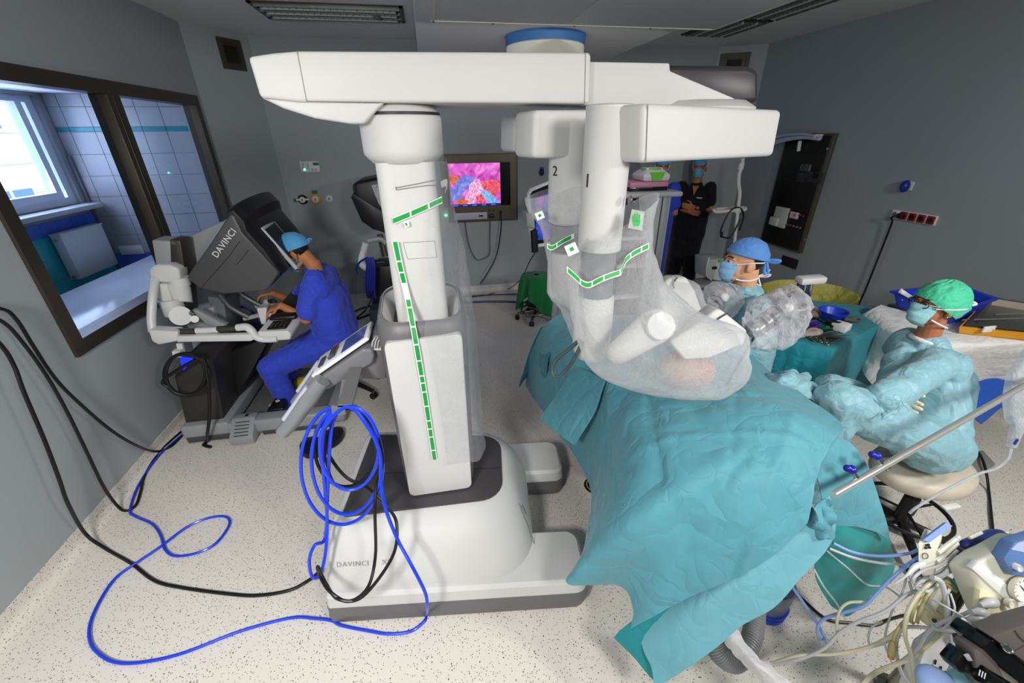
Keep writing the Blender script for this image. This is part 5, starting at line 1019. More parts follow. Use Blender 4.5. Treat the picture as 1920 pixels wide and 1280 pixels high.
# ------------------------------------------------------------------ second console against the back wall
c2o = np.array([-.62, 5.15, 0]); con2 = thing('surgeon_console', 'unused dark surgeon console hung with blue cable behind the white column', 'surgeon console', c2o)
yq = 4.95
mk('head_housing', prism(bpoly([(659, 348), (668, 340), (705, 333), (760, 330), (770, 420), (738, 442), (720, 438), (681, 416), (664, 372)], yq), (0, .55, 0)), M_conb, con2, bevel=.04, seg=3, bev_ang=15)
mk('housing_facet', prism(bpoly([(658, 370), (662, 362), (722, 400), (738, 440), (700, 430), (678, 415)], yq-.012), (0, .04, 0)), mat('console_facet', (30, 30, 34), .4), con2, bevel=.006)
mk('neck_post', tube([ony(712, 440, yq+.1), ony(722, 480, yq+.1)], .035, 10, 2), M_steel, con2)
mk('bracket_arm', tube([ony(690, 452, yq), ony(712, 448, yq), ony(724, 456, yq)], .03, 10, 4), M_grey_pl, con2); mk('side_rail', tube([ony(686, 455, yq-.1), ony(682, 470, yq-.1), ony(682, 490, yq-.1)], .035, 10, 4), M_conw, con2)
mk('armrest', tube([ony(680, 472, yq-.15), ony(678, 490, yq-.2), ony(684, 499, yq-.25), ony(703, 505, yq-.25)], [.03, .04, .045, .045], 12, 5), M_conw, con2, smooth=60)
mk('touchpad', prism(bpoly([(681, 492), (722, 490), (722, 497), (690, 498)], yq-.22), (0, .12, 0)), M_conb, con2, bevel=.006)
mk('body', prism(bpoly([(703, 500), (760, 498), (768, 570), (700, 570)], yq-.1), (0, .4, 0)), M_conb, con2, bevel=.012)
mk('base', box2((-.86, 4.85, .01), (-.25, 5.5, .28)), mat('bumper_grey', (1, 1, 1)), con2, bevel=.03, seg=3)
mk('castor', cyl((-.83, 4.84, .05), (-.83, 4.90, .05), .05, n=20), M_black, con2)
for k, dx in enumerate((0, 4, 8, 11)): cable('draped_cable', ['blue cable bunch hanging on the unused console, leftmost strand', 'blue cable bunch hanging on the unused console, second strand', 'blue cable bunch hanging on the unused console, third strand', 'blue cable bunch hanging on the unused console, rightmost strand'][k], [ony(690+dx*.6, 482, yq-.3), ony(690+dx, 500, yq-.32), ony(689+dx, 540, yq-.32), ony(692+dx, 558, yq-.3)], .022, mat('hank_blue', (14, 24, 130), .5), group='blue cables on the unused console')
cable('blue_cable', 'thin blue cable loop left of the unused console', [ony(690, 482, yq-.3), ony(674, 492, yq-.3), ony(668, 506, yq-.3), ony(676, 518, yq-.3), ony(690, 520, yq-.3)], .010, mat('dark_blue_cable', (1, 1, 1)))
for k, P in enumerate(([ony(700, 540, yq-.3), ony(696, 560, yq-.3), onz(686, 580, .05), onz(668, 596, .012), onz(650, 608, .012), onz(640, 616, .012)], [ony(697, 552, yq-.3), ony(700, 572, yq-.3), onz(698, 585, .02), onz(690, 590, .012), onz(655, 604, .012)], [onz(700, 573, .012), onz(680, 577, .012), onz(660, 586, .012), onz(640, 592, .012)])): cable('floor_cable', ['black cable slanting over the floor left of the white column', 'second black cable sagging to the floor under the unused console', 'dark blue cable on the floor behind the seated surgeon'][k], P, .011, M_blkc if k < 2 else mat('dark_blue_cable', (1, 1, 1)))
for k, P in enumerate(([onz(868, 567, .012), onz(920, 565, .012), onz(985, 567, .012), onz(1075, 578, .012)], [onz(868, 556, .012), onz(910, 553, .012), onz(980, 551, .012), onz(1060, 552, .012)])): cable('floor_cable', ['thick blue cable across the rear floor right of the column', 'thin blue cable nearer the back wall right of the column'][k], P, .014 if k == 0 else .009, mat('dark_blue_cable', (1, 1, 1)))
# ================================================================== OPERATING TABLE AND DRAPES
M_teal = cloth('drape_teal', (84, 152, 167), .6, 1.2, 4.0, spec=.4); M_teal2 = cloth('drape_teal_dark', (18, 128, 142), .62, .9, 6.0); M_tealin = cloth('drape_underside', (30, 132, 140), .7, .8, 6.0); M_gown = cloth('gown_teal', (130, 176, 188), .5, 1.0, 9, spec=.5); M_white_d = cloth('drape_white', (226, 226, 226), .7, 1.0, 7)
tb = thing('operating_table', 'steel operating table column hidden under the teal patient drapes', 'operating table', (1.25, 1.6, 0))
mk('base', box2((1.0, 1.45, .02), (1.45, 2.35, .16)), M_steel, tb, bevel=.03); mk('column', box2((1.12, 1.75, .16), (1.36, 2.05, .7)), M_steel, tb, bevel=.02); mk('top', box2((1.05, .95, .70), (1.42, 2.75, .78)), M_black, tb, bevel=.02)
def Z(rows): return [[onz(*q) for q in r] for r in rows]
def crump(a, s, sd): return lambda p, u, v: a*(fold(p, s, sd)-.5)+a*.3*(fold(p, s*2.3, sd+4)-.5)
main = Z([
 [(984, 722, .30), (994, 670, .62), (1018, 612, .90), (1060, 588, .96), (1120, 592, .97), (1190, 590, .98), (1270, 590, .97), (1340, 600, .95)],
 [(1012, 765, .34), (1030, 722, .62), (1052, 665, .90), (1095, 640, .99), (1160, 645, 1.02), (1240, 640, 1.04), (1320, 640, 1.02), (1390, 645, .98)],
 [(1050, 815, .36), (1072, 765, .64), (1105, 708, .90), (1155, 690, 1.02), (1220, 690, 1.07), (1300, 690, 1.09), (1380, 690, 1.06), (1450, 700, 1.0)],
 [(1090, 870, .38), (1112, 815, .66), (1150, 755, .92), (1200, 730, 1.04), (1265, 722, 1.09), (1345, 722, 1.12), (1425, 724, 1.12), (1505, 742, 1.06)],
 [(1110, 925, .38), (1132, 870, .66), (1172, 810, .92), (1225, 775, 1.03), (1295, 752, 1.09), (1370, 742, 1.13), (1450, 745, 1.14), (1545, 765, 1.09)],
 [(1100, 1005, .38), (1128, 945, .64), (1180, 880, .90), (1240, 825, 1.03), (1315, 795, 1.09), (1390, 775, 1.14), (1475, 775, 1.15), (1580, 800, 1.09)],
 [(1080, 1058, .40), (1112, 1000, .63), (1175, 935, .86), (1245, 875, 1.0), (1325, 840, 1.07), (1405, 820, 1.11), (1490, 815, 1.12), (1560, 830, 1.08)],
 [(1066, 1094, .42), (1112, 1050, .60), (1180, 990, .82), (1255, 930, .96), (1335, 885, 1.04), (1415, 865, 1.08), (1490, 862, 1.08), (1540, 872, 1.04)],
 [(1160, 1100, .44), (1190, 1068, .60), (1235, 1020, .78), (1290, 970, .90), (1355, 930, .98), (1425, 910, 1.02), (1485, 905, 1.03), (1530, 915, 1.0)],
 [(1186, 1142, .41), (1222, 1108, .56), (1268, 1070, .69), (1318, 1038, .78), (1372, 1012, .84), (1428, 986, .89), (1482, 962, .93), (1522, 948, .955)],
 [(1182, 1178, .36), (1222, 1158, .46), (1264, 1137, .54), (1318, 1108, .62), (1372, 1082, .69), (1422, 1056, .76), (1472, 1020, .83), (1514, 980, .90)],
])
def drw(p, u, v):
    d = .012*(fold(p, 2.4, 2)-.5)+.0035*(fold(p, 8, 7)-.5)
    d += .007*(fold((p[0]*.78+p[1]*.62, (p[1]*.78-p[0]*.62)*.35, p[2]*.3), 7.0, 11)-.5)
    for (a, b_, w, h) in (((.905, .75), (1.33, 1.12), .012, -.010), ((.93, 1.45), (1.42, 1.18), .010, .009), ((.6, 1.3), (1.3, 1.0), .012, -.009), ((1.0, 1.7), (.75, 1.05), .018, .014), ((.95, .95), (1.25, 1.35), .010, .007), ((.8, .9), (1.05, 1.0), .02, .012)):
        a, b_ = np.array(a), np.array(b_); ab = b_-a; t = min(max(np.dot(p[:2]-a, ab)/np.dot(ab, ab), 0), 1); dd = np.linalg.norm(p[:2]-a-ab*t); d += h*math.exp(-(dd/w)**2)
    return d
dp = thing('patient_drape', 'large teal surgical drape over the patient with folded hem toward the camera', 'drape', (1.1, 1.4, .3))
mk('main_sheet', sheet(main, 9, drw, th=.002), M_teal, dp, smooth=75)
hem = Z([[(1190, 1150, .37), (1240, 1128, .47), (1285, 1104, .55), (1340, 1070, .64), (1400, 1040, .72), (1460, 1005, .80), (1510, 965, .88), (1556, 928, .94)],
         [(1205, 1215, .33), (1262, 1172, .47), (1318, 1130, .58), (1378, 1090, .67), (1440, 1052, .74), (1496, 1018, .80), (1540, 988, .85), (1563, 960, .90)],
         [(1222, 1252, .30), (1280, 1212, .43), (1340, 1170, .53), (1402, 1130, .61), (1462, 1085, .69), (1515, 1045, .75), (1550, 1015, .80), (1566, 985, .84)],
         [(1226, 1292, .26), (1290, 1252, .38), (1345, 1212, .47), (1392, 1172, .54), (1450, 1140, .60), (1500, 1085, .69), (1540, 1042, .76), (1562, 1008, .80)]])
mk('folded_hem', sheet(hem, 7, crump(.006, 4, 5), th=.002), cloth('drape_hem', (104, 166, 180), .6, .8, 5), dp, smooth=75)
side = Z([[(1184, 1165, .37), (1215, 1150, .44), (1258, 1140, .49)], [(1164, 1180, .33), (1205, 1190, .36), (1248, 1195, .38)], [(1150, 1196, .29), (1190, 1235, .27), (1232, 1282, .22)]])
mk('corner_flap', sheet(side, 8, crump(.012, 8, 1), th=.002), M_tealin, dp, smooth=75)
fl_ = Z([[(1080, 690, .86), (1108, 700, .92), (1136, 716, .95)], [(1052, 736, .74), (1085, 752, .79), (1118, 770, .83)], [(1030, 768, .64), (1062, 790, .68), (1096, 808, .72)], [(1017, 788, .57), (1048, 812, .60), (1080, 834, .62)]])
mk('folded_flap', sheet([[p+np.array([-.012, -.02, .022]) for p in r] for r in fl_], 6, crump(.004, 7, 3), th=.012), M_teal, dp, smooth=60)
foot_ = Z([[(1018, 612, .895), (1052, 590, .95), (1085, 588, .95)], [(996, 660, .66), (1016, 650, .74), (1036, 660, .84)], [(984, 700, .44), (1002, 690, .55), (1030, 700, .68)], [(976, 724, .30), (996, 702, .42), (1022, 712, .56)]])
mk('foot_drop', sheet([[p+np.array([-.02, -.01, .0]) for p in r] for r in foot_], 6, crump(.008, 8, 8), th=.002), M_teal2, dp, smooth=75)  # shaded hanging end: the shade is put in as darker teal
rt_ = Z([[(1520, 835, 1.08), (1560, 822, 1.08), (1592, 826, 1.05), (1612, 850, 1.0)], [(1530, 880, .98), (1570, 868, 1.0), (1610, 872, .97), (1642, 905, .88)], [(1536, 935, .88), (1580, 925, .90), (1625, 930, .86), (1652, 962, .76)], [(1540, 990, .74), (1585, 985, .74), (1630, 990, .70), (1664, 1010, .62)]])
hd_ = thing('side_drape', 'darker teal drape hanging at the head end beside the steel rail', 'drape', (1.5, 1.0, .1))
mk('upper_sheet', sheet(rt_, 7, crump(.016, 4, 2), th=.002), M_teal, hd_, smooth=75)
lw_ = Z([[(1548, 960, .80), (1590, 965, .79), (1632, 972, .73), (1666, 1000, .62)], [(1545, 985, .74), (1590, 990, .72), (1635, 1000, .66), (1672, 1025, .55)], [(1528, 1040, .58), (1580, 1048, .55), (1635, 1052, .50), (1677, 1048, .46)], [(1530, 1085, .42), (1575, 1095, .38), (1625, 1098, .35), (1672, 1078, .36)], [(1555, 1130, .24), (1580, 1142, .20), (1605, 1140, .20), (1640, 1110, .26)], [(1578, 1150, .14), (1585, 1156, .12), (1592, 1154, .13), (1602, 1146, .15)]])
mk('hanging_corner', sheet(lw_, 6, crump(.010, 7, 6), th=.002), mat('drape_green_film', (40, 150, 150), .5, spec=.4), hd_, smooth=75)
kn = Z([[(1528, 955, .93), (1545, 935, .95), (1560, 938, .95)], [(1522, 985, .86), (1545, 975, .90), (1562, 980, .88)], [(1530, 1015, .80), (1552, 1010, .84), (1566, 1010, .80)]])
mk('gathered_fold', sheet(kn, 6, crump(.022, 16, 3), th=.004), M_teal, hd_, smooth=75)
lump = Z([[(1425, 720, .95), (1450, 700, 1.02), (1485, 694, 1.04), (1515, 705, 1.0), (1530, 728, .92)], [(1430, 728, .98), (1455, 712, 1.06), (1488, 706, 1.08), (1515, 718, 1.04), (1535, 742, .94)], [(1440, 745, .96), (1462, 736, 1.02), (1490, 735, 1.04), (1518, 745, 1.0), (1540, 765, .92)]])
tag(mk('arm_drape', sheet(lump, 8, crump(.022, 12, 9), th=.003), M_gown, smooth=75), 'crumpled teal drape hump at the table edge before the draped instrument table', 'drape')
# draped patient: only the abdomen shows through the film
pt = thing('person', 'draped patient lying on the table, abdomen showing faintly under the plastic', 'person', (1.2, 1.75, .78))
bdy = [cap_seg((1.2, 2.2, .88), (1.25, 1.45, .92), .14, .16), cap_seg((1.1, 2.2, .88), (1.15, 1.45, .92), .12, .13), cap_seg((1.3, 2.2, .88), (1.33, 1.45, .92), .12, .13), ell(ond(1290, 690, 1.92), (.12, .12, .085), 20, 12), cap_seg((1.24, 2.3, .87), (1.14, 2.75, .86), .09, .06), cap_seg((1.12, 2.3, .87), (1.04, 2.75, .86), .09, .06), cap_seg((1.3, 1.4, .92), (1.33, 1.1, .92), .07, .10)]
mk('body', remesh(bdy, .015, 3), mat('skin_iodine', (196, 146, 120), .5), pt, smooth=80)
tag(mk('camera_cable', tube([ond(1088, 636, 1.62), ond(1066, 655, 1.66), ond(1042, 676, 1.70), ond(1035, 697, 1.71), ond(1046, 706, 1.70), ond(1066, 688, 1.66), ond(1082, 662, 1.62), ond(1092, 640, 1.6)], .0075, 8, 8), mat('cable_slate', (66, 78, 84), .5)), 'grey cable loop lying on the teal drape left of the film-wrapped arm', 'cable')
# ------------------------------------------------------------------ instrument table
itab = thing('instrument_table', 'instrument table under a dark teal drape between assistant and nurse', 'table', (2.8, 2.3, 0))
zt2 = .90; k0, k1, k2, k3 = onz(1562, 655, zt2), onz(1438, 626, zt2), onz(1490, 560, zt2), onz(1705, 580, zt2)
top_ = [k0, k1, k2, k3]
cen = sum(top_)/4
def ringz(z, e, wv, n=14):
    P = []
    for i in range(4):
        a, b_ = top_[i], top_[(i+1) % 4]
        for t in np.linspace(0, 1, n, endpoint=False):
            p = a*(1-t)+b_*t; d = p-cen; d[2] = 0; d = nrm(d); P.append(np.array([p[0], p[1], 0])+d*(e+wv*math.sin(9*t*math.pi+i))+np.array([0, 0, z]))
    return P
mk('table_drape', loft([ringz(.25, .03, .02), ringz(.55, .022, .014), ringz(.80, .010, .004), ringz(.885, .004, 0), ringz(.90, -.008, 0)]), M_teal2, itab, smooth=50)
for k, (p, q) in enumerate(((k0, k1), (k1, k2), (k2, k3), (k3, k0))): 
    l = (p*.85+cen*.15); mk('leg', cyl((l[0], l[1], .02), (l[0], l[1], .25), .018, n=12), M_steel, itab)
def on_t(px, py, dz=0.0): return onz(px, py, zt2+dz)
bw_ = on_t(1557, 600, .0); bowl = mk('blue_bowl', lathe([(.0, .002), (.055, .002), (.062, .01), (.088, .065), (.094, .072), (.094, .078), (.086, .075), (.058, .012), (.0, .010)], (bw_[0], bw_[1], zt2), 32), M_blue); tag(bowl, 'bright blue plastic bowl on the teal instrument table', 'bowl')
def tool(name, label, cat, pts, r, m, dz=.012, group=None): return tag(mk(name, tube([on_t(px, py, dz) for px, py in pts], r, 7, 3), m), label, cat, group)
tool('laparoscopic_instrument', 'long black laparoscopic shaft across the instrument table ending by the white box', 'instrument', [(1503, 585), (1535, 600), (1566, 613)], .006, M_blackg, .03)
hnd = bpy.data.objects['laparoscopic_instrument']
mk('handle', join(ell(on_t(1560, 606, .03), (.03, .05, .03), 14, 10), ell(on_t(1568, 610, .03), (.05, .03, .03), 14, 10)), M_black, hnd); mk('handle_ring', ell(on_t(1552, 602, .03), (.012, .012, .02), 10, 8), mat('brass', (190, 140, 70), .35, .7), hnd)
tool('retractor', 'grey steel bar lying on the teal table under the long black shaft', 'instrument', [(1492, 607), (1513, 600), (1535, 597)], .006, M_dsteel)
tool('forceps', 'slim steel bar beside the wrapped instrument arm on the table', 'instrument', [(1494, 594), (1525, 594)], .005, M_steel)
for i, (px, py, m, lab) in enumerate(((1508, 610, mat('clip_olive', (112, 98, 30), .5), 'small olive clip on the teal instrument table'), (1526, 608, mat('clip_purple', (96, 30, 170), .4), 'upper purple clip on the teal instrument table'), (1527, 615, mat('clip_purple', (96, 30, 170), .4), 'lower purple clip on the teal instrument table'), (1547, 616, mat('clip_green', (14, 130, 80), .4), 'small green clip on the teal instrument table'))):
    p = on_t(px, py, .012); o = mk('clip', join(box(p, (.05, .03, .018), rotz(-.3)), ell(p+(.015, 0, .008), (.018, .014, .014), 12, 8)), m, bevel=.003); tag(o, lab, 'clip')
p = on_t(1518, 625, .012); g_ = tag(mk('gauze', remesh([ell(p, (.075, .035, .018), 18, 10), ell(p+(.05, .01, .004), (.05, .04, .02), 18, 10), ell(p+(-.06, -.01, 0), (.05, .02, .012), 18, 10)], .006, 3, .5, lambda q: .006*fold(q, 40, 2)), mat('gauze_white', (228, 216, 210), .9, var=(22, .05)), smooth=80), 'white gauze swab tinged pink on the front of the instrument table', 'gauze'); mk('stain', ell(p+(.03, 0, .018), (.03, .02, .008), 14, 8), mat('gauze_pink', (226, 170, 156), .9), g_)
for i, (px, py, lab) in enumerate(((1513, 580, 'folded white gauze pack left of the blue bowl'), (1522, 588, 'pinkish gauze pack left of the blue bowl, nearer of two'))):
    p = on_t(px, py, .015); tag(mk('gauze', remesh([ell(p, (.09, .035, .02), 18, 10), ell(p+(.05, -.02, .0), (.05, .03, .016), 18, 10)], .007, 3, .5, lambda q: .006*fold(q, 30, i)), mat('gauze_plain', (222, 214, 212), .9) if i == 0 else mat('gauze_pinkish', (214, 180, 178), .9), smooth=80), lab, 'gauze')
p = on_t(1577, 612, .03); tag(mk('white_box', box(p, (.10, .09, .05), rotz(.4)), M_white, bevel=.006), 'small white plastic box at the edge of the instrument table', 'box'); p = on_t(1582, 604, .03); tag(mk('grey_cord', tube([p, p+(.05, .03, .02), p+(.12, 0, .01), p+(.06, -.04, .02), p+(-.02, -.01, .03)], .012, 8, 5), M_gryc), 'grey bundled cord behind the white plastic box on the table', 'cord')
def scissors(px, py, a, s, label, m=M_steel):
    c = on_t(px, py, .010); d = np.array([math.cos(a), math.sin(a), 0]); n = np.array([-d[1], d[0], 0]); t = thing('clamp', label, 'clamp', c, 'steel clamps on the instrument table')
    for s_ in (1, -1):
        b = mk('blade', tube([c+d*.10*s, c+n*s_*.004, c-d*.05*s+n*s_*.010, c-d*.10*s+n*s_*.018], [.002, .005, .004, .004], 7, 3), m, t)
        cc = c-d*.122*s+n*s_*.022; mk('finger_ring', tube([cc+(d*math.cos(u)+n*math.sin(u))*.018*s for u in np.linspace(0, 2*math.pi, 10, endpoint=False)], .0035, 6, 2, closed=True), m, b)
for i, (px, py, a, s, m) in enumerate(((1492, 618, -.9, 1.0, M_dsteel), (1552, 628, .1, 1.0, M_steel), (1562, 624, .2, 1.0, M_steel), (1572, 630, .0, 1.0, M_steel), (1556, 634, -.2, 1.0, M_dsteel), (1568, 637, .15, .9, M_steel))): scissors(px, py, a, s, ['dark steel clamp alone near the front left of the instrument table', 'steel clamp in the cluster right of the gauze, leftmost', 'steel clamp in the cluster right of the gauze, farthest', 'steel clamp in the cluster next to the white drape', 'dark steel clamp in the cluster, nearest the front edge', 'small steel clamp in the cluster, at the front right'][i], m)
tool('scalpel_handle', 'dark flat handle under the green clip on the table', 'instrument', [(1530, 624), (1545, 620), (1560, 617)], .009, M_dsteel, .010)
# glass rod stand with white cap and yellow bag bin behind
ps = thing('suction_post', 'upright steel post with white plastic cap behind the instrument table', 'post', on_t(1508, 612))
pb, ptp = ony(1512, 582, 2.52), ony(1519, 528, 2.52)
mk('post', join(cyl(pb+(0, 0, -.1), ptp, .022, n=14), cyl(pb+(-.05, 0, -.1), ptp+(-.05, 0, 0), .02, n=14)), M_chrome, ps); mk('post_panel', box((pb+ptp)/2+(-.09, .01, 0), (.05, .02, .22)), mat('smoke_glass', (60, 76, 78), .2), ps)
mk('cap', loft([[ptp+np.array([x, y, z]) for x, y in ((-.12, -.05), (.10, -.05), (.12, .05), (-.10, .05))] for z in (-.01, .045)]), M_white, ps, bevel=.02)
yb_ = thing('waste_bin', 'yellow bag lining a round bin behind the instrument table', 'bin', (*onz(1512, 548, .78)[:2], 0))
yc_ = onz(1512, 548, .78); M_yel = film('yellow_bag', (236, 232, 128), base=.8, edge=.95, rough=.3, wr=18)
n_ = 40; tt = np.linspace(0, 2*math.pi, n_, endpoint=False); 
def yr(r, z, w): return [(yc_[0]+.02+(r+w*math.sin(7*t+z*9)+w*math.sin(13*t))*math.cos(t)*1.15, yc_[1]+(r+w*math.sin(9*t))*math.sin(t), z) for t in tt]
mk('bag', loft([yr(.29, .50, .012), yr(.33, .63, .012), yr(.355, .73, .006), yr(.365, .785, .008), yr(.35, .79, .004), yr(.32, .69, .012), yr(.29, .50, .02), yr(.05, .46, .01)], cap=False), M_yel, yb_, smooth=70)
mk('bucket', lathe([(.0, .02), (.22, .02), (.31, .62), (.29, .62), (.2, .06), (0, .06)], (yc_[0]+.02, yc_[1], 0), 32), mat('bin_yellow', (206, 190, 60), .5), yb_)
# ------------------------------------------------------------------ white draped table with trays behind the nurse
wtb = thing('draped_table', 'table under a wrinkled white drape behind the nurse in green cap', 'table', (3.5, 2.1, 0))
zw = .95
wr_ = [[onz(1652, 571, zw+.02), onz(1700, 583, zw), onz(1760, 590, zw), onz(1830, 600, zw), onz(1925, 600, zw)],
       [onz(1640, 578, zw+.01), onz(1690, 600, zw), onz(1755, 620, zw), onz(1830, 636, zw), onz(1930, 634, zw)],
       [onz(1618, 590, .90), onz(1675, 625, .90), onz(1745, 650, .90), onz(1832, 655, .90), onz(1930, 650, .90)],
       [onz(1595, 608, .80), onz(1655, 655, .76), onz(1735, 690, .72), onz(1835, 680, .74), onz(1930, 675, .74)],
       [onz(1580, 622, .72), onz(1648, 690, .62), onz(1735, 730, .55), onz(1838, 700, .60), onz(1930, 702, .58)],
       [onz(1600, 655, .62), onz(1640, 725, .50), onz(1735, 760, .42), onz(1838, 712, .52), onz(1930, 718, .50)]]
mk('white_drape', sheet(wr_, 8, crump(.010, 4, 4), th=.003), M_white_d, wtb, smooth=75)
mk('blue_skirt', sheet([[onz(1815, 690, .60), onz(1870, 700, .56), onz(1930, 700, .54)], [onz(1820, 740, .42), onz(1868, 740, .42), onz(1915, 730, .42)], [onz(1825, 780, .30), onz(1848, 770, .32), onz(1895, 750, .36)], [onz(1838, 795, .22), onz(1846, 790, .24), onz(1856, 780, .27)]], 6, crump(.006, 8, 4), th=.003), cloth('skirt_blue', (36, 88, 190), .6, .7, 7), wtb, smooth=75)
mk('table_top', box2((3.42, 1.95, .86), (4.40, 2.44, .935)), M_steel, wtb); 
for x in (3.45, 4.3):
    for y in (2.05, 2.38): mk('leg', cyl((x, y, .01), (x, y, .86), .02, n=12), M_steel, wtb)
mk('base_rail', box2((3.42, 2.02, .10), (4.35, 2.07, .14)), M_steel, wtb)
tr = thing('steel_tray', 'shallow steel instrument tray with amber liner on the white draped table', 'tray', (3.95, 2.15, .96))
a0, a1_, a2_, a3 = onz(1800, 612, .985), onz(1925, 622, .985), onz(1925, 590, 1.0), onz(1850, 566, 1.0)
def quad_tray(P, h, th, m, name, par, z0):
    c = sum(P)/4; ins = [p+(c-p)*th for p in P]; top = [np.array([p[0], p[1], z0+h]) for p in P]; ti = [np.array([p[0], p[1], z0+h]) for p in ins]; bo = [np.array([p[0], p[1], z0]) for p in [p+(c-p)*.05 for p in P]]; bi = [np.array([p[0], p[1], z0+.006]) for p in [p+(c-p)*(th+.03) for p in P]]
    return mk(name, loft([bo, top, ti, bi]), m, par, smooth=None)
tp_ = [onz(1795, 620, .98), onz(1990, 640, .98), onz(1990, 585, .98), onz(1850, 563, .98)]
quad_tray(tp_, .05, .05, mat('amber_liner', (214, 150, 24), .35, spec=.5), 'amber_liner', tr, .96); quad_tray([p+(sum(tp_)/4-p)*.07 for p in tp_], .052, .10, M_steel, 'tray', tr, .965)
for t in (.3, .6): p = tp_[0]*(1-t)+tp_[2]*t; mk('instrument_bar', cyl(p+(-.18, .05, .03), p+(.22, -.02, .035), .006, n=8), M_chrome, tr)
mk('latch', box(tp_[0]*.72+tp_[1]*.28+(0, -.005, .035), (.09, .012, .04)), M_white, tr, bevel=.004)
bt = thing('blue_tray', 'deep blue plastic tray with white corner at back of the white table', 'tray', (3.9, 2.55, .95))
tq = [onz(1668, 546, 1.08), onz(1800, 585, 1.08), onz(1872, 560, 1.08), onz(1795, 533, 1.08)]
cq = sum(tq)/4; R1 = [p+(cq-p)*-.0 for p in tq]
mk('tray', loft([[np.array([*(p+(cq-p)*.22)[:2], .97]) for p in tq], [np.array([*(p+(cq-p)*.10)[:2], 1.06]) for p in tq], [p+(0, 0, -.01) for p in tq], [p+(0, 0, .005) for p in tq], [np.array([*(p+(cq-p)*.12)[:2], 1.083]) for p in tq], [np.array([*(p+(cq-p)*.24)[:2], .99]) for p in tq]]), mat('tray_blue', (26, 58, 196), .35), bt, smooth=None)
for k in range(6): t = .1+.15*k; p = (tq[0]+(cq-tq[0])*.16)*(1-t)+(tq[1]+(cq-tq[1])*.16)*t; mk('vent_hole', ell((p[0]-.004, p[1]-.008, 1.035), (.008, .006, .006), 8, 6), M_white, bt)
mk('paper_liner', sheet([[onz(1690, 540, 1.13), onz(1700, 548, 1.10), onz(1712, 556, 1.085)], [onz(1684, 548, 1.09), onz(1695, 554, 1.085), onz(1706, 560, 1.08)]], 4, th=.002), M_white, bt)
# ================================================================== ASSISTANT AND NURSE
wobg = lambda amp, sc, sd: (lambda p: amp*(fold((p[0], p[1]*1.3, p[2]*.55), sc, sd)-.55)+amp*.4*(fold((p[0], p[1], p[2]*.5+p[0]*.4), sc*2.0, sd+3)-.55))
asst = thing('person', 'assistant in teal gown and blue cap with a blue mask looking left', 'person', (1.9, 2.15, 0))
ah = ond(1393, 492, 2.42); aR = head_frame((-.93, .30, .02), (0, .02, 1))
an_ = ah+(.05, -.0, -.17); ach = ah+(.10, -.02, -.46); apel = ah+(.14, -.02, -.86)
alat = nrm(np.cross((0, 0, 1), (-.93, .30, 0)))
sL, sR = an_+alat*.19+(.02, 0, -.05), an_-alat*.19+(.02, 0, -.05)
eL, eR = sL+(-.06, .02, -.30), sR+(-.06, .02, -.30); wL, wR = eL+(-.24, .02, .02), eR+(-.24, -.0, .02)
abody = head_geo(ah, aR)+torso_geo(apel, ach, an_, alat)+[cap_seg(an_+(0, 0, -.02), loc(ah, aR, (-.038, 0, -.04)), .066, .058), cap_seg(sL, eL, .05, .042), cap_seg(eL, wL, .042, .03), cap_seg(sR, eR, .05, .042), cap_seg(eR, wR, .042, .03)]
abody += hand_geo(wL, (-1, 0, -.2), (0, .2, -1), -1, .6)+hand_geo(wR, (-1, 0, -.2), (0, -.2, -1), 1, .6)
for s_ in (1, -1):
    hp_ = apel+alat*.1*s_; k_ = np.array([hp_[0]-.08, hp_[1], .42]); a_ = np.array([hp_[0]+.02, hp_[1], .09]); abody += [cap_seg(hp_, k_, .085, .06), cap_seg(k_, a_, .056, .042)]+foot_geo(a_, (-1, 0, 0))
mk('body', remesh(abody, .005, 2, .4), M_skinB, asst, smooth=80)
ag = torso_geo(apel, ach, an_-(0, 0, .012), alat, .04)[:-1]+[cap_seg(ach, an_*.82+ach*.18, .14, .115), cap_seg(sL+(0, 0, -.01), eL, .088, .075), cap_seg(eL, wL, .075, .05), cap_seg(sR+(0, 0, -.01), eR, .088, .075), cap_seg(eR, wR, .075, .05), cap_seg(apel+alat*.1, np.array([apel[0]-.05, apel[1], .35])+alat*.12, .16, .19), cap_seg(apel-alat*.1, np.array([apel[0]-.05, apel[1], .35])-alat*.12, .16, .19)]
mk('gown', remesh(ag, .009, 5, .5, wobg(.010, 8, 4)), M_gown, asst, smooth=80)
mk('gown_collar', tube([an_+(.075*math.cos(t), .085*math.sin(t), -.005-.02*math.cos(t)) for t in np.linspace(0, 2*math.pi, 12, endpoint=False)], .016, 8, 3, closed=True), M_gown, asst, smooth=70)
M_capb2 = cloth('cap_mid_blue', (84, 136, 206), .7, .7, 26)
cap_part(asst, ah, aR, M_capb2, lambda a: 3+12*math.cos(a)-math.cos(2*a), puff=1.0, wr=.03, seed=5, rad=(.116, .094, .108))
mk('cap_band', tube([loc(ah, aR, (-.016+.115*math.cos(t)*math.cos(math.radians(5+12*math.cos(t)-math.cos(2*t))), .092*math.sin(t)*math.cos(math.radians(5+12*math.cos(t)-math.cos(2*t))), .038+.104*math.sin(math.radians(5+12*math.cos(t)-math.cos(2*t))))) for t in np.linspace(0, 2*math.pi, 24, endpoint=False)], .006, 7, 3, closed=True), M_capb2, asst, smooth=70)
for P in ([(-.125, 0, .02), (-.16, .02, .026), (-.185, .03, .024), (-.165, .02, .012), (-.128, 0, .012)], [(-.125, 0, .012), (-.135, .01, -.02), (-.145, .012, -.055), (-.125, .012, -.05), (-.122, 0, 0)]): mk('cap_tie', tube([loc(ah, aR, p) for p in P], .009, 8, 5), M_capb2, asst, smooth=70)
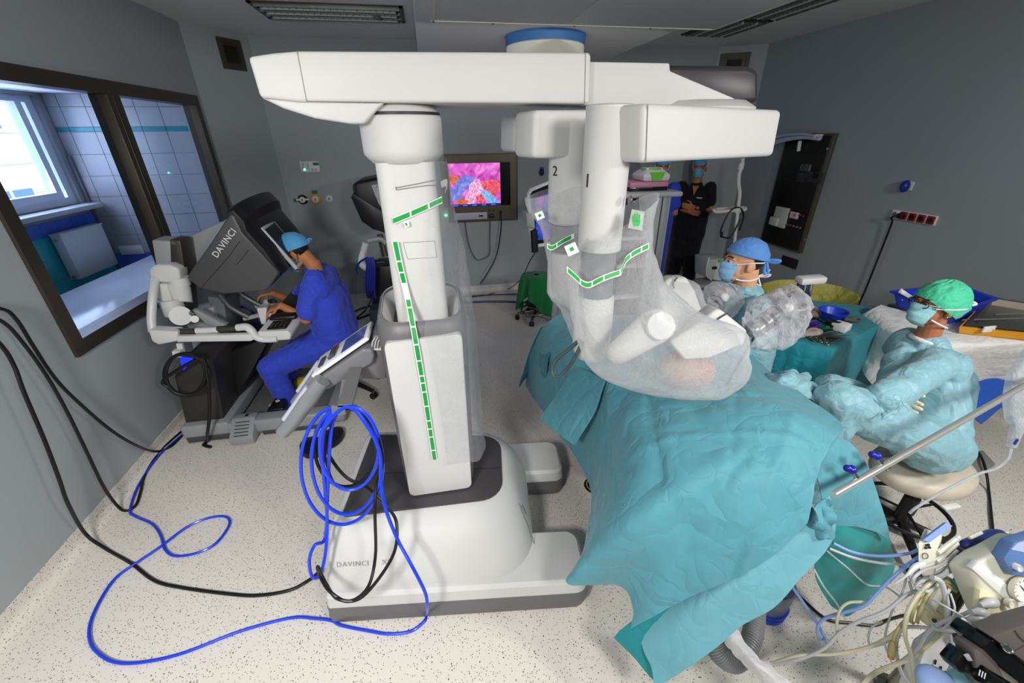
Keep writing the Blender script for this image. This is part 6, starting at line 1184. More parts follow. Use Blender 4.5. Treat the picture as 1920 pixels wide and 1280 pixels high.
mask_part(asst, ah, aR, cloth('mask_sky', (140, 186, 226), .75, .4, 30))
for sgn in (1, -1):
    mk('mask_strap', tube([loc(ah, aR, p) for p in ((.055, sgn*.066, .0), (.02, sgn*.086, .012), (-.02, sgn*.098, .022), (-.08, sgn*.075, .02), (-.118, 0, .012))], .0035, 6, 5), M_tie, asst); mk('mask_strap', tube([loc(ah, aR, p) for p in ((.04, sgn*.058, -.085), (.0, sgn*.066, -.09), (-.04, sgn*.064, -.088), (-.085, sgn*.04, -.08), (-.105, 0, -.075))], .0045, 6, 5), M_tie, asst)
for P in ([(-.105, 0, -.075), (-.135, .012, -.05), (-.15, .02, -.03)], [(-.105, 0, -.075), (-.14, .02, -.062), (-.155, .03, -.056), (-.14, .03, -.07), (-.108, 0, -.08)], [(-.105, 0, -.078), (-.11, .02, -.105), (-.118, .03, -.125), (-.10, .02, -.12)]): mk('strap_tie', tube([loc(ah, aR, p) for p in P], .004, 6, 5), M_tie, asst)
mk('hair', cut(tf(ell((0, 0, 0), (.1025, .0815, .092), 40, 28), aR, loc(ah, aR, (-.013, 0, .030))), lambda V: (((V-ah) @ aR)[:, 0] < -.028) & (((V-ah) @ aR)[:, 2] > -.035)), M_hair, asst)
eyes_brows(asst, ah, aR, M_skinB, M_hair)
# nurse
nu = thing('person', 'nurse in pale teal gown and green cap sitting with folded arms', 'person', (2.5, 1.4, 0))
nh = ond(1752, 572, 2.2); nR = head_frame((-.985, .12, .06), (.06, 0, 1))
nn_ = nh+(.045, -.005, -.165); nch = nh+(.095, -.06, -.42); npel = np.array([2.46, 1.35, .67]); nlat = nrm(np.cross((0, 0, 1), (-.985, .12, 0)))
nsL, nsR = nn_+nlat*.13+(-.05, -.01, -.10), nn_-nlat*.11+(.02, 0, -.10)
neL, neR = ond(1655, 750, 2.0), ond(1672, 735, 2.2); nwL, nwR = ond(1690, 747, 2.10), ond(1680, 742, 2.15)
nkL, nkR = ond(1568, 752, 2.0), ond(1560, 735, 2.25); naL, naR = np.array([nkL[0]+.08, nkL[1]+.02, .10]), np.array([nkR[0]+.05, nkR[1], .10])
nhL, nhR = npel+nlat*.09, npel-nlat*.09
nb = head_geo(nh, nR, .97)+torso_geo(npel, nch, nn_, nlat, -.015, .85)+[cap_seg(nn_+(0, 0, -.02), loc(nh, nR, (-.036, 0, -.04)), .054, .05), cap_seg(nsL, neL, .045, .038), cap_seg(neL, nwL, .038, .027), cap_seg(nsR, neR, .045, .038), cap_seg(neR, nwR, .038, .027), cap_seg(nhL, nkL, .085, .058), cap_seg(nkL, naL, .054, .04), cap_seg(nhR, nkR, .085, .058), cap_seg(nkR, naR, .054, .04)]
nb += hand_geo(nwL, nrm(nwL-neL), (0, 1, 0), 1, .5, .95)+hand_geo(nwR, nrm(nwR-neR), (0, -1, 0), -1, .5, .95)+foot_geo(naL, (-1, 0, 0), .95)+foot_geo(naR, (-1, 0, 0), .95)
mk('body', remesh(nb, .005, 2, .4), M_skinC, nu, smooth=80)
M_lat = mat('latex_glove', (214, 206, 176), .5)
for w_g, e_g, sg_, sd_ in ((nwL, neL, 1, 1), (nwR, neR, -1, -1)): mk('glove', remesh([tf(g, None, (0, 0, 0)) for g in hand_geo(w_g, nrm(w_g-e_g), (0, sg_, 0), sd_, .5, 1.0)]+[cap_seg(w_g-nrm(w_g-e_g)*.03, w_g, .034, .032)], .004, 1, .3, lambda p: .002), M_lat, nu, smooth=80)
ng = torso_geo(npel, nch, nn_-(0, 0, .05), nlat, .03, .86)[:-1]+[cap_seg(nch, nn_*.66+nch*.34, .14, .095), cap_seg(nsL, neL, .085, .08), cap_seg(neL, nwL, .082, .055), cap_seg(nsR, neR, .08, .075), cap_seg(neR, nwR, .07, .055), cap_seg(npel+(.07, -.02, .03), nch+(.05, 0, -.1), .14, .13)]
mk('gown', remesh(ng, .008, 5, .5, wobg(.011, 7, 2)), M_gown, nu, smooth=80)
sk = [cap_seg(nhL+(.04, -.0, -.0), nkL, .135, .10), cap_seg(nhR+(.04, 0, -.0), nkR, .135, .10), cap_seg(nhL*.4+nkL*.6, nhR*.4+nkR*.6, .11, .11), cap_seg(nkL, nkL*.4+naL*.6+(-.0, 0, .0), .10, .12), cap_seg(nkR, nkR*.4+naR*.6, .10, .12), cap_seg(npel+(.10, 0, -.02), npel+(.08, -.06, -.05), .12, .10)]
mk('gown_skirt', remesh(sk, .009, 5, .5, wobg(.012, 7, 7)), M_gown, nu, smooth=80)
for P in ([(1676, 742), (1688, 752), (1682, 768), (1668, 775), (1656, 783)], [(1690, 748), (1700, 760), (1706, 768), (1696, 776), (1686, 768)]): mk('gown_tie', ribbon([ond(*p, 1.88) for p in P], UP*.007+RT*.004, .002, 5), M_gown, nu, smooth=70)
mk('gown_collar', tube([nn_+(.065*math.cos(t)+.01, .07*math.sin(t), -.045-.012*math.cos(t)) for t in np.linspace(0, 2*math.pi, 12, endpoint=False)], .014, 8, 3, closed=True), M_white_d, nu, smooth=70)
M_capg = cloth('cap_green', (64, 190, 150), .65, 1.1, 20, spec=.5)
cap_part(nu, nh, nR, M_capg, lambda a: -25+30*math.cos(a)+5*math.cos(2*a), puff=1.0, wr=.075, seed=8, rad=(.132, .100, .112), off=(-.032, 0, .024))
mask_part(nu, nh, nR, cloth('mask_teal', (150, 204, 208), .7, .4, 30), .97, top=.006, bot=-.11)
for sgn in (1, -1):
    mk('mask_strap', tube([loc(nh, nR, p) for p in ((.06, sgn*.064, .002), (.01, sgn*.094, .010), (-.05, sgn*.099, .016), (-.11, sgn*.07, .020), (-.155, 0, .022))], .004, 6, 5), M_tie, nu); mk('mask_strap', tube([loc(nh, nR, p) for p in ((.045, sgn*.056, -.062), (.0, sgn*.070, -.082), (-.05, sgn*.066, -.10), (-.09, sgn*.04, -.112), (-.11, 0, -.115))], .0045, 6, 5), M_tie, nu)
for P in ([(-.155, 0, .022), (-.18, .02, .03), (-.195, .03, .022), (-.175, .02, .012), (-.156, 0, .018)], [(-.155, 0, .02), (-.175, .02, .0), (-.165, .03, -.01)]): mk('strap_bow', tube([loc(nh, nR, p) for p in P], .006, 6, 5), M_tie, nu)
M_gl = mat('glasses_dark', (28, 24, 26), .3)
gls = None
for sgn in (1, -1):
    r = mk('glasses_rim', tube([loc(nh, nR, (.098+.004*math.cos(t), sgn*.034+.024*math.cos(t), .012+.019*math.sin(t))) for t in np.linspace(0, 2*math.pi, 16, endpoint=False)], .0022, 6, 2, closed=True), M_gl, nu); mk('lens', tf(ell((0, 0, 0), (.001, .023, .018), 16, 8), nR, loc(nh, nR, (.099, sgn*.034, .012))), glass('lens_glass'), r); mk('temple', tube([loc(nh, nR, p) for p in ((.096, sgn*.058, .018), (.04, sgn*.080, .012), (-.012, sgn*.084, .004))], .0024, 6, 3), M_gl, r)
mk('glasses_bridge', tube([loc(nh, nR, (.102, y, .016)) for y in (-.010, 0, .010)], .002, 6, 2), M_gl, nu)
mk('earring', ell(loc(nh, nR, (-.004, .082, -.036)), (.005, .005, .005), 10, 8), mat('gold', (212, 170, 90), .25, .9), nu)
eyes_brows(nu, nh, nR, M_skinC, M_hair, .97)
for an2 in (naL, naR): mk('shoe', remesh(foot_geo(an2, (-1, 0, 0), 1.0, .012), .009, 3), mat('shoe_white', (1, 1, 1)), nu, smooth=80)
ns = thing('saddle_stool', 'cream saddle stool with black footrest ring under the nurse', 'stool', (2.5, 1.27, 0))
sc_ = onz(1732, 872, .47); sx2, sy2 = sc_[0], sc_[1]
mk('seat', loft([[(sx2+a*.27*math.cos(t), sy2+a*.20*math.sin(t), .47+z) for t in np.linspace(0, 2*math.pi, 40, endpoint=False)] for a, z in ((.4, -.09), (.85, -.085), (.98, -.06), (1, -.02), (.95, .01), (.75, .025), (.3, .02))]), M_cream, ns, smooth=60)
cxs, cys = onz(1690, 990, .1)[:2]
castor_base(ns, cxs+.03, cys+.04, .40, 5, .27, .4)
mk('footrest_ring', tube([(cxs+.03+.20*math.cos(t), cys+.04+.20*math.sin(t), .20) for t in np.linspace(0, 2*math.pi, 18, endpoint=False)], .011, 8, 3, closed=True), M_black, ns); mk('lever', box((cxs+.06, cys-.10, .37), (.10, .03, .012)), M_white, ns, bevel=.004)
for k in range(3): a = 2*math.pi*k/3; mk('ring_spoke', cyl((cxs+.03, cys+.04, .20), (cxs+.03+.2*math.cos(a), cys+.04+.2*math.sin(a), .20), .007, n=8), M_black, ns)
# ================================================================== BACK OF THE ROOM
M_navy = cloth('scrub_black', (16, 17, 24), .8, .5, 10); M_cart = mat('cart_grey', (176, 180, 184), .4); M_cartd = mat('cart_dark', (40, 42, 46), .4)
vc = thing('vision_cart', 'tall pale grey equipment cart with a shelf behind the wrapped robot arms', 'equipment cart', (2.35, 4.1, 0))
YV = 4.0
def vb(px, py, d=0): return ony(px, py, YV+d)
t0_, t1_ = vb(1185, 362), vb(1280, 362)
zt_ = t0_[2]
mk('top', box2((t0_[0]-.25, YV-.02, zt_-.05), (t1_[0], YV+.62, zt_)), M_cart, vc, bevel=.02, seg=3)
for px0, px1, nm in ((1228, 1243, 'post'), (1245, 1258, 'post'), (1264, 1278, 'post')):
    a_, b_ = vb(px0, 380), vb(px1, 380); mk(nm, box2((a_[0], YV+.02 if px0 < 1260 else YV+.2, .12), (b_[0], YV+.08 if px0 < 1260 else YV+.55, zt_-.04)), M_cart if px0 != 1245 else mat('cart_mid', (150, 155, 160), .45), vc, bevel=.01)
mk('body', box2((vb(1180, 380)[0], YV+.1, .12), (vb(1226, 380)[0], YV+.58, zt_-.05)), M_cartd, vc)
for z in (.5, .85, 1.15): mk('shelf', box2((vb(1180, 380)[0]-.05, YV+.03, z), (vb(1240, 380)[0], YV+.58, z+.03)), M_cart, vc, bevel=.006)
mk('base', box2((vb(1175, 380)[0], YV, .06), (vb(1278, 380)[0], YV+.62, .13)), M_cart, vc, bevel=.02)
for x in (vb(1180, 380)[0]+.05, vb(1278, 380)[0]-.05):
    for y in (YV+.06, YV+.55): mk('castor', cyl((x, y-.015, .035), (x, y+.015, .035), .034, n=16), M_black, vc)
bx = thing('equipment_box', 'black box with a pink top on the pale grey cart', 'box', (2.3, 4.2, zt_)); b0_, b1_ = vb(1196, 360, .12), vb(1251, 343, .12)
mk('body', box2((b0_[0]-.1, YV+.10, zt_+.002), (b1_[0], YV+.5, b1_[2]-.03)), M_blackg, bx, bevel=.004); zb_ = b1_[2]-.03; mk('pink_top', box2((b0_[0]-.1, YV+.10, zb_), (b1_[0], YV+.5, zb_+.045)), mat('box_pink', (196, 128, 160), .5), bx, bevel=.003)
mk('slot', box2((vb(1200, 356)[0], YV+.097, zt_+.03), (vb(1232, 356)[0], YV+.101, zt_+.035)), M_chrome, bx)
wp = thing('wipes_pack', 'soft white wipes pack with a green label on the pink box', 'wipes pack', (2.35, 4.3, zb_+.045)); wc = vb(1226, 326, .25); zw0 = zb_+.045
wx0, wx1 = vb(1203, 330, .2)[0], vb(1250, 330, .2)[0]
mk('pack', loft([[(x, y, zw0+.002) for x, y in ((wx0, YV+.14), (wx1, YV+.14), (wx1, YV+.40), (wx0, YV+.40))], [(x, y, zw0+.06) for x, y in ((wx0-.01, YV+.13), (wx1+.01, YV+.13), (wx1+.01, YV+.41), (wx0-.01, YV+.41))], [(x, y, zw0+.11) for x, y in ((wx0+.05, YV+.18), (wx1-.05, YV+.18), (wx1-.05, YV+.36), (wx0+.05, YV+.36))]]), mat('pack_white', (214, 210, 214), .4), wp, bevel=.015, seg=3)
xm = (wx0+wx1)/2; mk('green_label', loft([[(x, YV+.125, zw0+z) for x, z in ((xm-.05, .01), (xm+.05, .02), (xm+.08, .09), (xm-.08, .09))], [(x, YV+.131, zw0+z) for x, z in ((xm-.05, .01), (xm+.05, .02), (xm+.08, .09), (xm-.08, .09))]]), mat('pack_green', (96, 196, 60), .4), wp); mk('lid', box2((xm-.09, YV+.2, zw0+.105), (xm+.09, YV+.34, zw0+.125)), M_white, wp, bevel=.01); mk('lid_ring', tube([(xm+.1*math.cos(t), YV+.27+.08*math.sin(t), zw0+.11) for t in np.linspace(0, 2*math.pi, 14, endpoint=False)], .012, 7, 2, closed=True), mat('pack_green', (1, 1, 1)), wp)
tag(mk('plastic_bag', sheet([[vb(1198, 368, -.04), vb(1216, 364, -.06), vb(1234, 366, -.05)], [vb(1200, 400, -.05), vb(1216, 398, -.08), vb(1232, 398, -.06)], [vb(1206, 440, -.05), vb(1214, 442, -.08), vb(1224, 432, -.06)], [vb(1212, 462, -.04), vb(1216, 464, -.06), vb(1222, 452, -.04)]], 6, lambda p, u, v: .012*fold(p, 20, 2), th=.001), film('bag_white', (214, 216, 224), base=.55, edge=.9, rough=.3, wr=20), smooth=70), 'crumpled white plastic bag hanging from the pale grey cart', 'bag')
# touch display of the cart on its left (white edge, black handle)
td = thing('touch_monitor', 'white-edged touch monitor turned edge-on behind the second robot arm', 'monitor', ony(1000, 420, 3.6)-(0, 0, .25)); ym = 3.55
def tq(px, py, d=0): return ony(px, py, ym+d)
mk('casing', prism([tq(*q) for q in ((989, 364), (995, 354), (1030, 340), (1060, 335), (1060, 455), (1000, 466), (992, 440))], (0, .05, 0)), M_white, td, bevel=.012)
mk('bezel', prism([tq(*q, -.004) for q in ((994, 365), (999, 358), (1030, 345), (1058, 340), (1058, 450), (1003, 458))], (0, .003, 0)), M_blackg, td)
mk('screen', prism([tq(*q, -.008) for q in ((1003, 372), (1054, 352), (1054, 446), (1006, 450))], (0, .003, 0)), screen_mat('scr_side', [(.35, (20, 30, 120)), (.5, (50, 90, 230)), (.65, (200, 90, 150))], 9, .7, 4), td)
mk('side_grip', prism([tq(*q, -.05) for q in ((986, 398), (1002, 406), (1004, 430), (988, 424))], (0, .12, 0)), mat('grip_pale', (176, 182, 182), .4), td, bevel=.01)
mk('handle', tube([tq(1001, 432, -.06), tq(1002, 450, -.06), tq(1003, 472, -.06)], .030, 12, 3), M_black, td)
mk('support_post', tube([tq(1040, 440, .08), tq(1045, 520, .1), (tq(1045, 520)[0], ym+.12, .02)], .03, 10, 3), M_cart, td)
cable('floor_cable', 'thin black cable from the touch monitor handle down to the floor', [tq(1003, 474, -.06), ony(993, 490, 4.2), ony(984, 510, 4.8), ony(975, 525, 5.2), onz(952, 542, .012), onz(915, 552, .012), onz(880, 557, .012)], .006, M_blkc)
# stool with green cloth
gs_ = onz(1003, 588, .05); gx, gy = gs_[0]-.0, gs_[1]-.05
gt = thing('cloth_stand', 'low castor stand draped with a green cloth near the back wall', 'stand', (gx, gy, 0))
castor_base(gt, gx, gy, .52, 5, .24, .5, M_steel); mk('ring', tube([(gx+.19*math.cos(t), gy+.19*math.sin(t), .13) for t in np.linspace(0, 2*math.pi, 16, endpoint=False)], .012, 8, 3, closed=True), M_steel, gt); mk('seat', lathe([(0, .51), (.17, .51), (.18, .54), (.17, .57), (0, .58)], (gx, gy, 0), 28), M_black, gt); mk('tray', lathe([(0, .20), (.13, .20), (.14, .23), (0, .23)], (gx, gy, 0), 24), mat('stand_dark', (24, 40, 36), .5), gt)
def gw(a, r, z): return (gx+r*math.cos(a), gy+r*math.sin(a), z)
gr_ = []
for r, z, w in ((.03, .598, 0), (.12, .596, .0), (.185, .585, .004), (.20, .54, .012), (.212, .46, .022), (.222, .36, .036), (.23, .25, .046)):
    gr_.append([gw(a, r+w*math.sin(a*6+1)+w*.5*math.sin(a*11), z+(.0 if r < .19 else (.58-z)*.35*math.sin(a*3.0+2.2))) for a in np.linspace(0, 2*math.pi, 49)])
cl_ = tag(mk('green_cloth', sheet(gr_, 2, lambda p, u, v: .006*fold(p, 14, 3), th=.003), cloth('cloth_green', (18, 112, 58), .85, .7, 14), smooth=75), 'crumpled dark green cloth hanging over the low castor stand', 'cloth')
# pole stand with tray, and the white device on its base
pl = thing('pole_stand', 'slim white pole stand with a hooked tray near the right back corner', 'stand', (3.6, 4.75, 0)); yp2 = 4.75
def pq(px, py, d=0): return ony(px, py, yp2+d)
mk('pole', tube([pq(1393, 296), pq(1391, 312), pq(1386, 326), pq(1385, 345), pq(1387, 362), pq(1384, 390)], .022, 10, 4), M_white, pl, smooth=60); mk('pole', cyl(pq(1384, 388), pq(1370, 526), .02, n=14), M_white, pl); mk('pole_joint', cyl(pq(1391, 306), pq(1388, 318), .032, n=14), M_white, pl); mk('pole_joint', cyl(pq(1384, 388), pq(1382, 399), .034, n=14), M_white, pl)
mk('tray', join(tube([pq(1338, 392), pq(1343, 397), pq(1370, 395), pq(1396, 393), pq(1397, 389)], .022, 8, 4), tube([pq(1343, 392, .2), pq(1370, 390, .2), pq(1396, 389, .2)], .02, 8, 3)), M_white, pl, smooth=60)
mk('base', prism([onz(px, py, .30) for px, py in ((1300, 528), (1340, 523), (1385, 528), (1370, 545), (1306, 540))], (0, 0, .05)), mat('base_pale', (150, 152, 154), .4), pl, bevel=.015)
for px, py in ((1305, 542), (1368, 546), (1378, 530)): q = onz(px, py, .28); mk('castor_leg', cyl(q, (q[0], q[1], .07), .022, n=12), M_white, pl); mk('castor', cyl((q[0]-.02, q[1], .045), (q[0]+.02, q[1], .045), .045, n=16), M_white, pl)
cable('hanging_cable', 'black cable looped over the tray of the slim white pole', [pq(1352, 445, -.025), pq(1352, 430, -.025), pq(1365, 402, -.025), pq(1378, 389, -.025), pq(1390, 392, -.025), pq(1394, 408, -.025), pq(1386, 432, -.025)], .010, M_blkc); cable('hanging_cable', 'black cable sagging left of the slim white pole', [pq(1355, 434, -.03), pq(1354, 443, -.03), pq(1365, 446, -.03), pq(1373, 440, -.03), pq(1388, 412, -.03)], .009, M_blkc)
dv = thing('electrosurgical_unit', 'small white box device with a green label beside the standing man', 'device', onz(1340, 526, .35)); yd = onz(1340, 526, .35)[1]
mk('case', prism([ony(px, py, yd) for px, py in ((1327, 487), (1358, 484), (1352, 527), (1326, 522))], (0, .3, 0)), mat('device_pale', (190, 196, 194), .4), dv, bevel=.012); mk('front', prism([ony(px, py, yd-.012) for px, py in ((1344, 487), (1358, 485), (1352, 526), (1338, 524))], (0, .01, 0)), M_white, dv); mk('label', prism([ony(px, py, yd-.02) for px, py in ((1347, 487), (1353, 486), (1352, 491), (1346, 492))], (0, .008, 0)), mat('pack_green', (1, 1, 1)), dv)
mk('cord_arch', tube([ony(1330, 482, yd-.02), ony(1326, 495, yd-.03), ony(1325, 515, yd-.03), ony(1334, 525, yd-.03)], .008, 8, 5), M_white, dv); mk('socket_plug', box(ony(1340, 502, yd-.03), (.05, .03, .03)), M_black, dv)
# lamp arm with pale tubes by the cabinet
la = thing('tube_bundle', 'pale ring of tubing hanging in front of the steel cabinet', 'tubing', onx(1500, 275, XR-.12)-(0, 0, .08))
def tbx(px, py, d=.12): return onx(px, py, XR-d)
for k, dy in enumerate((0, 4, 8, 12)): mk('tube', tube([tbx(1436, 263+dy), tbx(1470, 254+dy*.8), tbx(1505, 252+dy*.5), tbx(1534, 257+dy*.3), tbx(1537, 260, .09)], .018, 8, 5), mat('tube_pale', (188, 196, 206), .35) if k != 1 else mat('tube_blue', (110, 140, 190), .4), la, smooth=60)
mk('hook_clip', box(tbx(1534, 256, .09), (.10, .05, .05)), M_white, la, bevel=.01); mk('hook_post', cyl(tbx(1500, 264), tbx(1497, 283, .10), .02, n=12), M_white, la)
# bystanders
def stand(label, hd_c, face, skin, top_m, loc_y, lat_s, kind):
    p = thing('person', label, 'person', (hd_c[0], hd_c[1], 0)); R = head_frame(face, (0, 0, 1)); f2 = nrm((face[0], face[1], 0)); l = np.cross((0, 0, 1), f2)
    nk_ = hd_c-f2*.03+(0, 0, -.17); ch_ = nk_-f2*.0+(0, 0, -.30); pe_ = ch_+(0, 0, -.40); zf = .09
    sL_, sR_ = nk_+l*.19+(0, 0, -.07), nk_-l*.19+(0, 0, -.07); eL_, eR_ = sL_+l*.05+f2*.02+(0, 0, -.30), sR_-l*.05+f2*.02+(0, 0, -.30)
    wL_, wR_ = eL_-l*.22+f2*.13+(0, 0, .04), eR_+l*.22+f2*.15+(0, 0, -.02)
    g = head_geo(hd_c, R)+torso_geo(pe_, ch_, nk_, l)+[cap_seg(nk_+(0, 0, -.02), loc(hd_c, R, (-.038, 0, -.04)), .06, .056)]
    for a, b_, c_, s_ in ((sL_, eL_, wL_, 1), (sR_, eR_, wR_, -1)): g += [cap_seg(a, b_, .052, .043), cap_seg(b_, c_, .043, .031)]+hand_geo(c_, nrm(c_-b_)-f2*.1, -f2, 1 if s_ > 0 else -1, .35)
    for s_ in (1, -1): h = pe_+l*.1*s_; k_ = np.array([h[0], h[1], .50])+f2*.02; a_ = np.array([h[0], h[1], zf])+l*.02*s_; g += [cap_seg(h, k_, .085, .06), cap_seg(k_, a_, .056, .04)]+foot_geo(a_, f2)
    mk('body', remesh(g, .0065, 2, .4), skin, p, smooth=80)
    t = torso_geo(pe_+(0, 0, -.05), ch_, nk_-(0, 0, .035), l, .03)[:-1]+[cap_seg(ch_, nk_*.8+ch_*.2, .13, .085), cap_seg(sL_, sL_*.35+eL_*.65, .08, .078), cap_seg(sR_, sR_*.35+eR_*.65, .08, .078)]
    mk('scrub_top', remesh(t, .010, 4, .5, wobg(.008, 8, 2)), top_m, p, smooth=80)
    tr_ = []
    for s_ in (1, -1): h = pe_+l*.1*s_; a_ = np.array([h[0], h[1], zf])+l*.02*s_; tr_ += [cap_seg(h, np.array([h[0], h[1], .50]), .12, .105), cap_seg(np.array([h[0], h[1], .50]), a_+(0, 0, .02), .105, .10)]; mk('shoe', remesh(foot_geo(a_, f2, 1.05, .012), .009, 3), mat('shoe_white', (1, 1, 1)), p, smooth=80)
    mk('scrub_trousers', remesh(tr_, .010, 4, .5, wobg(.008, 8, 6)), top_m, p, smooth=80)
    cap_part(p, hd_c, R, M_capblue, lambda a: 3+12*math.cos(a)-math.cos(2*a), wr=.03, seed=3, rad=(.116, .094, .108)); mask_part(p, hd_c, R, M_maskblue)
    mk('hair', cut(tf(ell((0, 0, 0), (.1025, .0815, .092), 32, 22), R, loc(hd_c, R, (-.013, 0, .030))), lambda V: (((V-hd_c) @ R)[:, 0] < -.02) & (((V-hd_c) @ R)[:, 2] > -.04)), M_hair, p)
    for sgn in (1, -1): mk('mask_strap', tube([loc(hd_c, R, q) for q in ((.05, sgn*.066, -.02), (.0, sgn*.09, .05), (-.05, sgn*.09, .09))], .004, 6, 4), M_tie, p); mk('mask_strap', tube([loc(hd_c, R, q) for q in ((.04, sgn*.058, -.085), (.0, sgn*.066, -.09), (-.06, sgn*.06, -.085), (-.105, 0, -.075))], .0045, 6, 4), M_tie, p)
    eyes_brows(p, hd_c, R, skin, M_hair)
    return p, wL_, eL_, ch_, f2, l, nk_
ft2 = onz(1308, 524, 0); hcm = ony(1311, 316, ft2[1]-.15)
P1, w_, e_, c_, f_, l_, n_k = stand('man in black scrubs and blue mask standing with folded arms by the back wall', hcm, (-.62, -.78, -.06), M_skinA, M_navy, 0, 0, 0)
mk('wristwatch', tube([w_+nrm(e_-w_)*.03+(nrm(np.cross(e_-w_, (0, 0, 1)))*math.cos(t)+np.array([0, 0, 1])*math.sin(t))*.036 for t in np.linspace(0, 2*math.pi, 12, endpoint=False)], .010, 8, 2, closed=True), M_blackg, P1)
mk('name_badge', box(c_+f_*.165+l_*.08+(0, 0, .10), (.07, .012, .012), rotz(math.atan2(l_[1], l_[0]))), M_white, P1)
mk('neck_skin', sheet([[n_k+f_*.085+l_*.045+(0, 0, -.05), n_k+f_*.09+(0, 0, -.05), n_k+f_*.085-l_*.045+(0, 0, -.05)], [n_k+f_*.128+l_*.02+(0, 0, -.11), n_k+f_*.13+(0, 0, -.11), n_k+f_*.128-l_*.02+(0, 0, -.11)], [n_k+f_*.148+l_*.003+(0, 0, -.17), n_k+f_*.148+(0, 0, -.17), n_k+f_*.148-l_*.003+(0, 0, -.17)]], 3, th=.004), M_skinA, P1, smooth=60)
hc2 = ony(1241, 316, 5.25); stand('person in royal blue scrubs and mask half hidden by the grey cart', hc2, (-.35, -.94, -.05), M_skinA, M_bluscrub, 0, 0, 0)
# ================================================================== ANAESTHESIA CORNER (lower right)
M_bei = mat('monitor_beige', (214, 212, 196), .4); M_beid = mat('monitor_cream', (222, 214, 176), .45); M_mblu = mat('monitor_blue', (92, 124, 176), .4); M_cabg = mat('lead_grey', (186, 188, 192), .4); M_cabb = mat('lead_beige', (206, 200, 172), .45); M_cabbl = mat('lead_blue', (130, 160, 220), .4); M_cabo = mat('lead_olive', (176, 166, 112), .45)
def dq(px, py, d): return ond(px, py, d)
rl = thing('steel_rail', 'polished steel rail with blue clamp knobs slanting over the head end', 'rail', ond(1565, 925, 1.46))
r0, r1 = ond(1563, 927, 1.46), ond(1960, 700, 1.95)
mk('rail', cyl(r0, r1, .0125, n=20), mat('rail_steel', (216, 214, 208), .28, .75), rl, smooth=60)
for t, px, py in ((.09, 1596, 892), (.185, 1628, 872)):
    c = r0+(r1-r0)*t; k = mk('clamp_screw', cyl(c, c-RT*.018+UP*.030, .008, n=12), M_chrome, rl); q = c-RT*.024+UP*.040; mk('clamp_knob', remesh([ell(q, (.016, .018, .016), 14, 10), ell(q-RT*.016+UP*.004, (.012, .014, .014), 12, 8)], .003, 3), mat('knob_blue', (30, 30, 150), .3), k, smooth=80)
c = r0+(r1-r0)*.2; mk('ring_clip', tube([c+(UP*math.cos(t)+RT*math.sin(t)*.6)*.024 for t in np.linspace(0, 2*math.pi, 12, endpoint=False)], .003, 6, 3, closed=True), M_chrome, rl)
# infusion line with drip chamber and bag
iv = thing('infusion_line', 'clear drip chamber with tubing hanging at the right edge', 'infusion set', ond(1890, 870, 2.0)); M_clear = film('clear_plastic', (226, 230, 236), base=.30, edge=.9, rough=.1, wr=20)
mk('fluid_bag', loft([[ond(px, py, 2.0)+FW*o for px, py in ((1896, 700), (1940, 640), (1960, 800), (1920, 815), (1893, 790), (1888, 750))] for o in (-.02, .03)]), M_clear, iv, bevel=.015, seg=3)
mk('drip_chamber', loft([[ond(1912, 780, 2.0)+(RT*math.cos(t)+FW*math.sin(t))*.026 for t in np.linspace(0, 2*math.pi, 20, endpoint=False)], [ond(1908, 800, 2.0)+(RT*math.cos(t)+FW*math.sin(t))*.026 for t in np.linspace(0, 2*math.pi, 20, endpoint=False)], [ond(1896, 838, 2.0)+(RT*math.cos(t)+FW*math.sin(t))*.018 for t in np.linspace(0, 2*math.pi, 20, endpoint=False)]]), M_clear, iv, smooth=50); mk('chamber_mark', box(ond(1905, 828, 1.97), (.008, .008, .03)), M_blue, iv)
mk('line', tube([ond(1896, 840, 2.0), ond(1890, 860, 2.0), ond(1868, 878, 2.0), ond(1830, 890, 1.98), ond(1770, 920, 1.95), ond(1720, 950, 1.9), ond(1705, 962, 1.9)], .006, 8, 6), film('line_clear', (220, 224, 230), base=.5, edge=.9, rough=.15, wr=10), iv)
fp2 = thing('pedal_plate', 'grey steel foot pedal plate on the floor behind the nurse stool', 'foot pedal', onz(1820, 880, 0)); mk('plate', prism([onz(px, py, .05) for px, py in ((1795, 852), (1840, 850), (1863, 875), (1815, 897), (1790, 890))], (0, 0, .03)), mat('pedal_steel', (136, 134, 128), .5), fp2, bevel=.006); mk('body', prism([onz(px, py, .004) for px, py in ((1800, 858), (1836, 857), (1855, 875), (1818, 890))], (0, 0, .045)), M_black, fp2)
cable('black_cable', 'thin black cable curving over the floor right of the nurse stool', [onz(1790, 822, .05), onz(1812, 828, .012), onz(1836, 850, .09), onz(1848, 880, .10), onz(1854, 920, .012), onz(1858, 960, .012), onz(1862, 1000, .012)], .008, M_blkc)
tag(mk('connector', box(onz(1797, 823, .03), (.10, .03, .03), rotz(-.6)), M_steel, bevel=.005), 'small metal cable connector on the floor behind the nurse', 'connector')
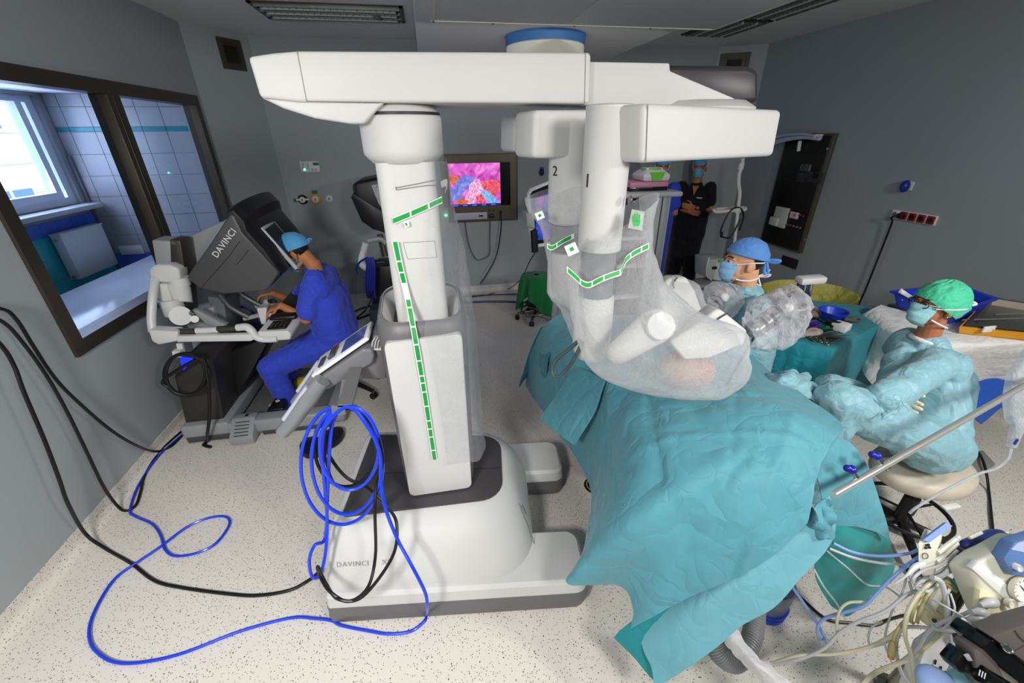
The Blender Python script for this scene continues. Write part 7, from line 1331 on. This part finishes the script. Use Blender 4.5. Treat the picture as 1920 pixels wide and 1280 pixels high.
# transducer module
md = thing('sensor_module', 'cream sensor module with pale blue top stripe amid the cables', 'medical module', ond(1750, 1060, 1.65))
D0 = 1.475
mA, mB, mC, mD = (1722, 1018), (1752, 1030), (1742, 1092), (1722, 1050)
mk('case', prism([ond(px, py, D0) for px, py in ((1721, 1018), (1757, 1030), (1748, 1090), (1735, 1096), (1721, 1060))], RT*.072+UP*.034+FW*.05), M_bei, md, bevel=.006, seg=3)
mk('top_stripe', prism([ond(px, py, D0-.004)+UP*.004 for px, py in ((1731, 1014), (1743, 1019), (1786, 988), (1775, 981))], -UP*.006+FW*.012), mat('stripe_blue', (140, 168, 226), .4), md)
mk('ridge', tube([ond(1758, 1036, D0), ond(1797, 1006, D0+.03)], .008, 8, 2), M_bei, md); mk('ridge', tube([ond(1756, 1052, D0), ond(1795, 1018, D0+.03)], .007, 8, 2), M_bei, md)
for px, py in ((1738, 1022), (1743, 1026), (1736, 1027), (1741, 1021)): mk('socket_mark', box(ond(px, py, D0-.004), (.006, .006, .006)), M_ink, md)
mk('socket_ring', tube([ond(1735, 1042, D0-.004)+(RT*math.cos(t)+UP*math.sin(t))*.010 for t in np.linspace(0, 2*math.pi, 12, endpoint=False)], .0016, 6, 2, closed=True), mat('grey_ink', (1, 1, 1)), md)
mk('mount_arm', tube([ond(1775, 1080, D0+.06), ond(1760, 1110, D0+.05), ond(1740, 1145, D0+.02)], .016, 10, 4), M_bei, md)
nv = thing('pole_clamp', 'navy blue clamp block above the beige monitor', 'clamp', ond(1845, 1015, 1.55))
mk('block', remesh([cap_seg(ond(1812, 1022, 1.5), ond(1862, 1005, 1.55), .020, .026), cap_seg(ond(1862, 1005, 1.55), ond(1874, 1003, 1.56), .026, .022), cap_seg(ond(1840, 1018, 1.52), ond(1862, 1024, 1.54), .02, .016)], .004, 4), mat('clamp_navy', (30, 44, 110), .35), nv, smooth=80); mk('pin', cyl(ond(1878, 1002, 1.55), ond(1888, 998, 1.56), .007, n=10), M_cabb, nv); mk('plate', tube([ond(1818, 1008, 1.49), ond(1840, 998, 1.5)], .006, 6, 2), M_bei, nv)
# beige monitor with gauge
mn = thing('anaesthesia_monitor', 'beige anaesthesia monitor with pressure gauge and plugged grey leads', 'medical monitor', ond(1890, 1140, 1.45)); D1 = 1.38
mk('case', prism([ond(px, py, D1) for px, py in ((1836, 1052), (1920, 1006), (2010, 1010), (2010, 1180), (1920, 1180), (1860, 1160), (1822, 1068))], FW*.06+np.array([0, .01, -.03])), M_bei, mn, bevel=.014, seg=3)
mk('bevel_strip', prism([ond(px, py, D1-.006) for px, py in ((1822, 1066), (1836, 1052), (1920, 1120), (1990, 1160), (1990, 1180), (1905, 1142))], FW*.02), M_white, mn, bevel=.004)
bbx = mk('blue_block', prism([ond(px, py, D1-.03) for px, py in ((1882, 1048), (1902, 1018), (1990, 990), (1990, 1090), (1898, 1078))], FW*.04), M_mblu, mn, bevel=.005); mk('blue_top', prism([ond(px, py, D1-.032) for px, py in ((1896, 1030), (1908, 1018), (1990, 992), (1990, 1050))], FW*.01), mat('block_pale', (170, 186, 222), .4), bbx)
def dial(c, r, par, nm, m):
    g = mk(nm, loft([[c+(RT*math.cos(t)+UP*math.sin(t))*r*k-FW*h for t in np.linspace(0, 2*math.pi, 36, endpoint=False)] for k, h in ((1, 0), (1, .012), (.93, .016), (.9, .010), (0.02, .010))]), m, par, smooth=40); return g
dial(ond(1903, 1061, D1-.03), .011, bbx, 'knob', M_white)
gg = dial(ond(1912, 1102, D1-.012), .040, mn, 'gauge', M_bei); mk('gauge_face', cyl(ond(1912, 1102, D1-.012)-FW*.010, ond(1912, 1102, D1-.012)-FW*.0108, .036, n=36), mat('gauge_white', (228, 228, 224), .4), gg)
gc = ond(1912, 1102, D1-.012)-FW*.0115
for k in range(11): a = math.radians(-130+26*k); u = RT*math.sin(a)+UP*math.cos(a); mk('gauge_mark', tube([gc+u*.026, gc+u*.033], .0007, 4, 1), M_ink, gg)
mk('gauge_needle', tube([gc-FW*.001+(UP*.6-RT*.5)*.028, gc-FW*.001, gc-FW*.001-(UP*.6-RT*.5)*.010], [.0006, .0016, .0012], 5, 1), M_ink, gg); dial(ond(1890, 1128, D1-.01), .016, mn, 'knob', M_bei)
pnl = mk('connector_panel', prism([ond(px, py, D1-.010) for px, py in ((1838, 1105), (1858, 1112), (1905, 1158), (1905, 1180), (1862, 1190), (1830, 1178))], FW*.02), M_beid, mn, bevel=.003)
for px, py in ((1860, 1128), (1868, 1138), (1878, 1150), (1888, 1158), (1848, 1148), (1842, 1160)): mk('port_mark', box(ond(px, py, D1-.012), (.008, .004, .003)), M_ink, pnl)
for q0, q1 in (((1864, 1128), (1838, 1134)), ((1842, 1156), (1815, 1162)), ((1893, 1156), (1858, 1164)), ((1846, 1146), (1822, 1148))): mk('lead_plug', tube([ond(*q0, D1-.015), ond((q0[0]*2+q1[0])/3, (q0[1]*2+q1[1])/3, D1-.03), ond(*q1, D1-.03)], [.014, .016, .008], 12, 4), M_cabg, pnl, smooth=60)
pr_ = thing('mount_pole', 'grey steel mounting pole between the cables and beige monitor', 'pole', ond(1800, 1140, 1.5)-np.array([0, 0, .3])); mk('pole', prism([ond(px, py, 1.50) for px, py in ((1820, 1078), (1838, 1090), (1796, 1152), (1780, 1148))], FW*.03), M_steel, pr_, bevel=.004); mk('groove', prism([ond(px, py, 1.494) for px, py in ((1824, 1086), (1831, 1092), (1795, 1146), (1790, 1142))], FW*.006), M_dsteel, pr_)
pb0 = ond(1788, 1150, 1.52); mk('lower_pole', cyl(pb0, (pb0[0], pb0[1]+.02, .05), .02, n=14), M_steel, pr_); mk('foot', lathe([(0, .004), (.05, .004), (.045, .03), (.02, .04), (0, .04)], (pb0[0], pb0[1]+.02, 0), 28), M_steel, pr_)
lc = ond(1798, 1062, 1.5); lab = tag(mk('info_label', prism([ond(px, py, 1.5) for px, py in ((1786, 1050), (1820, 1062), (1816, 1078), (1782, 1068))], FW*.002), M_white), 'small grey label tag hanging among the cables by the monitor', 'label')
for k in range(4): mk('print_line', prism([ond(1794+dx+k*.2, 1056+k*3.6+dy, 1.498) for dx, dy in ((0, 0), (16, 5.2), (16, 7), (0, 1.8))], FW*.001), M_ink, lab)
# black camera-like device at the very corner
bk = thing('black_device', 'black and grey device with chrome oval at the bottom right corner', 'medical device', ond(1870, 1240, 1.25)); D2 = 1.2
mk('front', prism([ond(px, py, D2) for px, py in ((1845, 1215), (1862, 1196), (1990, 1300), (1990, 1400), (1920, 1290))], FW*.10), M_blackg, bk, bevel=.006)
mk('top', prism([ond(px, py, D2-.01) for px, py in ((1860, 1194), (1925, 1170), (2000, 1150), (2000, 1300), (1960, 1270))], FW*.06), mat('device_taupe', (92, 86, 84), .4), bk, bevel=.004)
mk('top_seam', tube([ond(1903, 1182, D2-.012), ond(1918, 1200, D2-.012), ond(1960, 1230, D2-.012)], .0012, 5, 3), M_ink, bk); mk('top_seam', tube([ond(1900, 1222, D2-.012), ond(1960, 1190, D2-.012)], .0012, 5, 2), M_ink, bk)
ov = mk('chrome_oval', loft([[ond(1887, 1214, D2-.011)+(nrm(RT-UP*.75)*math.cos(t)*.020*k+nrm(UP+RT*.75)*math.sin(t)*.011*k)-FW*h for t in np.linspace(0, 2*math.pi, 28, endpoint=False)] for k, h in ((1, 0), (1, .004), (.8, .006), (.7, .003), (.02, .003))]), M_chrome, bk); mk('oval_core', cyl(ond(1887, 1214, D2-.016), ond(1887, 1214, D2-.014), .005, n=12), M_ink, ov)
mk('grip', prism([ond(px, py, D2+.02) for px, py in ((1791, 1248), (1812, 1224), (1824, 1240), (1828, 1270), (1800, 1262))], FW*.05), M_blackg, bk, bevel=.006); mk('grip_window', prism([ond(px, py, D2+.012) for px, py in ((1808, 1228), (1818, 1226), (1826, 1240), (1816, 1240))], FW*.006), M_grey_pl, bk, bevel=.003); mk('body', prism([ond(px, py, D2+.01) for px, py in ((1826, 1218), (1848, 1215), (1870, 1240), (1900, 1300), (1850, 1300), (1834, 1270))], FW*.06), mat('device_taupe', (1, 1, 1)), bk, bevel=.008)
mk('barrel', tube([ond(1838, 1262, D2-.0), ond(1900, 1300, D2)], .024, 16, 3), M_blackg, bk, smooth=60)
for k in range(3): q = ond(1838+k*5, 1262+k*3, D2-.032); mk('barrel_mark', tube([q+UP*.010, q-UP*.006-RT*.004], .0014, 5, 1), M_white, bk)
# white base box under the leads
wb = thing('cable_tray', 'pale slotted plastic tray under the tangle of leads', 'tray', ond(1760, 1240, 1.55)); mk('tray', prism([ond(px, py, 1.52) for px, py in ((1735, 1215), (1790, 1175), (1830, 1200), (1800, 1270), (1770, 1320), (1700, 1320))], FW*.05), M_white, wb, bevel=.008)
for px, py in ((1755, 1242), (1765, 1254), (1774, 1263)): mk('slot', tube([ond(px, py-5, 1.516), ond(px-2, py+3, 1.516)], .003, 6, 1), M_ink, wb)
mk('handle', tube([ond(1770, 1190, 1.5), ond(1800, 1166, 1.48), ond(1830, 1178, 1.46)], .007, 8, 4), M_cabb, wb); mk('grey_bracket', prism([ond(px, py, 1.5) for px, py in ((1786, 1196), (1798, 1186), (1808, 1196), (1794, 1208))], FW*.01), mat('bracket_grey', (100, 102, 104), .4), wb)
for i, (px, py, m, r, lab) in enumerate(((1755, 1280, mat('mask_pale_blue', (150, 176, 226), .35), .05, 'pale blue rounded mask cushion at the bottom edge'), (1815, 1288, mat('mask_pale_teal', (150, 198, 206), .35), .05, 'pale teal rounded mask cushion at the bottom edge'))): tag(mk('mask_cushion', ell(ond(px, py, 1.28), (r, r, r*.7), 24, 16), m), lab, 'mask')
bx2 = thing('transducer_box', 'cream transducer block with a round port between the leads', 'medical module', ond(1770, 1150, 1.52)); mk('block', prism([ond(px, py, 1.52) for px, py in ((1752, 1132), (1772, 1105), (1796, 1130), (1778, 1160), (1745, 1172))], FW*.04), M_bei, bx2, bevel=.006); mk('block', prism([ond(px, py, 1.49) for px, py in ((1735, 1150), (1752, 1142), (1772, 1158), (1768, 1176), (1745, 1178))], FW*.04), M_beid, bx2, bevel=.006); mk('port', dial(ond(1752, 1163, 1.48), .012, bx2, 'port_ring', M_bei).data and cyl(ond(1752, 1163, 1.465), ond(1752, 1163, 1.462), .007, n=14), M_ink, bx2)
tag(mk('teal_cap', cyl(ond(1792, 1098, 1.5), ond(1800, 1090, 1.54), .018, n=18), mat('cap_teal', (40, 160, 156), .4), bevel=.003), 'round teal cap peeking out behind the grey pole', 'cap')
# leads: each one its own cable
def lead(label, pts, r, m, d=1.5): return cable('lead', label, [ond(p[0], p[1], p[2] if len(p) > 2 else d) for p in pts], r, m, sub=6)
lead('pale blue lead sweeping from the sensor module to the blue loop on the left', [(1795, 1008, 1.5), (1770, 1026, 1.5), (1730, 1040, 1.5), (1690, 1068, 1.5), (1655, 1100, 1.52), (1620, 1135, 1.55), (1580, 1148, 1.6), (1545, 1160, 1.66), (1533, 1178, 1.68), (1538, 1200, 1.70), (1546, 1196, 1.72), (1530, 1165, 1.75), (1508, 1132, 1.78), (1484, 1098, 1.8)], .0062, M_cabbl)
lead('pale blue lead across the teal drape corner', [(1562, 1018, 1.62), (1600, 1035, 1.6), (1650, 1042, 1.58), (1700, 1038, 1.55), (1722, 1030, 1.54)], .0055, M_cabbl)
lead('light grey lead beside the pale blue one across the hanging drape', [(1555, 1028, 1.62), (1600, 1045, 1.6), (1650, 1055, 1.58), (1700, 1060, 1.55), (1740, 1075, 1.54)], .005, M_cabg)
lead('thin grey lead falling over the hanging drape to the floor side', [(1550, 1032, 1.64), (1590, 1065, 1.62), (1625, 1095, 1.62), (1660, 1100, 1.6), (1690, 1120, 1.6)], .0032, M_cabg)
lead('thin clear lead running down the hanging drape point', [(1525, 1065, 1.64), (1545, 1100, 1.64), (1568, 1130, 1.66), (1585, 1160, 1.7)], .0035, M_cabg)
lead('thick grey lead arcing from the tangle to the lower left', [(1742, 1100, 1.5), (1700, 1115, 1.5), (1660, 1145, 1.52), (1610, 1165, 1.56), (1575, 1185, 1.6), (1545, 1215, 1.64), (1500, 1235, 1.7), (1450, 1245, 1.75)], .0065, M_cabg)
lead('beige lead from the tangle to the hose at lower left', [(1700, 1165, 1.5), (1665, 1195, 1.54), (1620, 1215, 1.58), (1560, 1226, 1.64), (1500, 1228, 1.7), (1445, 1243, 1.76)], .006, M_cabb)
lead('looping cream lead standing up left of the tangle', [(1625, 1128, 1.56), (1590, 1130, 1.58), (1572, 1150, 1.6), (1570, 1190, 1.62), (1582, 1222, 1.64)], .005, M_cabb)
lead('thick grey lead hanging in front of the beige block', [(1748, 1082, 1.42), (1765, 1092, 1.42), (1775, 1130, 1.42), (1778, 1180, 1.42), (1786, 1240, 1.42), (1780, 1262, 1.42)], .0085, M_cabg)
lead('olive lead loop, outermost of the bundle', [(1790, 1102, 1.5), (1775, 1090, 1.48), (1745, 1100, 1.47), (1720, 1125, 1.47), (1708, 1160, 1.47), (1712, 1168, 1.47)], .006, M_cabo)
lead('olive lead loop, inner strand of the bundle', [(1792, 1108, 1.5), (1770, 1095, 1.47), (1742, 1112, 1.46), (1725, 1145, 1.46), (1719, 1168, 1.46)], .0055, M_cabo)
lead('cream thick lead curving down the left side of the olive bundle', [(1752, 1086, 1.46), (1725, 1110, 1.46), (1702, 1148, 1.46), (1697, 1190, 1.46), (1708, 1230, 1.44), (1715, 1290, 1.4)], .007, M_cabb)
lead('olive lead ending in a plug with an orange tip', [(1712, 1150, 1.48), (1690, 1170, 1.48), (1678, 1190, 1.48), (1674, 1205, 1.48)], .005, M_cabo)
pg = tag(mk('lead_connector', tube([ond(1674, 1202, 1.48), ond(1673, 1214, 1.48), ond(1671, 1228, 1.48)], [.007, .013, .011], 12, 4), M_cabo, smooth=60), 'olive cable plug with an orange end hanging in mid air', 'plug'); mk('orange_end', cyl(ond(1671, 1229, 1.48), ond(1670, 1234, 1.48), .0095, n=14), mat('plug_orange', (226, 130, 70), .4), pg)
lead('grey lead from the upper connector plug toward the left', [(1838, 1134, 1.36), (1810, 1150, 1.38), (1780, 1160, 1.4), (1755, 1172, 1.42), (1735, 1190, 1.44), (1720, 1215, 1.46), (1690, 1240, 1.5)], .006, M_cabg)
lead('grey lead from the lower connector plug looping left', [(1858, 1164, 1.36), (1830, 1172, 1.38), (1800, 1182, 1.4), (1765, 1180, 1.42), (1720, 1175, 1.46), (1690, 1180, 1.5), (1680, 1215, 1.52), (1690, 1260, 1.5), (1710, 1290, 1.48)], .006, M_cabg)
lead('bundled grey lead, highest coil left of the module', [(1790, 1025, 1.5), (1760, 1045, 1.48), (1725, 1060, 1.48), (1708, 1075, 1.48), (1712, 1088, 1.48), (1745, 1080, 1.48), (1790, 1055, 1.48), (1830, 1035, 1.48)], .0055, M_cabg)
lead('bundled grey lead, second coil left of the module', [(1795, 1032, 1.49), (1765, 1058, 1.47), (1730, 1070, 1.47), (1712, 1085, 1.47), (1722, 1098, 1.47), (1752, 1088, 1.47), (1788, 1068, 1.47)], .0055, M_cabg)
lead('bundled grey lead, third coil left of the module', [(1788, 1040, 1.5), (1770, 1075, 1.46), (1735, 1085, 1.46), (1718, 1100, 1.46), (1740, 1108, 1.46), (1765, 1090, 1.46)], .0055, M_cabg)
lead('bundled grey lead, loop falling below the coils', [(1720, 1070, 1.5), (1722, 1095, 1.5), (1730, 1120, 1.5), (1712, 1110, 1.5), (1705, 1090, 1.5)], .0045, M_cabg)
lead('white sensor lead with a thick end above the coils', [(1732, 1055, 1.46), (1715, 1062, 1.46), (1700, 1078, 1.46), (1680, 1092, 1.48)], [.009, .008, .004, .004], M_white)
lead('thin grey lead looping below the pole', [(1700, 1078, 1.5), (1692, 1110, 1.52), (1675, 1140, 1.54), (1662, 1180, 1.56), (1660, 1210, 1.57), (1672, 1240, 1.57), (1690, 1250, 1.55)], .0035, M_cabg)
lead('thin round grey loop at the lower left of the tangle', [(1655, 1165, 1.58), (1635, 1175, 1.6), (1628, 1195, 1.6), (1634, 1212, 1.6), (1660, 1205, 1.58), (1690, 1190, 1.56)], .0035, M_cabg)
lead('thin grey lead crossing the connector panel', [(1830, 1170, 1.34), (1805, 1155, 1.36), (1770, 1135, 1.38), (1745, 1122, 1.42)], .003, M_cabg); lead('thin white loop hanging from the coils to the plugs', [(1782, 1112, 1.40), (1790, 1140, 1.38), (1782, 1165, 1.38), (1760, 1180, 1.4), (1742, 1165, 1.42)], .003, M_cabg)
lead('cream lead along the bottom edge', [(1760, 1190, 1.48), (1720, 1225, 1.48), (1680, 1245, 1.5), (1640, 1262, 1.5), (1610, 1290, 1.48)], .0075, M_cabb)
lead('pale finger clip lead above the navy clamp', [(1800, 1040, 1.46), (1815, 1032, 1.46), (1836, 1024, 1.46), (1842, 1022, 1.46)], [.004, .006, .008, .009], M_cabb)
cable('black_cable', 'black cable running across the floor under the leads', [onz(1480, 1098, .012), onz(1510, 1128, .012), onz(1550, 1160, .012), onz(1600, 1168, .012), onz(1640, 1172, .012), onz(1665, 1162, .012), onz(1700, 1152, .012)], .007, M_blkc)
# corrugated hose, white film, bucket
hs = thing('corrugated_hose', 'grey corrugated breathing hose curling out below the teal hem', 'hose', onz(1380, 1200, 0)); hp_ = crom([ond(1418, 1130, 1.80), ond(1414, 1175, 1.72), ond(1402, 1215, 1.66), ond(1378, 1240, 1.63), ond(1352, 1228, 1.62), ond(1338, 1200, 1.64), ond(1345, 1165, 1.68)], 34); rr_ = [.034+.005*(1 if k % 4 < 2 else 0) for k in range(len(hp_))]
mk('hose', tube(hp_, rr_, 18, 1), mat('hose_grey', (118, 120, 122), .35), hs, smooth=50)
tag(mk('plastic_sleeve', sheet([[ond(1352, 1186, 1.56), ond(1366, 1178, 1.55), ond(1382, 1176, 1.56)], [ond(1388, 1240, 1.50), ond(1400, 1228, 1.48), ond(1412, 1222, 1.50)], [ond(1440, 1290, 1.45), ond(1455, 1276, 1.43), ond(1470, 1268, 1.45)], [ond(1490, 1330, 1.4), ond(1505, 1318, 1.38), ond(1520, 1310, 1.4)]], 7, lambda p, u, v: .008*fold(p, 18, 2), th=.003), film('sleeve_white', (234, 234, 236), base=.7, edge=.95, rough=.3, wr=14), smooth=70), 'white translucent plastic sleeve crossing the corrugated hose', 'sleeve')
bk_ = onz(1440, 1150, 0); tag(mk('waste_bucket', lathe([(.0, .004), (.085, .004), (.095, .03), (.10, .20), (.094, .20), (.086, .03), (0, .02)], (bk_[0], bk_[1]+.04, 0), 32), film('bucket_clear', (150, 160, 180), base=.5, edge=.85, rough=.2, wr=6)), 'small clear bucket with blue base under the teal hem', 'bucket'); mk('blue_ring', lathe([(.088, .002), (.100, .006), (.102, .03), (.098, .035), (.088, .03)], (bk_[0], bk_[1]+.04, 0), 32), M_blue, bpy.data.objects['waste_bucket']); mk('blue_ring', lathe([(.1, .05), (.104, .05), (.104, .06), (.1, .06)], (bk_[0], bk_[1]+.04, 0), 32), M_blue, bpy.data.objects['waste_bucket'])
rg = onz(1104, 912, 0); tag(mk('floor_drain', lathe([(.0, .002), (.055, .002), (.06, .006), (.075, .006), (.08, .001)], (rg[0]+.05, rg[1], 0), 32), M_black), 'round black floor cover with a yellow ring beside the drape', 'floor cover'); mk('yellow_ring', lathe([(.058, .0061), (.058, .008), (.066, .008), (.066, .0061)], (rg[0]+.05, rg[1], 0), 32), mat('ring_yellow', (190, 150, 60), .5), bpy.data.objects['floor_drain'])
